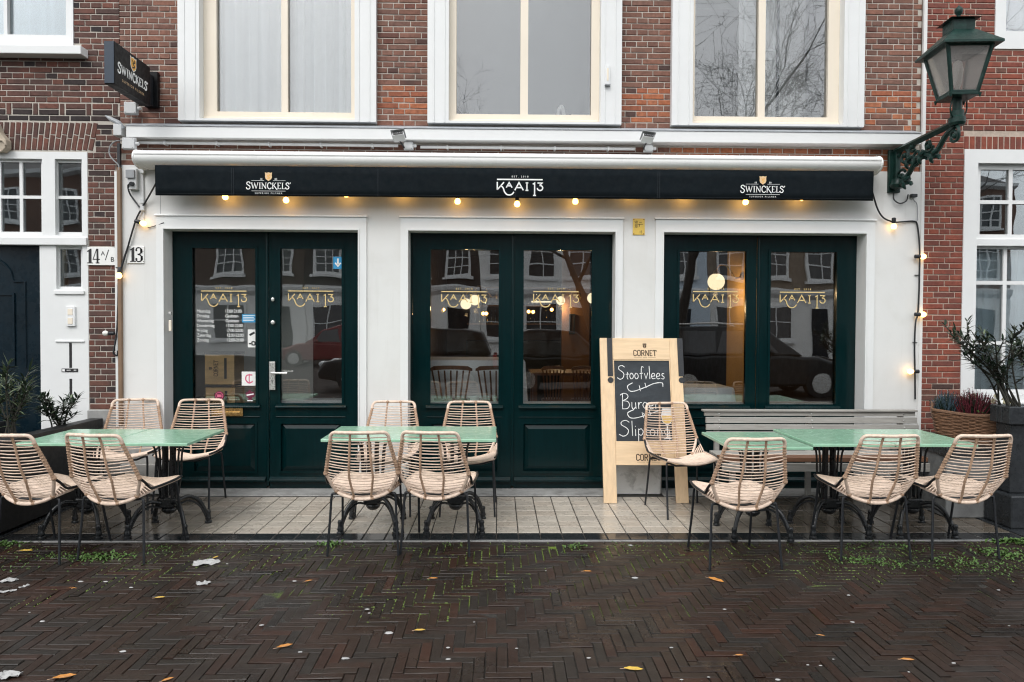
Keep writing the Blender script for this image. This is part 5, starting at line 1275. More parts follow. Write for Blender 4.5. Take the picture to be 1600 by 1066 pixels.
# conduit runs with clips
def conduit(label, px0, px1, py0, py1):
    a, b = U(px0, py0, -.03), U(px1, py1, -.03)
    t = thing('conduit', label, 'conduit pipe', a, 0, 'grey conduit pipes above the awning')
    m = MB(); m.tube([a, b], .0135, 8); m.build('pipe', M['plastic'], t, smooth=True)
    n = max(2, int((b.x - a.x) / .40))
    for i in range(n):
        q = a.lerp(b, (i + .5) / n); MB().box(q.x - .008, q.x + .008, q.y - .017, q.y + .055, q.z - .017, q.z + .017).build('clip', M['plastic'], t, bevel=.003)
conduit('grey conduit pipe clipped to the bricks left of the left floodlight', 217, 622, 223, 228)
conduit('grey conduit pipe clipped to the bricks between the two floodlights', 657, 992, 230, 233)
# broken pigeon-spike of lead and pipe end at the left of the cornice
t = thing('gutter_end', 'broken grey gutter outlet poking out at the left end of the cornice', 'gutter', (UX(180), -.08, UZ(190)))
m = MB(); m.tube(crom([U(165, 181, -.06), U(175, 187, -.08), U(186, 193, -.09), U(192, 202, -.08)], 4), [.006, .01, .014, .018, .02, .02, .02, .022, .022, .022, .024, .026, .026], 8); m.build('spout', M['lead'], t, smooth=True)
m = MB(); m.box(UX(181, -.06, 205), UX(194, -.06, 205), -.11, .0, UZ(214, -.06, 187), UZ(196, -.06, 187)); m.build('hopper', M['plastic'], t, bevel=.006)
# brown pipe and cables at the party line
t = thing('drain_pipe', 'brown square conduit running down the joint between the left house and the cafe', 'pipe', (UX(186), -.02, 0))
m = MB(); m.box(UX(184.5, -.02, 400), UX(190, -.02, 400), -.035, -.001, .62, UZ(262, -.02, 186)); m.build('lower_pipe', M['brownpipe'], t, bevel=.003)
m = MB(); m.box(UX(184.5, -.02, 400), UX(189.5, -.02, 400), -.03, -.001, UZ(261, -.02, 186), UZ(224, -.02, 186)); m.build('upper_pipe', M['black'], t, bevel=.003)
m = MB(); m.tube(crom([U(190, 220, -.02), U(180, 221, -.03), U(172, 229, -.03), U(171, 241, -.03), U(177, 250, -.03), U(185, 258, -.03), U(186, 266, -.03)], 5), .006, 6); m.build('looped_cable', M['plastic_d'], t, smooth=True)
t = thing('plaster_strip', 'narrow white strip covering the joint along the left brick pier', 'trim', (UX(181.5), 0, 0))
MB().box(UX(179.8, 0, 400), UX(184, 0, 400), -.006, .028, .6, UZ(268, 0, 181)).build('strip', M['white'], t, bevel=.002)
# power socket with plug
t = thing('power_socket', 'grey outdoor power socket with a black plug beside the left end of the awning', 'socket', (UX(209), -.0, UZ(281)))
x0, x1 = UX(200.5, -.02, 270), UX(216, -.02, 270)
MB().box(x0 + .006, x1, -.052, -.001, UZ(297, -.02, 208), UZ(264.5, -.02, 208)).build('case', M['plastic'], t, bevel=.006)
MB().box(x0, x1 - .012, -.072, -.0525, UZ(280, -.02, 208), UZ(267, -.02, 208)).build('lid', M['plastic_d'], t, bevel=.004)
q = U(205.5, 287, -.07); m = MB(); m.tube([q + Vector((0, .02, 0)), q + Vector((0, -.012, -.002))], [.02, .017], 10); m.build('plug', M['black'], t, smooth=True)
m = MB(); m.tube(crom([q, U(200, 290, -.06), U(203, 303, -.03), U(212, 316, -.02), U(218, 324, -.02)], 5), .007, 6); m.build('cord', M['black'], t, smooth=True)
t = thing('earth_conduit', 'thin grey pipe with two junction joints beside the power socket', 'pipe', (UX(223), 0, UZ(300)))
m = MB(); m.tube([U(222.5, 268, -.012), U(224.5, 330, -.012)], .010, 8); m.tube([U(224.5, 330, -.012), U(224, 346, -.012)], .005, 6); m.build('pipe', M['plastic'], t, smooth=True)
for py in (268, 315, 326): q = U(223.4, py, -.012); m = MB(); m.box(q.x - .017, q.x + .017, -.034, -.001, q.z - .022, q.z + .022); m.build('joint', M['plastic'], t, bevel=.005)
# yellow hydrant plate
t = thing('utility_plate', 'small yellow plate with black figures between the middle and right doors', 'sign plate', (UX(998.5), -.01, UZ(355)))
x0, x1, z0, z1 = UX(989, -.01, 355), UX(1007.5, -.01, 355), UZ(367, -.01, 998), UZ(341.5, -.01, 998)
MB().box(x0, x1, -.010, -.001, z0, z1).build('plate', M['yellow'], t, bevel=.002)
m = MB(); PM = plane_M(0, -.0115, 0)
put_text(m, 'VR', PM, x0 + .012, z1 - .045, .034, 1, .003, 'LEFT', .8); put_text(m, '321', PM, x0 + .014, z1 - .082, .032, .9, .003, 'LEFT', .8); put_text(m, '15', PM, x0 + .058, z0 + .014, .034, 1, .003, 'LEFT', .8)
ribbon(m, [(x0 + .018, z1 - .052), (x1 - .016, z1 - .052)], .0045, PM); ribbon(m, [(x0 + .058, z1 - .052), (x0 + .058, z1 - .075)], .0045, PM); ribbon(m, [(x0 + .056, z1 - .035), (x0 + .08, z1 - .035)], .003, PM); m.build('figures', M['print_black'], t)
m = MB()
for a in (.08, .92):
    for b in (.06, .94): m.lathe([(.005, 0), (.004, .003)], 8, plane_M(x0 + (x1 - x0) * a, -.0105, z0 + (z1 - z0) * b))
m.build('screws', M['print_maroon'], t)

# wall lantern on a scrolled bracket
LX, LY = 3.62, -.885
la = thing('wall_lantern', 'dark green street lantern with tapered glass on a scrolled wall bracket', 'street lamp', (3.60, 0, 2.75))
pz0, pz1 = UZ(301, -.03, 1395), UZ(234, -.03, 1395)
m = MB(); m.box(3.545, 3.655, -.03, -.001, pz0, pz1); m.build('wall_plate', M['lampgreen'], la, bevel=.006)
m = MB(); m.box(3.585, 3.625, -.075, -.0305, pz0 + .02, pz1 - .005); m.build('spine', M['lampgreen'], la, bevel=.008)
zh = 3.158
m = MB(); m.tube([(3.60, -.03, pz1 - .02), (LX, LY, zh)], .030, 4); m.build('arm', M['lampgreen'], la)
m = MB(); m.tube(crom([(3.60, -.05, pz0 + .03), (3.602, -.22, pz0 + .10), (3.608, -.42, pz0 + .25), (3.612, -.60, zh - .19), (3.616, -.76, zh - .07), (LX, LY + .02, zh - .03)], 6), .022, 6); m.build('brace', M['lampgreen'], la, smooth=True)
def scroll(cy, cz, r0, a0, turns, sgn, w=.013):
    pts = []
    n = 26
    for i in range(n + 1):
        u = i / n; a = a0 + sgn * u * turns * 2 * PI; r = r0 * (1 - .82 * u); pts.append((3.606 + .004 * math.sin(i), cy + r * math.cos(a), cz + r * math.sin(a)))
    m = MB(); m.tube(pts, w, 6); m.sphere(pts[-1], w * 1.9, 8, 6); return m
for cy, cz, r0, a0, tn, sg_ in ((-.17, pz1 - .10, .085, .2, 1.3, 1), (-.13, pz0 + .12, .07, 2.6, 1.3, -1), (-.36, (pz1 + zh) / 2 - .15, .085, 0, 1.4, -1), (-.54, zh - .10, .06, 3.4, 1.3, 1), (LY + .01, zh - .10, .075, 1.4, 1.4, 1), (-.30, pz1 - .03, .055, 4, 1.2, 1)):
    scroll(cy, cz, r0, a0, tn, sg_).build('scroll', M['lampgreen'], la, smooth=True)
for cy, cz in ((-.26, pz1 - .16), (-.45, zh - .17), (-.62, zh - .20), (-.22, pz0 + .06)):
    m = MB()
    for k in range(5):
        a = k * 1.256; m.tube(crom([(3.606, cy, cz), (3.63 if k % 2 else 3.58, cy + .03 * math.cos(a), cz + .03 * math.sin(a)), (3.606, cy + .065 * math.cos(a), cz + .065 * math.sin(a))], 3), [.01, .015, .018, .018, .016, .013, .006], 6)
    m.sphere((3.606, cy, cz), .028, 8, 6); m.build('acanthus_leaf', M['lampgreen'], la, smooth=True)
m = MB(); m.lathe([(.05, zh - .16), (.066, zh - .13), (.05, zh - .10), (.05, zh - .08)], 10, Matrix.Translation((3.60, -.08, pz0 - zh + .19))); m.build('boss', M['lampgreen'], la, smooth=True)
TL = Matrix.Translation((LX, LY, 0)) @ Matrix.Rotation(R(-4), 4, 'Z')
m = MB(); m.lathe([(.05, zh - .03), (.062, zh - .01), (.062, zh + .03), (.05, zh + .04), (.05, zh + .085), (.034, zh + .095), (.034, zh + .20), (.05, zh + .21), (.05, zh + .225)], 14, TL); m.build('stem', M['lampgreen'], la, smooth=True, angle=30)
CB, CT, RT_ = 3.362, 3.715, 3.852
hb, ht, ho = .098, .168, .222
def fr4(m, h0, z0, h1, z1, t0, t1):                    # four tapered corner bars
    for a in (-1, 1):
        for b in (-1, 1):
            m.tube([TL @ Vector((a * h0, b * h0, z0)), TL @ Vector((a * h1, b * h1, z1))], [t0, t1], 4)
m = MB(); m.box(-hb - .014, hb + .014, -hb - .014, hb + .014, CB - .022, CB, TL); m.build('cage_floor', M['lampgreen'], la, bevel=.004)
for a, b in ((-1, -1), (1, -1), (1, 1), (-1, 1)):
    m = MB(); m.tube([TL @ Vector((a * hb, b * hb, CB)), TL @ Vector((a * ht, b * ht, CT))], .0165, 6); m.tube([TL @ Vector((a * (hb + .012), b * (hb + .012), CB - .04)), TL @ Vector((a * (hb + .012), b * (hb + .012), CB - .01))], [.006, .014], 6); m.build('corner_bar', M['lampgreen'], la)
m = MB()
for k in range(4):
    a = k * PI / 2; Tk = TL @ Matrix.Rotation(a, 4, 'Z'); m.tube([Tk @ Vector((-ht, -ht, CT - .008)), Tk @ Vector((ht, -ht, CT - .008))], .013, 6); m.tube([Tk @ Vector((-hb, -hb, CB + .008)), Tk @ Vector((hb, -hb, CB + .008))], .011, 6)
m.build('cage_rails', M['lampgreen'], la)
for k in range(4):
    Tk = TL @ Matrix.Rotation(k * PI / 2, 4, 'Z'); m = MB()
    q = [Vector((-hb + .008, -hb, CB)), Vector((hb - .008, -hb, CB)), Vector((ht - .008, -ht, CT)), Vector((-ht + .008, -ht, CT))]; ins = Vector((0, .004, 0))
    m.add(q + [p + ins for p in q], [(0, 1, 2, 3), (7, 6, 5, 4), (0, 4, 5, 1), (1, 5, 6, 2), (2, 6, 7, 3), (3, 7, 4, 0)], Tk); m.build('pane', M['glass_lamp'], la)
m = MB(); cr_ = .086
vs = [(a * ho, b * ho, CT + .006) for a, b in ((-1, -1), (1, -1), (1, 1), (-1, 1))] + [(a * cr_, b * cr_, RT_) for a, b in ((-1, -1), (1, -1), (1, 1), (-1, 1))] + [(a * ho, b * ho, CT - .012) for a, b in ((-1, -1), (1, -1), (1, 1), (-1, 1))]
m.add(vs, [(0, 1, 5, 4), (1, 2, 6, 5), (2, 3, 7, 6), (3, 0, 4, 7), (4, 5, 6, 7), (8, 9, 1, 0), (9, 10, 2, 1), (10, 11, 3, 2), (11, 8, 0, 3), (11, 10, 9, 8)], TL); m.build('roof', M['lampgreen'], la)
m = MB(); m.box(-cr_ + .004, cr_ - .004, -cr_ + .004, cr_ - .004, RT_ - .02, RT_ + .085, TL); m.build('chimney', M['lampgreen'], la, bevel=.004)
m = MB(); vs = [(a * .115, b * .115, RT_ + .0855) for a, b in ((-1, -1), (1, -1), (1, 1), (-1, 1))] + [(a * .02, b * .02, RT_ + .125) for a, b in ((-1, -1), (1, -1), (1, 1), (-1, 1))]
m.add(vs, [(0, 1, 5, 4), (1, 2, 6, 5), (2, 3, 7, 6), (3, 0, 4, 7), (4, 5, 6, 7), (3, 2, 1, 0)], TL); m.build('cap', M['lampgreen'], la)
m = MB(); m.lathe([(.018, RT_ + .12), (.012, RT_ + .135), (.026, RT_ + .155), (.031, RT_ + .175), (.024, RT_ + .197), (.006, RT_ + .21), (.0001, RT_ + .228)], 12, TL); m.build('finial', M['lampgreen'], la, smooth=True)
m = MB(); m.lathe([(.018, CB), (.018, CB + .06), (.030, CB + .10), (.040, CB + .20), (.030, CB + .26), (.0001, CB + .28)], 12, TL); m.build('lamp_tube', M['bulb_off'], la, smooth=True)
m = MB(); m.tube(crom([TL @ Vector((-.06, -.05, CB - .03)), TL @ Vector((-.085, -.06, CB - .12)), TL @ Vector((-.04, -.02, CB - .19))], 5), .006, 6); m.tube(crom([TL @ Vector((.10, .05, CB - .03)), TL @ Vector((.10, .05, CB - .10)), TL @ Vector((.05, .02, CB - .19))], 5), .006, 6); m.build('stay', M['lampgreen'], la, smooth=True)
m = MB(); m.tube(crom([U(1396, 302, -.03), U(1397, 312, -.04), U(1406, 318, -.04), U(1416, 314, -.03), U(1419, 304, -.03)], 5), .0065, 6); m.build('supply_cable', M['black'], la, smooth=True)
m = MB(); m.tube(crom([U(1424, 304, -.02), U(1428, 313, -.015), U(1433, 320, -.012), U(1433.5, 345, -.012)], 4), .004, 5); m.build('earth_wire', M['plastic_d'], la, smooth=True)
MB().box(UX(1418), UX(1427), -.04, -.001, UZ(304), UZ(299)).build('cable_box', M['black'], la, bevel=.004)

# ================================================================== MENU BOARD
mbd = thing('menu_board', 'pine pavement board with a chalked menu and CORNET lettering, leaning against the plaster pier', 'menu board', (1.27, -.37, 0))
bx0, bx1 = UX(943.5, -.37, 787), UX(1076.5, -.37, 787); bzt = 1.425
lean = math.atan2(.33, bzt)
TB = Matrix.Translation((0, -.375, .0)) @ Matrix.Rotation(-lean, 4, 'X'); HL = bzt / math.cos(lean)
pw = (bx1 - bx0) * (21 / 134); pw2 = (bx1 - bx0) * (19.5 / 134)
def bz(py, px=1005):                                   # height along the board for a photo row
    d = ROT @ Vector(((px - 800) / FPX, (533 - py) / FPX, -1))
    n_ = TB.to_3x3() @ Vector((0, -1, 0)); o_ = TB @ Vector((0, 0, 0)); t_ = (o_ - CAM).dot(n_) / d.dot(n_); q = TB.inverted() @ (CAM + d * t_); return q.z
def bxp(px, py):
    d = ROT @ Vector(((px - 800) / FPX, (533 - py) / FPX, -1))
    n_ = TB.to_3x3() @ Vector((0, -1, 0)); o_ = TB @ Vector((0, 0, 0)); t_ = (o_ - CAM).dot(n_) / d.dot(n_); q = TB.inverted() @ (CAM + d * t_); return q.x
for a, b in ((bx0, bx0 + pw), (bx1 - pw2, bx1)):
    MB().box(a, b, 0, .034, .002, HL, TB).build('post', M['pine'], mbd, bevel=.004)
zt0_, zb1_, zb0_ = bz(562), bz(691), bz(727)
ix0, ix1 = bx0 + pw + .0005, bx1 - pw2 - .0005
MB().box(ix0, ix1, .002, .03, zt0_, HL - .001, TB).build('top_board', M['pine_x'], mbd, bevel=.002)
MB().box(ix0, ix1, .002, .03, zb0_, zb1_, TB).build('bottom_board', M['pine_x'], mbd, bevel=.003)
MB().box(ix0, ix1, .014, .026, zb1_ + .0005, zt0_ - .0005, TB).build('chalkboard', M['slate'], mbd)
m = MB(); m.frame(ix0 + .001, ix1 - .001, zb1_ + .001, zt0_ - .001, .007, .006, .0135); fm_ = MB(); fm_.add(m.v, m.f, TB); fm_.build('chalkboard_edge', M['pine'], mbd)
for pxa, pxb in ((949, 957), (1059, 1067.5)):
    a, b = bxp(pxa, 560), bxp(pxb, 560); m = MB(); m.box(a, b, -.006, -.0005, bz(588), HL - .002, TB)
    PMb = TB @ plane_M(0, -.0065, 0); zz = bz(592); cx = (a + b) / 2
    pts = [(cx + .026 * math.cos(k * PI / 8), zz - .012 + .026 * math.sin(k * PI / 8)) for k in range(16)]; m.prism([(x, z) for x, z in pts], -.006, -.0005, TB); m.build('hinge_strap', M['black'], mbd, bevel=.001)
    m = MB()
    for k in range(5): m.lathe([(.004, 0), (.003, .002)], 6, TB @ plane_M(cx, -.006, bz(534 + k * 12)))
    m.build('strap_screws', M['iron'], mbd)
PMb = TB @ plane_M(0, .0010, 0)
m = MB(); cornet(m, PMb, bxp(1007.5, 550), bz(556.5), bxp(1026, 550) - bxp(989.5, 550)); m.build('brewery_lettering', M['print_brown'], mbd)
m = MB(); cornet(m, PMb, bxp(1013, 712), bz(720), bxp(1032, 712) - bxp(993, 712)); m.build('brewery_lettering', M['print_brown'], mbd)
PMc = TB @ plane_M(0, .0132, 0); m = MB()
def hw(word, px0, px1, pyb, hpx, wd=.0075, rise=0):
    tot = sum(HAND[c][0] for c in word) * 1.06; s = bz(pyb - hpx) - bz(pyb); sxk = (bxp(px1, pyb) - bxp(px0, pyb)) / tot / s
    x, y = bxp(px0, pyb), bz(pyb)
    for c in word:
        for st in HAND[c][1]:
            big = .62 if c.islower() and c not in 'lf' else 1
            ribbon(m, [(x + px * s * sxk + random.uniform(-.001, .001), y + py * s + random.uniform(-.001, .001)) for px, py in st], wd, PMc)
        x += HAND[c][0] * 1.06 * s * sxk; y += rise * s
hw('Stoofvlees', 965, 1040, 592, 21, .006); hw('Burger', 971, 1031, 639, 24, .0062); hw('Sliptong', 968, 1050, 681, 24, .0062)
def swash(px0, px1, py):
    f = lambda u, v: (bxp(px0 + (px1 - px0) * u, py), bz(py + v))
    ribbon(m, sm([f(.16, -9), f(.02, -4), f(.06, 3), f(.2, 4), f(.5, -2), f(.75, -8), f(.97, -9), f(.99, -3)]), .007, PMc)
    ribbon(m, [f(.34, -5), f(.37, 4)], .006, PMc); ribbon(m, [f(.5, -9), f(.53, -1)], .006, PMc)
swash(980, 1037, 607); swash(980, 1050, 649)
m.build('chalk_writing', M['chalk'], mbd)
PMd = TB @ plane_M(0, .0126, 0)
gx, gzb, gzt = bxp(1043, 660), bz(686), bz(637); gh = gzt - gzb
m = MB(); poly(m, [(gx + a * gh, gzb + b * gh) for a, b in ((-.14, .98), (-.19, .74), (-.15, .55), (-.04, .45), (.04, .45), (.15, .55), (.19, .74), (.14, .98))], PMd); ribbon(m, [(gx, gzb + .06 * gh), (gx, gzb + .46 * gh)], .012, PMd); poly(m, [(gx + a * gh, gzb + b * gh) for a, b in ((-.15, .0), (.15, .0), (.04, .07), (-.04, .07))], PMd); m.build('glass_print', M['print_white'], mbd)
PMe = TB @ plane_M(0, .0120, 0); m = MB(); poly(m, [(gx + a * gh, gzb + b * gh) for a, b in ((-.17, .76), (-.14, .57), (-.04, .48), (.04, .48), (.14, .57), (.17, .76))], PMe); m.build('beer_print', M['beer'], mbd)

# ================================================================== BENCH
be = thing('slat_bench', 'weathered grey slat bench against the wall behind the right tables', 'bench', (2.74, -.40, 0))
x0, x1 = UX(1103, -.22, 650), UX(1437, -.24, 655)
bk = [(-.16, .735, .775), (-.172, .672, .725), (-.185, .612, .662), (-.20, .55, .60)]
for i, (y, z0, z1) in enumerate(bk): MB().box(x0 + .01 * (i > 0), x1 - .0 + .01 * i, y - .014, y + .010, z0, z1).build('slat', M['greywood'], be, bevel=.004)
MB().box(x0 - .02, x1 + .01, -.195, -.135, .7755, .793).build('top_rail', M['greywood'], be, bevel=.004)
for i in range(5):
    y = -.26 - i * .072; MB().box(x0 + .02, x1 + .02, y - .062, y, .418 - (.012 if i == 4 else 0), .443).build('slat', M['brownwood' if i >= 3 else 'greywood'], be, bevel=.004)
MB().box(x0 + .02, x1 + .02, -.64, -.618, .33, .40).build('apron', M['greywood'], be, bevel=.003)
for xx in (x0 + .12, (x0 + x1) / 2, x1 - .12):
    m = MB(); m.box(xx - .022, xx + .022, -.61, -.565, 0, .417); m.build('leg', M['greywood'], be, bevel=.003)
    m = MB(); m.box(xx - .022, xx + .022, -.158, -.122, 0, .77); m.build('back_post', M['greywood'], be, bevel=.003)
m = MB()
for i, (y, z0, z1) in enumerate(bk):
    for xx in (x0 + .12, (x0 + x1) / 2, x1 - .12): m.sphere((xx + .01, y - .014, (z0 + z1) / 2), .008, 6, 4)
m.build('bolt_heads', M['steel'], be)

# ================================================================== TABLES
def make_table(name, label, cx, cy, z, w_, d_, bases, group, rz=0.0):
    t = thing(name, label, 'table', (cx, cy, 0), rz, group, local=True)
    MB().box(-w_ / 2, w_ / 2, -d_ / 2, d_ / 2, z - .022, z).build('tabletop', M['table'], t, bevel=.004)
    for bx, by in bases:
        m = MB(); m.box(bx - .13, bx + .13, by - .13, by + .13, z - .034, z - .0225); m.build('top_plate', M['iron'], t, bevel=.003)
        m = MB()
        for sx_ in (-1, 1):
            for sy_ in (-1, 1):
                m.tube(crom([(bx + sx_ * .035, by + sy_ * .03, .235), (bx + sx_ * .03, by + sy_ * .026, .42), (bx + sx_ * .03, by + sy_ * .026, z - .09), (bx + sx_ * .06, by + sy_ * .05, z - .034)], 4), .013, 6)
                m.tube(crom([(bx + sx_ * .055, by + sy_ * .02, .245), (bx + sx_ * .075, by + sy_ * .03, .42), (bx + sx_ * .085, by + sy_ * .03, z - .13), (bx + sx_ * .12, by + sy_ * .06, z - .034)], 4), .008, 6)
        m.build('column', M['iron'], t, smooth=True)
        m = MB(); m.box(bx - .062, bx + .062, by - .05, by + .05, .175, .25); m.lathe([(.03, .13), (.055, .15), (.055, .175)], 12, Matrix.Translation((bx, by, 0))); m.build('hub', M['iron'], t, bevel=.012)
        for sx_ in (-1, 1):
            for sy_ in (-1, 1):
                p = [(bx + sx_ * .045, by + sy_ * .045, .215), (bx + sx_ * .10, by + sy_ * .10, .232), (bx + sx_ * .155, by + sy_ * .155, .185), (bx + sx_ * .188, by + sy_ * .188, .10), (bx + sx_ * .20, by + sy_ * .205, .045)]
                m = MB(); m.tube(crom(p, 6), .0145, 8); m.tube(crom([(x, y, q - .034) for x, y, q in p[:4]] + [(p[4][0] - sx_ * .012, p[4][1] - sy_ * .012, .05)], 6), .008, 6)
                m.lathe([(.026, 0), (.027, .012), (.018, .02), (.024, .034), (.019, .05), (.016, .075), (.021, .085), (.014, .1)], 10, Matrix.Translation((bx + sx_ * .203, by + sy_ * .208, 0)))
                m.build('foot', M['iron'], t, smooth=True, angle=50)
    return t
TG = 'green cafe tables on the terrace'
make_table('cafe_table', 'long pale green table with two iron pedestals in front of the middle doors', -.633, -1.105, .722, 1.245, .66, [(-.315, .035), (.315, .035)], TG)
make_table('cafe_table', 'pale green table by the entrance doors, right one of the pushed-together pair', -2.395, -1.29, .722, .565, .665, [(-.04, .11)], TG)
make_table('cafe_table', 'pale green table beside the dark planter wall, left one of its pair', -2.975, -1.29, .722, .585, .665, [(-.07, .11)], TG)
make_table('cafe_table', 'pale green table nearest the menu board, slightly lower and nearer than its neighbours', 1.87, -1.34, .712, .57, .70, [(.02, .07)], TG)
make_table('cafe_table', 'pale green table in the middle of the row of three before the bench', 2.47, -1.255, .722, .575, .73, [(.02, .055)], TG)
make_table('cafe_table', 'pale green table at the wicker basket end of the row before the bench', 3.055, -1.255, .722, .575, .73, [(.07, .06)], TG)

# ================================================================== RATTAN CHAIRS
HALF = [(.852, -.375, .172), (.80, -.352, .186), (.70, -.312, .209), (.565, -.262, .236), (.50, -.235, .209), (.43, -.205, .174)]   # (z, y, half width) of the back edge
def edge_at(z):
    for (z1, y1, w1), (z0, y0, w0) in zip(HALF[:-1], HALF[1:]):
        if z0 <= z <= z1: f = (z - z0) / (z1 - z0); return y0 + (y1 - y0) * f, w0 + (w1 - w0) * f
    return (HALF[0][1:] if z > HALF[0][0] else HALF[-1][1:])
def back_pt(z, u):                                     # u -1..1 across the back
    y, w_ = edge_at(z); bow = .046 * (1 - u * u) * min(1, max(.2, (.86 - z) * 5)); sag = .016 * (1 - u * u) * min(1, (.86 - z) * 6)
    return Vector((u * w_, y - bow, z - sag))
def make_chair():
    t = thing('rattan_chair', None, 'chair', (0, 0, 0), 0, 'rattan terrace chairs', local=True)
    zs = [.842 - .0205 * i for i in range(1, 20)]
    m = MB()
    for z in zs:
        jj = random.uniform(-.002, .002); m.tube([back_pt(max(.44, z + jj + .0013 * math.sin(u * 5 + z * 90)), u) for u in [-1 + k / 5 for k in range(11)]], 0.0038, 5, caps=False)
    m.build('back_weave', M['rattan'], t, smooth=True, kind='stuff')
    m = MB()
    def seat_edge(y):
        if y < -.1: f = (y + .205) / .105; return .176 + (.236 - .176) * f, .43 + .035 * f
        f = (y + .1) / .33; return .236 + (.212 - .236) * f, .465
    def seat_pt(y, u):
        w_, ze = seat_edge(y); sag = (.05 if y < .1 else .05 - (y - .1) * .22) * (1 - u * u); return Vector((u * w_, y - .02 * (1 - u * u) * (1 if y < -.15 else 0), ze - sag))
    y = -.2
    rnd_a = .005
    while y < .235:
        jj = 0; m.tube([seat_pt(max(-.205, min(.23, y + jj + rnd_a * math.sin(u * 6 + y * 60))), u) for u in [-1 + k / 5 for k in range(11)]], .0047, 5, caps=False); y += random.uniform(.0118, .0152)
    m.build('seat_weave', M['rattan'], t, smooth=True, kind='stuff')
    # solid-woven cheeks between seat edge and hip
    for s_ in (-1, 1):
        m = MB()
        for k in range(7):
            f = k / 6; a = Vector((s_ * (.176 + .06 * f), -.205 + .10 * f, .43 + .035 * f)); b = Vector((s_ * (.185 + .055 * f), -.21 - .03 * f, .45 + .10 * f)).lerp(a, .35)
            m.tube([a, b], .006, 5)
        m.build('cheek_weave', M['rattan'], t, smooth=True, kind='stuff')
    side = lambda s_: [Vector((s_ * w_, y, z)) for z, y, w_ in HALF]
    tl = [Vector((-.188, -.352, .80)), Vector((-.184, -.362, .83)), Vector((-.165, -.374, .852)), Vector((-.12, -.39, .856)), Vector((0, -.402, .855)), Vector((.12, -.39, .856)), Vector((.165, -.374, .852)), Vector((.184, -.362, .83)), Vector((.188, -.352, .80))]
    m = MB(); m.tube(crom(tl, 5), .0115, 8); m.build('top_rail', M['rattan'], t, smooth=True)
    for s_ in (-1, 1):
        m = MB(); m.tube(crom([Vector((s_ * .188, -.352, .80))] + side(s_)[2:4], 6), .0115, 8); m.build('side_rail', M['rattan_dark'], t, smooth=True)
        m = MB(); m.tube(side(s_)[3:], .0115, 8); m.build('hip_rail', M['rattan'], t, smooth=True)
    bl = [Vector((-.176, -.205, .43)), Vector((-.13, -.222, .408)), Vector((-.06, -.236, .39)), Vector((0, -.24, .385)), Vector((.06, -.236, .39)), Vector((.13, -.222, .408)), Vector((.176, -.205, .43))]
    m = MB(); m.tube(crom(bl, 4), .0115, 8); m.build('bottom_rail', M['rattan'], t, smooth=True)
    fl_ = [Vector((-.236, -.10, .465)), Vector((-.228, .08, .463)), Vector((-.212, .20, .462)), Vector((-.17, .235, .458)), Vector((-.08, .245, .44)), Vector((0, .247, .434)), Vector((.08, .245, .44)), Vector((.17, .235, .458)), Vector((.212, .20, .462)), Vector((.228, .08, .463)), Vector((.236, -.10, .465))]
    m = MB(); m.tube(crom(fl_, 4), .0105, 7); m.build('seat_rail', M['rattan'], t, smooth=True)
    for s_ in (-1, 1):
        m = MB(); m.tube(crom([Vector((s_ * .236, -.262, .565)), Vector((s_ * .243, -.215, .525)), Vector((s_ * .243, -.17, .483)), Vector((s_ * .242, -.12, .472)), Vector((s_ * .238, .08, .470)), Vector((s_ * .218, .215, .470))], 5), .0085, 7); m.build('frame_bar', M['black'], t, smooth=True)
        m = MB(); m.tube([Vector((s_ * .176, -.205, .425)), Vector((s_ * .236, -.10, .458))], .0095, 6); m.build('seat_side_rail', M['rattan'], t, smooth=True)
    for u in (-.33, .33):
        m = MB(); pts = [back_pt(z, u) + Vector((0, -.006, 0)) for z in [.855 - .0225 * k for k in range(20)]] + [Vector((u * .18, -.236, .392))]
        m.tube(pts, [.0068 + .0016 * (k % 2) for k in range(len(pts))], 7); m.build('rib', M['rattan_dark'], t, smooth=True)
    m = MB()
    for s_ in (-1, 1):
        for k in range(13):
            z = .80 - k * .0185; y, w_ = edge_at(z); m.lathe([(.0142, -.0035), (.0150, 0), (.0142, .0035)], 8, Matrix.Translation((s_ * w_, y, z)))
        for z in (.565, .435): y, w_ = edge_at(z); m.sphere((s_ * w_, y, z), .0165, 8, 6)
    for u in (-.33, .33): m.sphere((u * .19, -.238, .392), .0145, 8, 6); m.sphere(back_pt(.855, u), .0135, 8, 6)
    m.build('bindings', M['rattan_dark'], t, smooth=True, kind='stuff')
    for s_ in (-1, 1):
        m = MB(); m.tube(crom([Vector((s_ * .12, -.18, .40)), Vector((s_ * .195, -.19, .412)), Vector((s_ * .212, -.195, .39)), Vector((s_ * .22, -.208, .25)), Vector((s_ * .235, -.235, .002))], 5), .0082, 8); m.build('leg', M['black'], t, smooth=True)
        m = MB(); m.tube(crom([Vector((s_ * .12, .16, .41)), Vector((s_ * .19, .17, .435)), Vector((s_ * .205, .178, .41)), Vector((s_ * .21, .20, .25)), Vector((s_ * .22, .25, .002))], 5), .0082, 8); m.build('leg', M['black'], t, smooth=True)
    for yy, zz in ((-.18, .40), (.16, .41)): m = MB(); m.tube([Vector((-.12, yy, zz)), Vector((.12, yy, zz))], .008, 6); m.build('under_bar', M['black'], t, smooth=True)
    return t
chairs3 = [make_chair() for _ in range(3)]
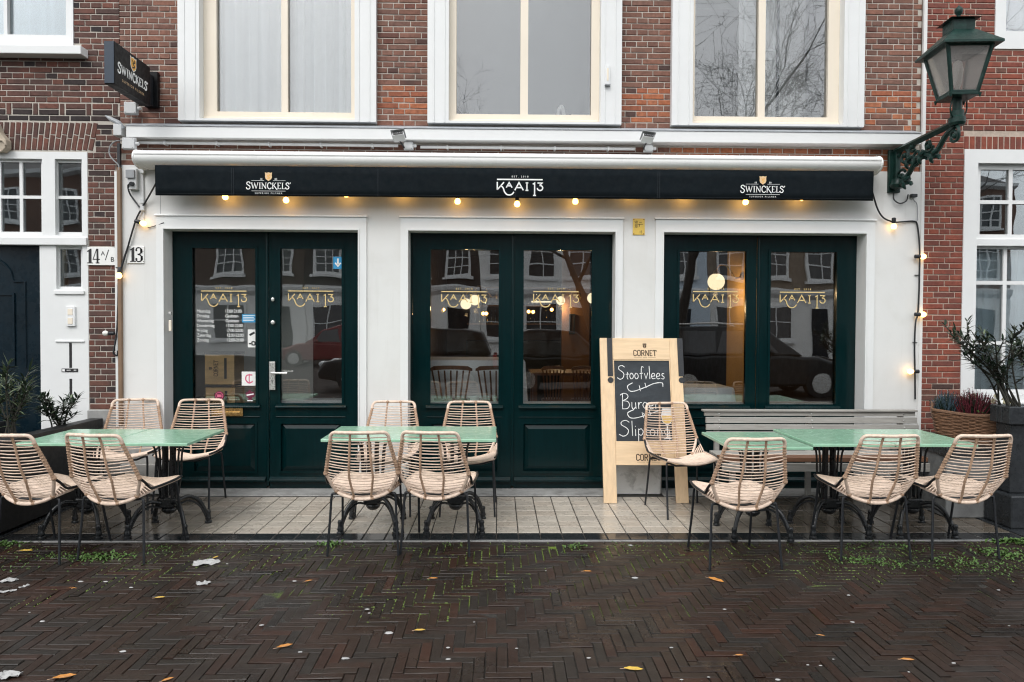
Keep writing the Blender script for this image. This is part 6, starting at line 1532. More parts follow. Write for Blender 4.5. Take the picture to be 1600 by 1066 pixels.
spots = [
 (-.905, -1.52, 2, 'rattan chair with its back to us at the middle table, left of the two'),
 (-.39, -1.52, -7, 'rattan chair with its back to us at the middle table, turned slightly to the right'),
 (-2.46, -1.65, -9, 'rattan chair with its back to us at the left tables, fully in view'),
 (-2.99, -1.65, -10, 'rattan chair with its back to us cut by the left edge of the photo'),
 (-3.14, -.43, 194, 'rattan chair facing us in front of the white plaster beside the dark planter'),
 (-2.60, -.44, 187, 'rattan chair facing us in front of the brass letterbox of the entrance door'),
 (-.915, -.57, 180, 'rattan chair facing us in front of the white pier between entrance and middle doors'),
 (-.245, -.57, 181, 'rattan chair facing us in front of the left leaf of the middle doors'),
 (1.53, -.63, 188, 'rattan chair facing us in front of the menu board'),
 (1.565, -1.81, 3, 'nearest rattan chair, its back to us, at the right table closest to the menu board'),
 (2.50, -1.63, 1, 'rattan chair with its back to us at the middle of the right tables'),
 (3.10, -1.62, 3, 'rattan chair with its back to us beside the stone planter'),
]
for i, (x, y, a, lb) in enumerate(spots):
    o = chairs3[i] if i < 3 else copy_tree(chairs3[i % 3])
    if y + .25 < -1.44: o.location = (x, y, -.011); o.rotation_euler = (0, 0, R(a))
    elif y < -1.2: o.location = (x, y, -.0055); o.rotation_euler = (R(1.3), 0, R(a))
    else: o.location = (x, y, .0); o.rotation_euler = (0, 0, R(a))
    o['label'] = lb
# ================================================================== PLANTERS AND PLANTS
def leaf_blade(mb, base, d, up, L, W, droop=.25):
    d = d.normalized(); s_ = d.cross(up)
    if s_.length < 1e-3: s_ = d.orthogonal()
    s_.normalize(); n_ = s_.cross(d)
    pts = []
    for f, wf in ((0, .12), (.3, .9), (.6, .85), (1, .0)):
        c = base + d * (L * f) - Vector((0, 0, 1)) * (droop * L * f * f); w_ = W * wf * .5
        pts += [c - s_ * w_ + n_ * w_ * .35, c, c + s_ * w_ + n_ * w_ * .35]
    mb.add(pts, [(0, 1, 4, 3), (1, 2, 5, 4), (3, 4, 7, 6), (4, 5, 8, 7), (6, 7, 10, 9), (7, 8, 11, 10)])
def oleander(name, label, x, y, z, H, spread, n_stem, seed, mats=('leaf', 'leaf2'), pale=.15, lmax=.13, lean=(0, 0), whorls=5):
    rnd = random.Random(seed); t = thing(name, label, 'shrub', (x, y, z))
    ms = MB(); ml = MB()
    for i in range(n_stem):
        a = rnd.uniform(0, 6.28); rr = spread * rnd.uniform(.25, 1); h = H * rnd.uniform(.65, 1.0)
        top = Vector((x + rr * math.cos(a) + lean[0], y + rr * math.sin(a) * .8 + lean[1], z + h))
        b0 = Vector((x + rnd.uniform(-.3, .3) * spread, y + rnd.uniform(-.2, .2) * spread, z))
        mid = b0.lerp(top, .5) + Vector((-.18 * rr * math.cos(a), -.1 * rr * math.sin(a), .05 * h))
        path = crom([b0, mid, top], 6); ms.tube(path, [.0085 - .005 * k / len(path) for k in range(len(path))], 6)
        tips = [(top, (top - path[-2]).normalized(), 1.0)]
        for k in range(rnd.randint(1, 3)):
            p = path[rnd.randint(len(path) // 3, len(path) - 2)]; a2 = a + rnd.uniform(-1.6, 1.6)
            q = p + Vector((math.cos(a2) * rnd.uniform(.05, .14), math.sin(a2) * .1, rnd.uniform(.08, .2) * (H / .7)))
            ms.tube([p, p.lerp(q, .5) + Vector((0, 0, -.01)), q], [.006, .005, .004], 5); tips.append((q, (q - p).normalized(), .8))
        for (p, d, sc) in tips:
            for wv in range(whorls):
                c = p - d * (.035 * wv)
                for k in range(3 if wv else 4):
                    aa = rnd.uniform(0, 6.28); e = .95 - .16 * wv
                    dd = d * e + Vector((math.cos(aa), math.sin(aa), rnd.uniform(-.1, .25))) * (.55 + .12 * wv)
                    ml.cur = 1 if rnd.random() < pale else 0
                    leaf_blade(ml, c, dd, Vector((0, 0, 1)), lmax * sc * rnd.uniform(.6, 1), .019 * rnd.uniform(.7, 1.25), rnd.uniform(.05, .45))
    ms.build('stems', M['stem'], t, smooth=True); ml.build('foliage', [M[k] for k in mats], t, smooth=True, kind='stuff')
    return t
# dark planter wall on the left
t = thing('planter_box', 'long black planter box running out from the wall beside the left house door', 'planter', (-3.62, -.75, 0))
MB().box(-3.63, -3.575, -1.75, -.03, .02, .60).build('side_board', M['blackpaint'], t, bevel=.004); MB().box(-3.66, -3.545, -1.77, -.02, .6005, .685).build('rim', M['blackpaint'], t, bevel=.005)
MB().box(-4.45, -4.40, -1.75, -.03, .02, .66).build('side_board', M['blackpaint'], t, bevel=.004); MB().box(-4.4, -3.63, -1.75, -1.70, .02, .66).build('end_board', M['blackpaint'], t, bevel=.004)
MB().box(-4.40, -3.63, -1.699, -.03, .02, .55).build('soil', M['soil'], t)
oleander('oleander', 'tall leafy shrub in front of the navy door at the left edge', -3.78, -.95, .54, .62, .24, 9, 3, pale=.42, lmax=.15)
oleander('oleander', 'small dark spiky shrub in front of the white letter-slot panel', -3.70, -.42, .54, .38, .17, 9, 5, pale=.10, lmax=.12)
# stone ledge, wicker basket and stone planter on the right
t = thing('stone_ledge', 'low dark stone ledge against the red brick house, under the wicker basket', 'ledge', (4.2, -.6, 0))
MB().box(3.60, 4.9, -.86, -.03, .002, .50).build('base', M['concrete'], t, bevel=.008); MB().box(3.585, 4.92, -.885, -.01, .5005, .575).build('cap', M['darkstone'], t, bevel=.006)
bk_ = thing('wicker_basket', 'long brown wicker basket planted with red heather on the stone ledge', 'basket', (3.96, -.64, .576))
TBk = Matrix.Translation((3.96, -.64, .577)) @ Matrix.Rotation(R(-33), 4, 'Z')
def bring(h, grow=0.0, n=44):
    a = .255 + .045 * h / .25 + grow; b = .125 + .03 * h / .25 + grow; out = []
    for k in range(n):
        th = 2 * PI * k / n; c, s_ = math.cos(th), math.sin(th); p = 5
        r = (abs(c / a) ** p + abs(s_ / b) ** p) ** (-1 / p); out.append(Vector((r * c, r * s_, h)))
    return out
m = MB()
for i in range(17):
    h = .008 + i * .0145
    ring = [TBk @ (p + Vector((p.x, p.y, 0)).normalized() * (.006 * (1 if (k // 2 + i) % 2 else -1)) + Vector((0, 0, .022 * (1 + math.cos(p.x / .3 * PI)) * -.5 * h / .25 + .003 * math.sin(k * 1.3 + i)))) for k, p in enumerate(bring(h))]
    m.tube(ring, .0078, 5, closed=True)
m.build('weave', M['wicker'], bk_, smooth=True, kind='stuff')
m = MB(); m.tube([TBk @ (p + Vector((0, 0, .262 - .25 - .022 * (1 + math.cos(p.x / .3 * PI)) * .5))) for p in bring(.25)], .014, 6, closed=True); m.build('rim', M['wicker'], bk_, smooth=True)
for s_ in (-1, 1): m = MB(); m.tube([TBk @ Vector((s_ * (.30 + .0), .05 * math.cos(a * .45), .24 + .075 * math.sin(a * .45) - .0)) for a in range(8)], .012, 6); m.build('handle', M['wicker'], bk_, smooth=True)
m = MB(); m.add([TBk @ (Vector((p.x, p.y, .19))) for p in bring(.19, -.012)], [tuple(range(44))]); m.build('soil', M['soil'], bk_)
def tuft(name, label, cx, cy, cz, rx, ry, h, n, mats, seed, w_=.006):
    rnd = random.Random(seed); t = thing(name, label, 'flowers', TBk @ Vector((cx, cy, cz))); m = MB()
    for i in range(n):
        a, r = rnd.uniform(0, 6.28), math.sqrt(rnd.random()); b = TBk @ Vector((cx + rx * r * math.cos(a) * .6, cy + ry * r * math.sin(a) * .6, cz))
        tip = TBk @ Vector((cx + rx * r * math.cos(a) * 1.25, cy + ry * r * math.sin(a) * 1.25, cz + h * (1.05 - .45 * r * r) * rnd.uniform(.75, 1.1)))
        m.cur = rnd.randrange(len(mats)); m.tube([b, b.lerp(tip, .55) + Vector((rnd.uniform(-.01, .01), 0, .008)), tip], [.0022, .0042, .0012], 4)
        for k in range(7):
            f = rnd.uniform(.35, 1); p = b.lerp(tip, f); leaf_blade(m, p, Vector((rnd.uniform(-1, 1), rnd.uniform(-1, 1), rnd.uniform(.2, 1.4))), Vector((0, 0, 1)), .017, w_, 0)
    m.build('sprigs', [M[k] for k in mats], t, smooth=True, kind='stuff'); return t
tuft('heather', 'blue-grey heather at the brick end of the wicker basket', -.19, 0, .19, .11, .08, .215, 190, ('heather_b', 'heather_b', 'leaf'), 1)
tuft('heather', 'dark red heather in the middle of the wicker basket', -.005, 0, .19, .16, .09, .235, 330, ('heather_r', 'heather_r', 'heather_r', 'leaf'), 2)
t = thing('pansies', 'cream and yellow pansies behind the red heather in the wicker basket', 'flowers', TBk @ Vector((.17, .03, .19)))
rnd = random.Random(4); m = MB(); mg = MB()
for i in range(20):
    p = TBk @ Vector((rnd.uniform(-.12, .27), rnd.uniform(.02, .10), rnd.uniform(.29, .39))) if i < 7 else TBk @ Vector((rnd.uniform(.1, .27), rnd.uniform(-.04, .10), rnd.uniform(.25, .37)))
    for k in range(5):
        a = k * 1.257 + rnd.random(); pts = [p] + [p + Vector((.022 * math.cos(a + e), -.004 + rnd.uniform(-.004, .004), .022 * math.sin(a + e))) for e in (-.5, 0, .5)]; m.add(pts, [(0, 1, 2, 3)])
    b = TBk @ Vector((rnd.uniform(.08, .24), rnd.uniform(-.02, .08), .19)); mg.tube([b, p], .002, 4)
for i in range(150):
    b = TBk @ Vector((rnd.uniform(.02, .27), rnd.uniform(-.1, .1), rnd.uniform(.19, .26))); leaf_blade(mg, b, Vector((rnd.uniform(-1, 1), rnd.uniform(-1, 1), .7)), Vector((0, 0, 1)), .045, .024, .4)
m.build('petals', M['petal'], t); mg.build('leaves', M['weed'], t, smooth=True, kind='stuff')
pl = thing('stone_planter', 'large square stone planter with a dark rim at the right edge of the terrace', 'planter', (4.1, -1.2, 0))
px0, pyf, pyb = 3.92, -1.12, -1.14
zr0, zr1 = UZ(664, pyf, 1580), UZ(636, pyf, 1580)
MB().box(px0 + .03, px0 + 1.07, pyf + .03, pyb - .03 + .25, .255, zr0 - .0005).build('body', M['darkstone'], pl, bevel=.01)
MB().box(px0 - .02, px0 + 1.1, pyf - .06, pyb + .27, .002, .2545).build('base', M['darkstone'], pl, bevel=.012)
m = MB(); m.box(px0, px0 + 1.1, pyf, pyf + .09, zr0, zr1); m.box(px0, px0 + 1.1, pyb + .16, pyb + .25, zr0, zr1); m.box(px0, px0 + .08, pyf + .0905, pyb + .1595, zr0, zr1); m.box(px0 + 1.02, px0 + 1.1, pyf + .0905, pyb + .1595, zr0, zr1); m.build('rim', M['darkstone'], pl, bevel=.008)
MB().box(px0 + .0805, px0 + 1.0195, pyf + .0905, pyb + .1595, zr0 - .1, zr1 - .03).build('soil', M['soil'], pl)
oleander('oleander', 'dark open-branched shrub standing behind the wicker basket', 4.06, -.98, zr1 - .03, .62, .36, 13, 12, pale=.08, lmax=.12, lean=(-.20, .0), whorls=6)
oleander('oleander', 'dark shrub in the stone planter at the right edge of the photo', 4.32, -.98, zr1 - .03, .60, .30, 11, 15, pale=.2, lmax=.12, whorls=6)
# a broken metal hook and brick scraps near the planter: red leaf litter comes with the litter below

# ================================================================== MOSS, WEEDS AND LITTER ON THE PAVING
mm = MB(); rnd = random.Random(8)
def mossy(x, y):
    v = noise.noise(Vector((x * .9, y * 1.1, 4.2))) + .55 * noise.noise(Vector((x * 3, y * 3, 1.2))); near = (y + 3.0) / 1.5
    return v + .52 * ((y + 2.4) / .95) + .14 * (y > -1.95) + .30 * (x > 1.6) * (y > -2.2) + .22 * (x < -2.2)
for (x, y, v, ln) in cells:
    if not in_view((x, y, -.03), 10) or y < -2.75: continue
    if mossy(x, y) < .36: continue
    for k in range(rnd.randint(4, 13)):
        if v: px, py = x + (PW / 2) * rnd.choice((-1, 1)), y + rnd.uniform(-2, 2) * PW
        else: px, py = x + rnd.uniform(-2, 2) * PW, y + (PW / 2) * rnd.choice((-1, 1))
        r = rnd.uniform(.003, .0085); z = -.013 + wavy(px, py)
        a0 = rnd.random() * 6; vs = [(px + r * math.cos(a0 + j * 1.257) * rnd.uniform(.7, 1.4), py + r * math.sin(a0 + j * 1.257) * rnd.uniform(.5, 1.0), z - .002) for j in range(5)] + [(px, py, z + r * rnd.uniform(.35, .8))]
        mm.add(vs, [(j, (j + 1) % 5, 5) for j in range(5)])
tag(mm.build('moss', M['moss'], smooth=True), kind='stuff')
mw = MB()
def weed_patch(px, py, n, spread, h):
    c = G(px, py); spread *= 1.5; h *= .72; n = int(n * 2.0)
    for i in range(n):
        b = Vector((c.x + rnd.gauss(0, spread), min(-1.45, c.y + rnd.gauss(0, spread * .6)), -.012)); a = rnd.uniform(0, 6.28)
        leaf_blade(mw, b, Vector((math.cos(a) * .8, math.sin(a) * .8, rnd.uniform(.3, 1.3))), Vector((0, 0, 1)), h * rnd.uniform(.5, 1.2), h * rnd.uniform(.3, .5), .3)
for px, py, n, sp, h in ((10, 850, 60, .06, .05), (135, 872, 60, .05, .045), (165, 870, 70, .06, .05), (250, 858, 40, .06, .03), (515, 851, 34, .03, .05), (560, 855, 10, .03, .025), (700, 853, 14, .03, .03), (800, 855, 10, .02, .025), (902, 854, 34, .03, .04), (870, 862, 14, .04, .02), (985, 853, 20, .05, .02), (1080, 853, 20, .04, .025), (1380, 853, 50, .08, .035),
    (1375, 880, 50, .06, .035), (1335, 876, 50, .05, .04), (1430, 885, 40, .06, .03), (1475, 880, 30, .05, .03), (1520, 880, 60, .07, .04), (1555, 865, 70, .07, .05), (1590, 846, 90, .06, .07), (1560, 838, 40, .04, .05), (1250, 855, 20, .06, .02), (1300, 866, 24, .06, .03), (60, 872, 30, .07, .03), (95, 868, 20, .04, .03), (1600, 870, 50, .06, .05), (1200, 862, 20, .07, .02), (1230, 880, 22, .08, .02), (1290, 885, 26, .08, .022), (1345, 862, 26, .06, .03), (1400, 870, 26, .07, .025), (1450, 862, 26, .06, .03), (1500, 890, 30, .08, .026), (1545, 892, 30, .07, .03), (1580, 888, 30, .07, .03), (200, 880, 24, .09, .022), (30, 890, 30, .09, .028), (300, 862, 16, .06, .02)):
    weed_patch(px, py, n, sp, h)
tag(mw.build('weeds', M['weed'], smooth=True), kind='stuff')
def flat_leaf(label, px, py, L, mat, ang, kind_='leaf', curl=.25):
    c = G(px, py, -.009); t = thing('fallen_leaf', label, 'leaf', c, 0, 'fallen leaves on the paving'); m = MB(); d = Vector((math.cos(ang), math.sin(ang), 0)); s_ = Vector((-d.y, d.x, 0)); n = 7; vs = []
    for i in range(n + 1):
        f = i / n; w_ = L * .36 * math.sin(PI * min(1, f * .96 + .03)) ** .8 * .5 * (1 + .15 * math.sin(i * 4)); p = c + d * L * (f - .5); zc = curl * L * .4 * (f - .5) ** 2 * 2
        vs += [p - s_ * w_ + Vector((0, 0, zc + .3 * w_)), p + Vector((0, 0, zc)), p + s_ * w_ + Vector((0, 0, zc + .4 * w_))]
    m.add(vs, [q for i in range(n) for q in ((3 * i, 3 * i + 1, 3 * i + 4, 3 * i + 3), (3 * i + 1, 3 * i + 2, 3 * i + 5, 3 * i + 4))]); b = m.build('blade', M[mat], t, smooth=True)
    m = MB(); m.tube([c - d * L * .72, c - d * L * .5, c + d * L * .3 + Vector((0, 0, .002))], [.0014, .0014, .0006], 4); m.build('stalk', M['rattan_dark'], t)
flat_leaf('orange fallen leaf on the herringbone paving, the large one left of the centre', 445, 1010, .075, 'leaf_o', .5)
flat_leaf('long yellow fallen leaf lying near the bottom centre of the paving', 990, 1046, .085, 'leaf_y', -.15)
flat_leaf('curled tan leaf at the bottom left of the paving', 101, 1058, .09, 'leaf_o', .35)
flat_leaf('small brown leaf on the paving behind the white scraps at the left', 112, 920, .055, 'leaf_o', .1)
flat_leaf('small yellow leaf on the paving below the crumpled paper', 250, 934, .055, 'leaf_y', .2)
flat_leaf('orange leaf on mossy pavers in front of the middle doors', 918, 893, .055, 'leaf_o', -.1)
flat_leaf('tan leaf on the pavers in front of the middle table', 677, 904, .055, 'leaf_o', 0)
flat_leaf('pale tan leaf in the centre of the paving', 656, 985, .055, 'leaf_y', .1)
flat_leaf('brown leaf lying beside the foot of the nearest chair', 1119, 907, .11, 'leaf_o', -.9)
flat_leaf('small tan leaf at the lower right of the paving', 1155, 1024, .04, 'leaf_o', 0)
flat_leaf('small orange leaf on the dark paving, nearest the right corner', 1418, 1031, .06, 'leaf_o', -.15)
flat_leaf('tiny orange leaf on the dark paving before the right tables', 1283, 993, .035, 'leaf_o', -.5)
flat_leaf('yellow leaf among the weeds by the left chair legs', 41, 861, .09, 'leaf_y', .0)
flat_leaf('orange leaf at the bottom edge of the paving, left of the big orange one', 262, 1062, .05, 'leaf_o', .7)
flat_leaf('yellow weed leaf beside the crumpled paper', 337, 871, .05, 'leaf_y', 1.2)
flat_leaf('small tan leaf on the pavers left of the middle table', 482, 908, .05, 'leaf_o', .6)
flat_leaf('red-brown leaf on the terrace edge by the stone planter', 1490, 810, .07, 'leaf_o', -.3)
def paper(label, px, py, L, W, ang, amp=.012, seed=0):
    c = G(px, py, -.008); rnd2 = random.Random(seed); pass
    n = 6; m = MB(); vs = []
    for i in range(n + 1):
        for j in range(n + 1):
            u, v = i / n - .5, j / n - .5; u += .06 * rnd2.uniform(-1, 1); v += .08 * rnd2.uniform(-1, 1)
            if abs(u) + abs(v) > .8: u *= .8; v *= .8
            vs.append((u * L * math.cos(ang) - v * W * math.sin(ang), u * L * math.sin(ang) + v * W * math.cos(ang), abs(rnd2.gauss(0, amp))))
    m.add(vs, [(i * (n + 1) + j, (i + 1) * (n + 1) + j, (i + 1) * (n + 1) + j + 1, i * (n + 1) + j + 1) for i in range(n) for j in range(n)])
    o = m.build('paper_scrap', M['paper']); o.location = c; tag(o, label, 'litter', 'paper scraps on the paving'); md = o.modifiers.new('thick', 'SOLIDIFY'); md.thickness = .0012
paper('largest crumpled white paper scrap, behind the other litter at the left', 322, 880, .17, .11, .1, .010, 1)
paper('white paper strip on the paving below the largest crumpled scrap', 318, 912, .08, .05, .5, .006, 2)
paper('bent white scrap near the left edge, under the left chairs', 14, 908, .10, .04, .4, .008, 3)
paper('white scrap just below the bent one at the left edge', 10, 925, .09, .03, .5, .006, 4)
paper('white scrap at the bottom left corner of the paving', 14, 1057, .10, .05, .2, .008, 5)
paper('small white scrap beside the bent one, a little to its right', 38, 917, .06, .02, .9, .005, 6)
for i, (px, py) in enumerate(((192, 1018), (460, 908), (409, 977), (574, 952), (577, 958), (608, 989), (741, 972), (807, 1013), (1049, 1012), (853, 892), (992, 903), (1132, 952), (1262, 1039), (1326, 930), (1332, 972), (1490, 1036), (1577, 978), (1560, 922), (205, 918), (46, 957), (66, 971), (1215, 1062), (1065, 1062), (1107, 1058), (920, 1028), (540, 1029), (700, 1030), (165, 909), (1282, 1040), (1420, 1050), (126, 909), (469, 1019), (700, 1012), (1302, 1030), (355, 881), (985, 852))):
    c = G(px, py, -.008); rr = rnd.uniform(.004, .010) * (1.5 if i % 5 == 0 else 1); m = MB(); m.sphere((0, 0, 0), rr, 7, 4, (1.5, .9, .35))
    m.v = [(x + rnd.uniform(-.2, .2) * rr, y + rnd.uniform(-.2, .2) * rr, z) for x, y, z in m.v]; o = m.build('white_speck', M['paper'], smooth=True); o.location = c; tag(o, 'small whitish crumb lying on the wet clay paving', 'litter', 'white crumbs scattered on the paving')

# ================================================================== THE OTHER SIDE OF THE STREET (seen mirrored in the glass)
HM = {}
def far_window(parent, x, y, z, w_, h, lights=(2, 3)):
    """white framed sash seen from the street side (+y)"""
    k = (round(w_, 2), round(h, 2), lights)
    if k not in HM:
        nx, nz = lights; bw = .05; holes = [(-w_ / 2 + .09 + (w_ - .18) * i / nx + bw / 2, -w_ / 2 + .09 + (w_ - .18) * (i + 1) / nx - bw / 2, .09 + (h - .18) * j / nz + bw / 2, .09 + (h - .18) * (j + 1) / nz - bw / 2) for i in range(nx) for j in range(nz)]
        a = MB(); a.wall((-w_ / 2, w_ / 2), (0, h), holes, -.02, .09); a.box(-w_ / 2 - .1, w_ / 2 + .1, -.02, .17, -.12, -.001)
        b = MB(); b.box(-w_ / 2 + .05, w_ / 2 - .05, .0, .03, .05, h - .05); HM[k] = (a.mesh('window', M['white']), b.mesh('pane', M['h_glass']))
    o = link_mesh('window', HM[k][0], parent, Vector((x, y, z)) - ORG[parent.name]); c = link_mesh('pane', HM[k][1], o, (0, 0, 0))
HY = -29.4
for x0, x1, Hh, mat, nw, lab, base in ((-25.5, -17.2, 11.3, 'h_red', 3, 'red-brown brick townhouse across the street, mirrored at the far left', 'h_white'), (-17.2, -9.6, 11.8, 'h_brick', 3, 'brown brick townhouse across the street, mirrored in the entrance doors', 'h_white'),
    (-9.6, -.9, 11.0, 'h_dark', 4, 'dark brick townhouse across the street, mirrored in the entrance and middle doors', 'h_white'), (-.9, 5.2, 11.5, 'h_white', 3, 'white rendered townhouse across the street, mirrored in the middle doors', 'h_white'),
    (5.2, 10.6, 10.8, 'h_blue', 2, 'pale blue rendered townhouse across the street, mirrored in the right doors', 'h_blue'), (10.6, 17.4, 11.6, 'h_beige', 3, 'beige brick townhouse across the street, mirrored in the right doors', 'h_white'), (17.4, 26, 11.0, 'h_red', 3, 'red brick townhouse across the street beyond the beige one', 'h_white')):
    Hh -= 2.3
    t = thing('townhouse', lab, 'house', ((x0 + x1) / 2, HY - 4, 0), 0, 'houses across the street')
    MB().box(x0 + .01, x1 - .01, HY - 8, HY, 3.25, Hh).build('wall', M[mat], t); MB().box(x0 + .01, x1 - .01, HY - 8, HY + .02, -.1, 3.2495).build('ground_floor', M[base], t)
    MB().profx([(HY + .021, 3.0), (HY + .22, 3.2), (HY + .26, 3.38), (HY + .0, 3.5)], x0 + .05, x1 - .05).build('shop_cornice', M['white'], t); MB().profx([(HY + .001, Hh - .25), (HY + .3, Hh - .1), (HY + .34, Hh + .08), (HY + .0, Hh + .1)], x0, x1 - .02).build('eaves', M['white'], t)
    MB().profx([(HY + .1, Hh + .101), (HY - 4, Hh + 1.5), (HY - 8.1, Hh + .101)], x0 + .1, x1 - .1).build('roof', M['roof'], t)
    stp = (x1 - x0) / nw
    for f, (z, h) in enumerate(((3.95, 1.95), (6.55, 1.6))):
        for k in range(nw): far_window(t, x0 + stp * (k + .5), HY + .0, z, 1.35, h, (3, 4) if mat in ('h_brick', 'h_red', 'h_dark') else (2, 3))
    for k in range(nw):
        if k == nw - 1: MB().box(x0 + stp * (k + .5) - .5, x0 + stp * (k + .5) + .5, HY + .021, HY + .06, 0, 2.5).build('door', M['navy'], t)
        else: far_window(t, x0 + stp * (k + .5), HY + .03, .8, 1.7, 1.9, (2, 2))
def car(label, cx, cy, L, Wd, Hc, paint, kind, flip=1, rails=False):
    """side-on parked car; flip=1 nose towards +x"""
    t = thing('parked_car', label, 'car', (cx, cy, -.045), 0, 'cars parked across the street')
    X = lambda u: cx + flip * (u - .5) * L
    hb_ = .56 * Hc
    low = [(0, .22), (.02, hb_ * .9), (.10, hb_ * 1.02), (.62, hb_ * 1.05), (.78, hb_ * .98), (.96, hb_ * .80), (1.0, hb_ * .5), (.99, .22)]
    top = {'hatch': [(.03, hb_ * 1.0), (.08, Hc * .90), (.18, Hc * .985), (.38, Hc), (.52, Hc * .95), (.70, hb_ * 1.02)], 'estate': [(.01, hb_ * 1.0), (.045, Hc * .92), (.10, Hc * .985), (.40, Hc), (.55, Hc * .95), (.72, hb_ * 1.02)]}[kind]
    m = MB(); m.prism([(X(u), z) for u, z in low], cy - Wd / 2, cy + Wd / 2); m.build('body', M[paint], t, smooth=True, bevel=.07, angle=50, segs=3)
    m = MB(); n = len(top); sh = .13
    vs = [(X(u), cy - Wd / 2 + (sh if z > hb_ * 1.1 else .02), z) for u, z in top] + [(X(u), cy + Wd / 2 - (sh if z > hb_ * 1.1 else .02), z) for u, z in top]
    m.add(vs, [tuple(range(n)), tuple(range(2 * n - 1, n - 1, -1))] + [(i, i + n, (i + 1) % n + n, (i + 1) % n) for i in range(n)]); m.build('cabin', M[paint], t, smooth=True, bevel=.04, angle=50)
    for a, b in ((.12, .30), (.325, .54)):
        for s_ in (-1, 1):
            z0, z1 = hb_ * 1.10, Hc * .93; y0 = cy + s_ * (Wd / 2 - .03); y1 = cy + s_ * (Wd / 2 - sh + .012)
            q = [(X(a - .02), y0, z0), (X(b + (.07 if b > .5 else 0)), y0, z0), (X(b - (.03 if b > .5 else 0)), y1, z1), (X(a + .01), y1, z1)]
            w2 = MB(); w2.add(q + [(x, y - s_ * .03, z) for x, y, z in q], [(0, 1, 2, 3), (7, 6, 5, 4), (0, 4, 5, 1), (1, 5, 6, 2), (2, 6, 7, 3), (3, 7, 4, 0)]); w2.build('side_window', M['carglass'], t)
    for u in (.17, .81):
        for s_ in (-1, 1):
            T = Matrix.Translation((X(u), cy + s_ * (Wd / 2 - .09), .28)) @ Matrix.Rotation(PI / 2, 4, 'X'); wm = MB(); wm.lathe([(.2, -.1), (.32, -.1), (.33, 0), (.32, .1), (.2, .1)], 20, T); wo_ = wm.build('wheel', M['tyre'], t, smooth=True)
            r_ = MB(); r_.lathe([(.17, -.106), (.205, -.106), (.205, .106), (.17, .106)], 16, T)
            for k in range(5): r_.box(-.02, .02, .02, .18, -.104, .104, T @ Matrix.Rotation(k * 1.2566, 4, 'Z'))
            r_.lathe([(.045, -.107), (.045, .107)], 10, T); r_.build('rim', M['steel'], wo_)
    for s_ in (-1, 1):
        h_ = MB(); h_.sphere((X(.965), cy + s_ * (Wd / 2 - .16), hb_ * .72), .11, 10, 6, (1.3, .9, .8)); h_.build('headlight', M['lampglass'], t, smooth=True)
        h_ = MB(); h_.box(X(-.002), X(.02), cy + s_ * (Wd / 2 - .22), cy + s_ * (Wd / 2 - .05), hb_ * .7, hb_ * 1.0); h_.build('tail_light', M['tailred'], t, bevel=.02)
        h_ = MB(); h_.sphere((X(.57), cy + s_ * (Wd / 2 + .06), hb_ * 1.12), .08, 8, 6, (.8, 1.2, .8)); h_.build('mirror', M[paint], t, smooth=True)
    if rails:
        for s_ in (-1, 1): h_ = MB(); h_.tube(crom([(X(.08), cy + s_ * (Wd / 2 - .2), Hc * .98), (X(.12), cy + s_ * (Wd / 2 - .2), Hc + .05), (X(.46), cy + s_ * (Wd / 2 - .2), Hc + .055), (X(.52), cy + s_ * (Wd / 2 - .2), Hc * .975)], 4), .02, 6); h_.build('roof_rail', M['steel'], t, smooth=True)
car('dark red hatchback parked across the street, mirrored in the entrance door glass', -6.4, -20.5, 3.6, 1.65, 1.5, 'carpaint_red', 'hatch', -1)
car('black hatchback parked across the street, mirrored between the entrance and middle doors', -2.1, -10.6, 4.1, 1.75, 1.47, 'carpaint_black', 'hatch', -1)
car('small black hatchback parked across the street between the other black car and the estate', 1.75, -10.4, 3.3, 1.65, 1.46, 'carpaint_black', 'hatch', 1)
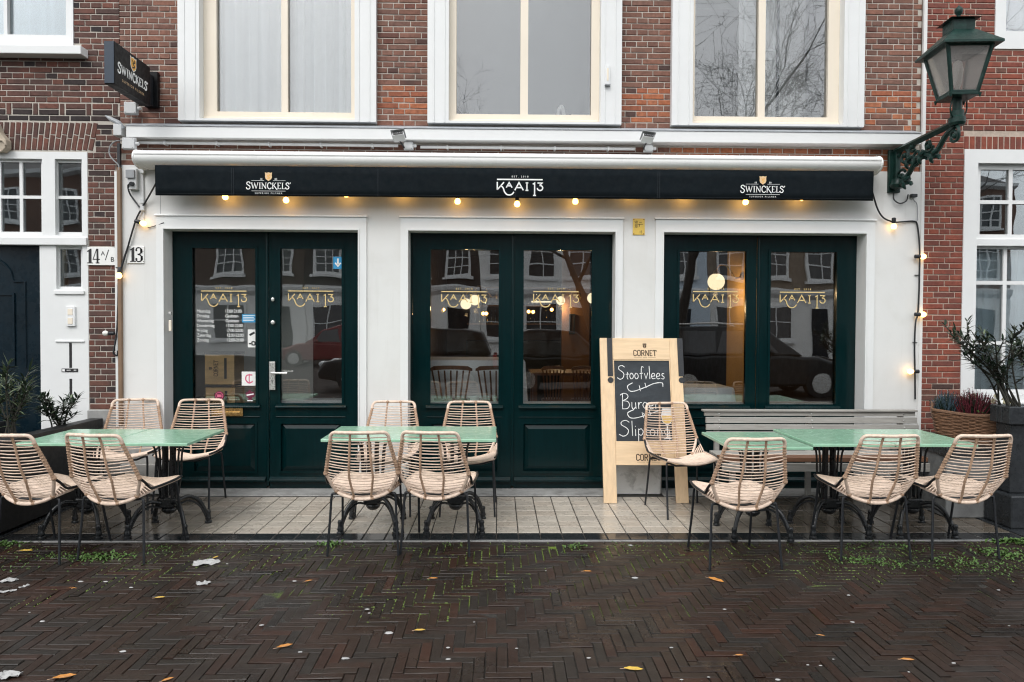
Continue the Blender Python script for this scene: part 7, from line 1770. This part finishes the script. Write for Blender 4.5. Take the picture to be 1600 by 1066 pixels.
car('dark grey estate car with roof rails across the street, mirrored in the right doors', 5.7, -9.8, 4.6, 1.85, 1.55, 'carpaint_grey', 'estate', 1, True)
def bare_tree(label, x, y, H, seed, lean=0.0, deep=5):
    rnd = random.Random(seed); t = thing('bare_tree', label, 'tree', (x, y, -.05), 0, 'bare street trees')
    trunk = MB(); limbs = MB(); tw = MB()
    def grow(p, d, L, r, lv):
        segs = 5 if lv < 3 else 4; pts = [p]; dd = d.copy()
        for i in range(segs):
            k = .11 if lv < 2 else .2
            dd = (dd + Vector((rnd.gauss(0, k), rnd.gauss(0, k), rnd.gauss(.03, .09)))).normalized(); pts.append(pts[-1] + dd * L / segs)
        rad = [max(.003, r * (1 - .55 * i / segs)) for i in range(segs + 1)]
        (trunk if lv == 0 else limbs if lv < 3 else tw).tube(pts, rad, 7 if lv < 2 else 4 if lv < 4 else 3, caps=lv < 3)
        if lv >= deep: return
        for k in range(rnd.randint(3, 4)):
            i = rnd.randint(1 if lv > 1 else 2, segs) if lv else rnd.randint(3, segs); a = rnd.uniform(0, 6.28); e = rnd.uniform(.4, 1.0)
            u = dd.orthogonal().normalized(); v = dd.cross(u); nd = (dd * math.cos(e) + (u * math.cos(a) + v * math.sin(a)) * math.sin(e)).normalized()
            grow(pts[i], nd, L * rnd.uniform(.52, .76), rad[i] * rnd.uniform(.42, .62), lv + 1)
    grow(Vector((x, y, -.05)), Vector((lean, 0, 1)).normalized(), H * .40, .17, 0)
    trunk.build('trunk', M['bark'], t, smooth=True); limbs.build('limbs', M['bark'], t, smooth=True); tw.build('crown', M['bark'], t, kind='stuff')
bare_tree('bare tree across the street, mirrored in the right upstairs window', 4.3, -11.2, 13.0, 21, .10, 6)
bare_tree('bare tree across the street, mirrored in the middle door glass', 3.4, -16.5, 13.0, 33, -.05, 6)
bare_tree('bare tree across the street, mirrored in the windows of the left house', -9.5, -13.0, 10.0, 41)
bare_tree('bare tree across the street, mirrored in the windows of the red brick house', 11.8, -13.0, 10.0, 52)
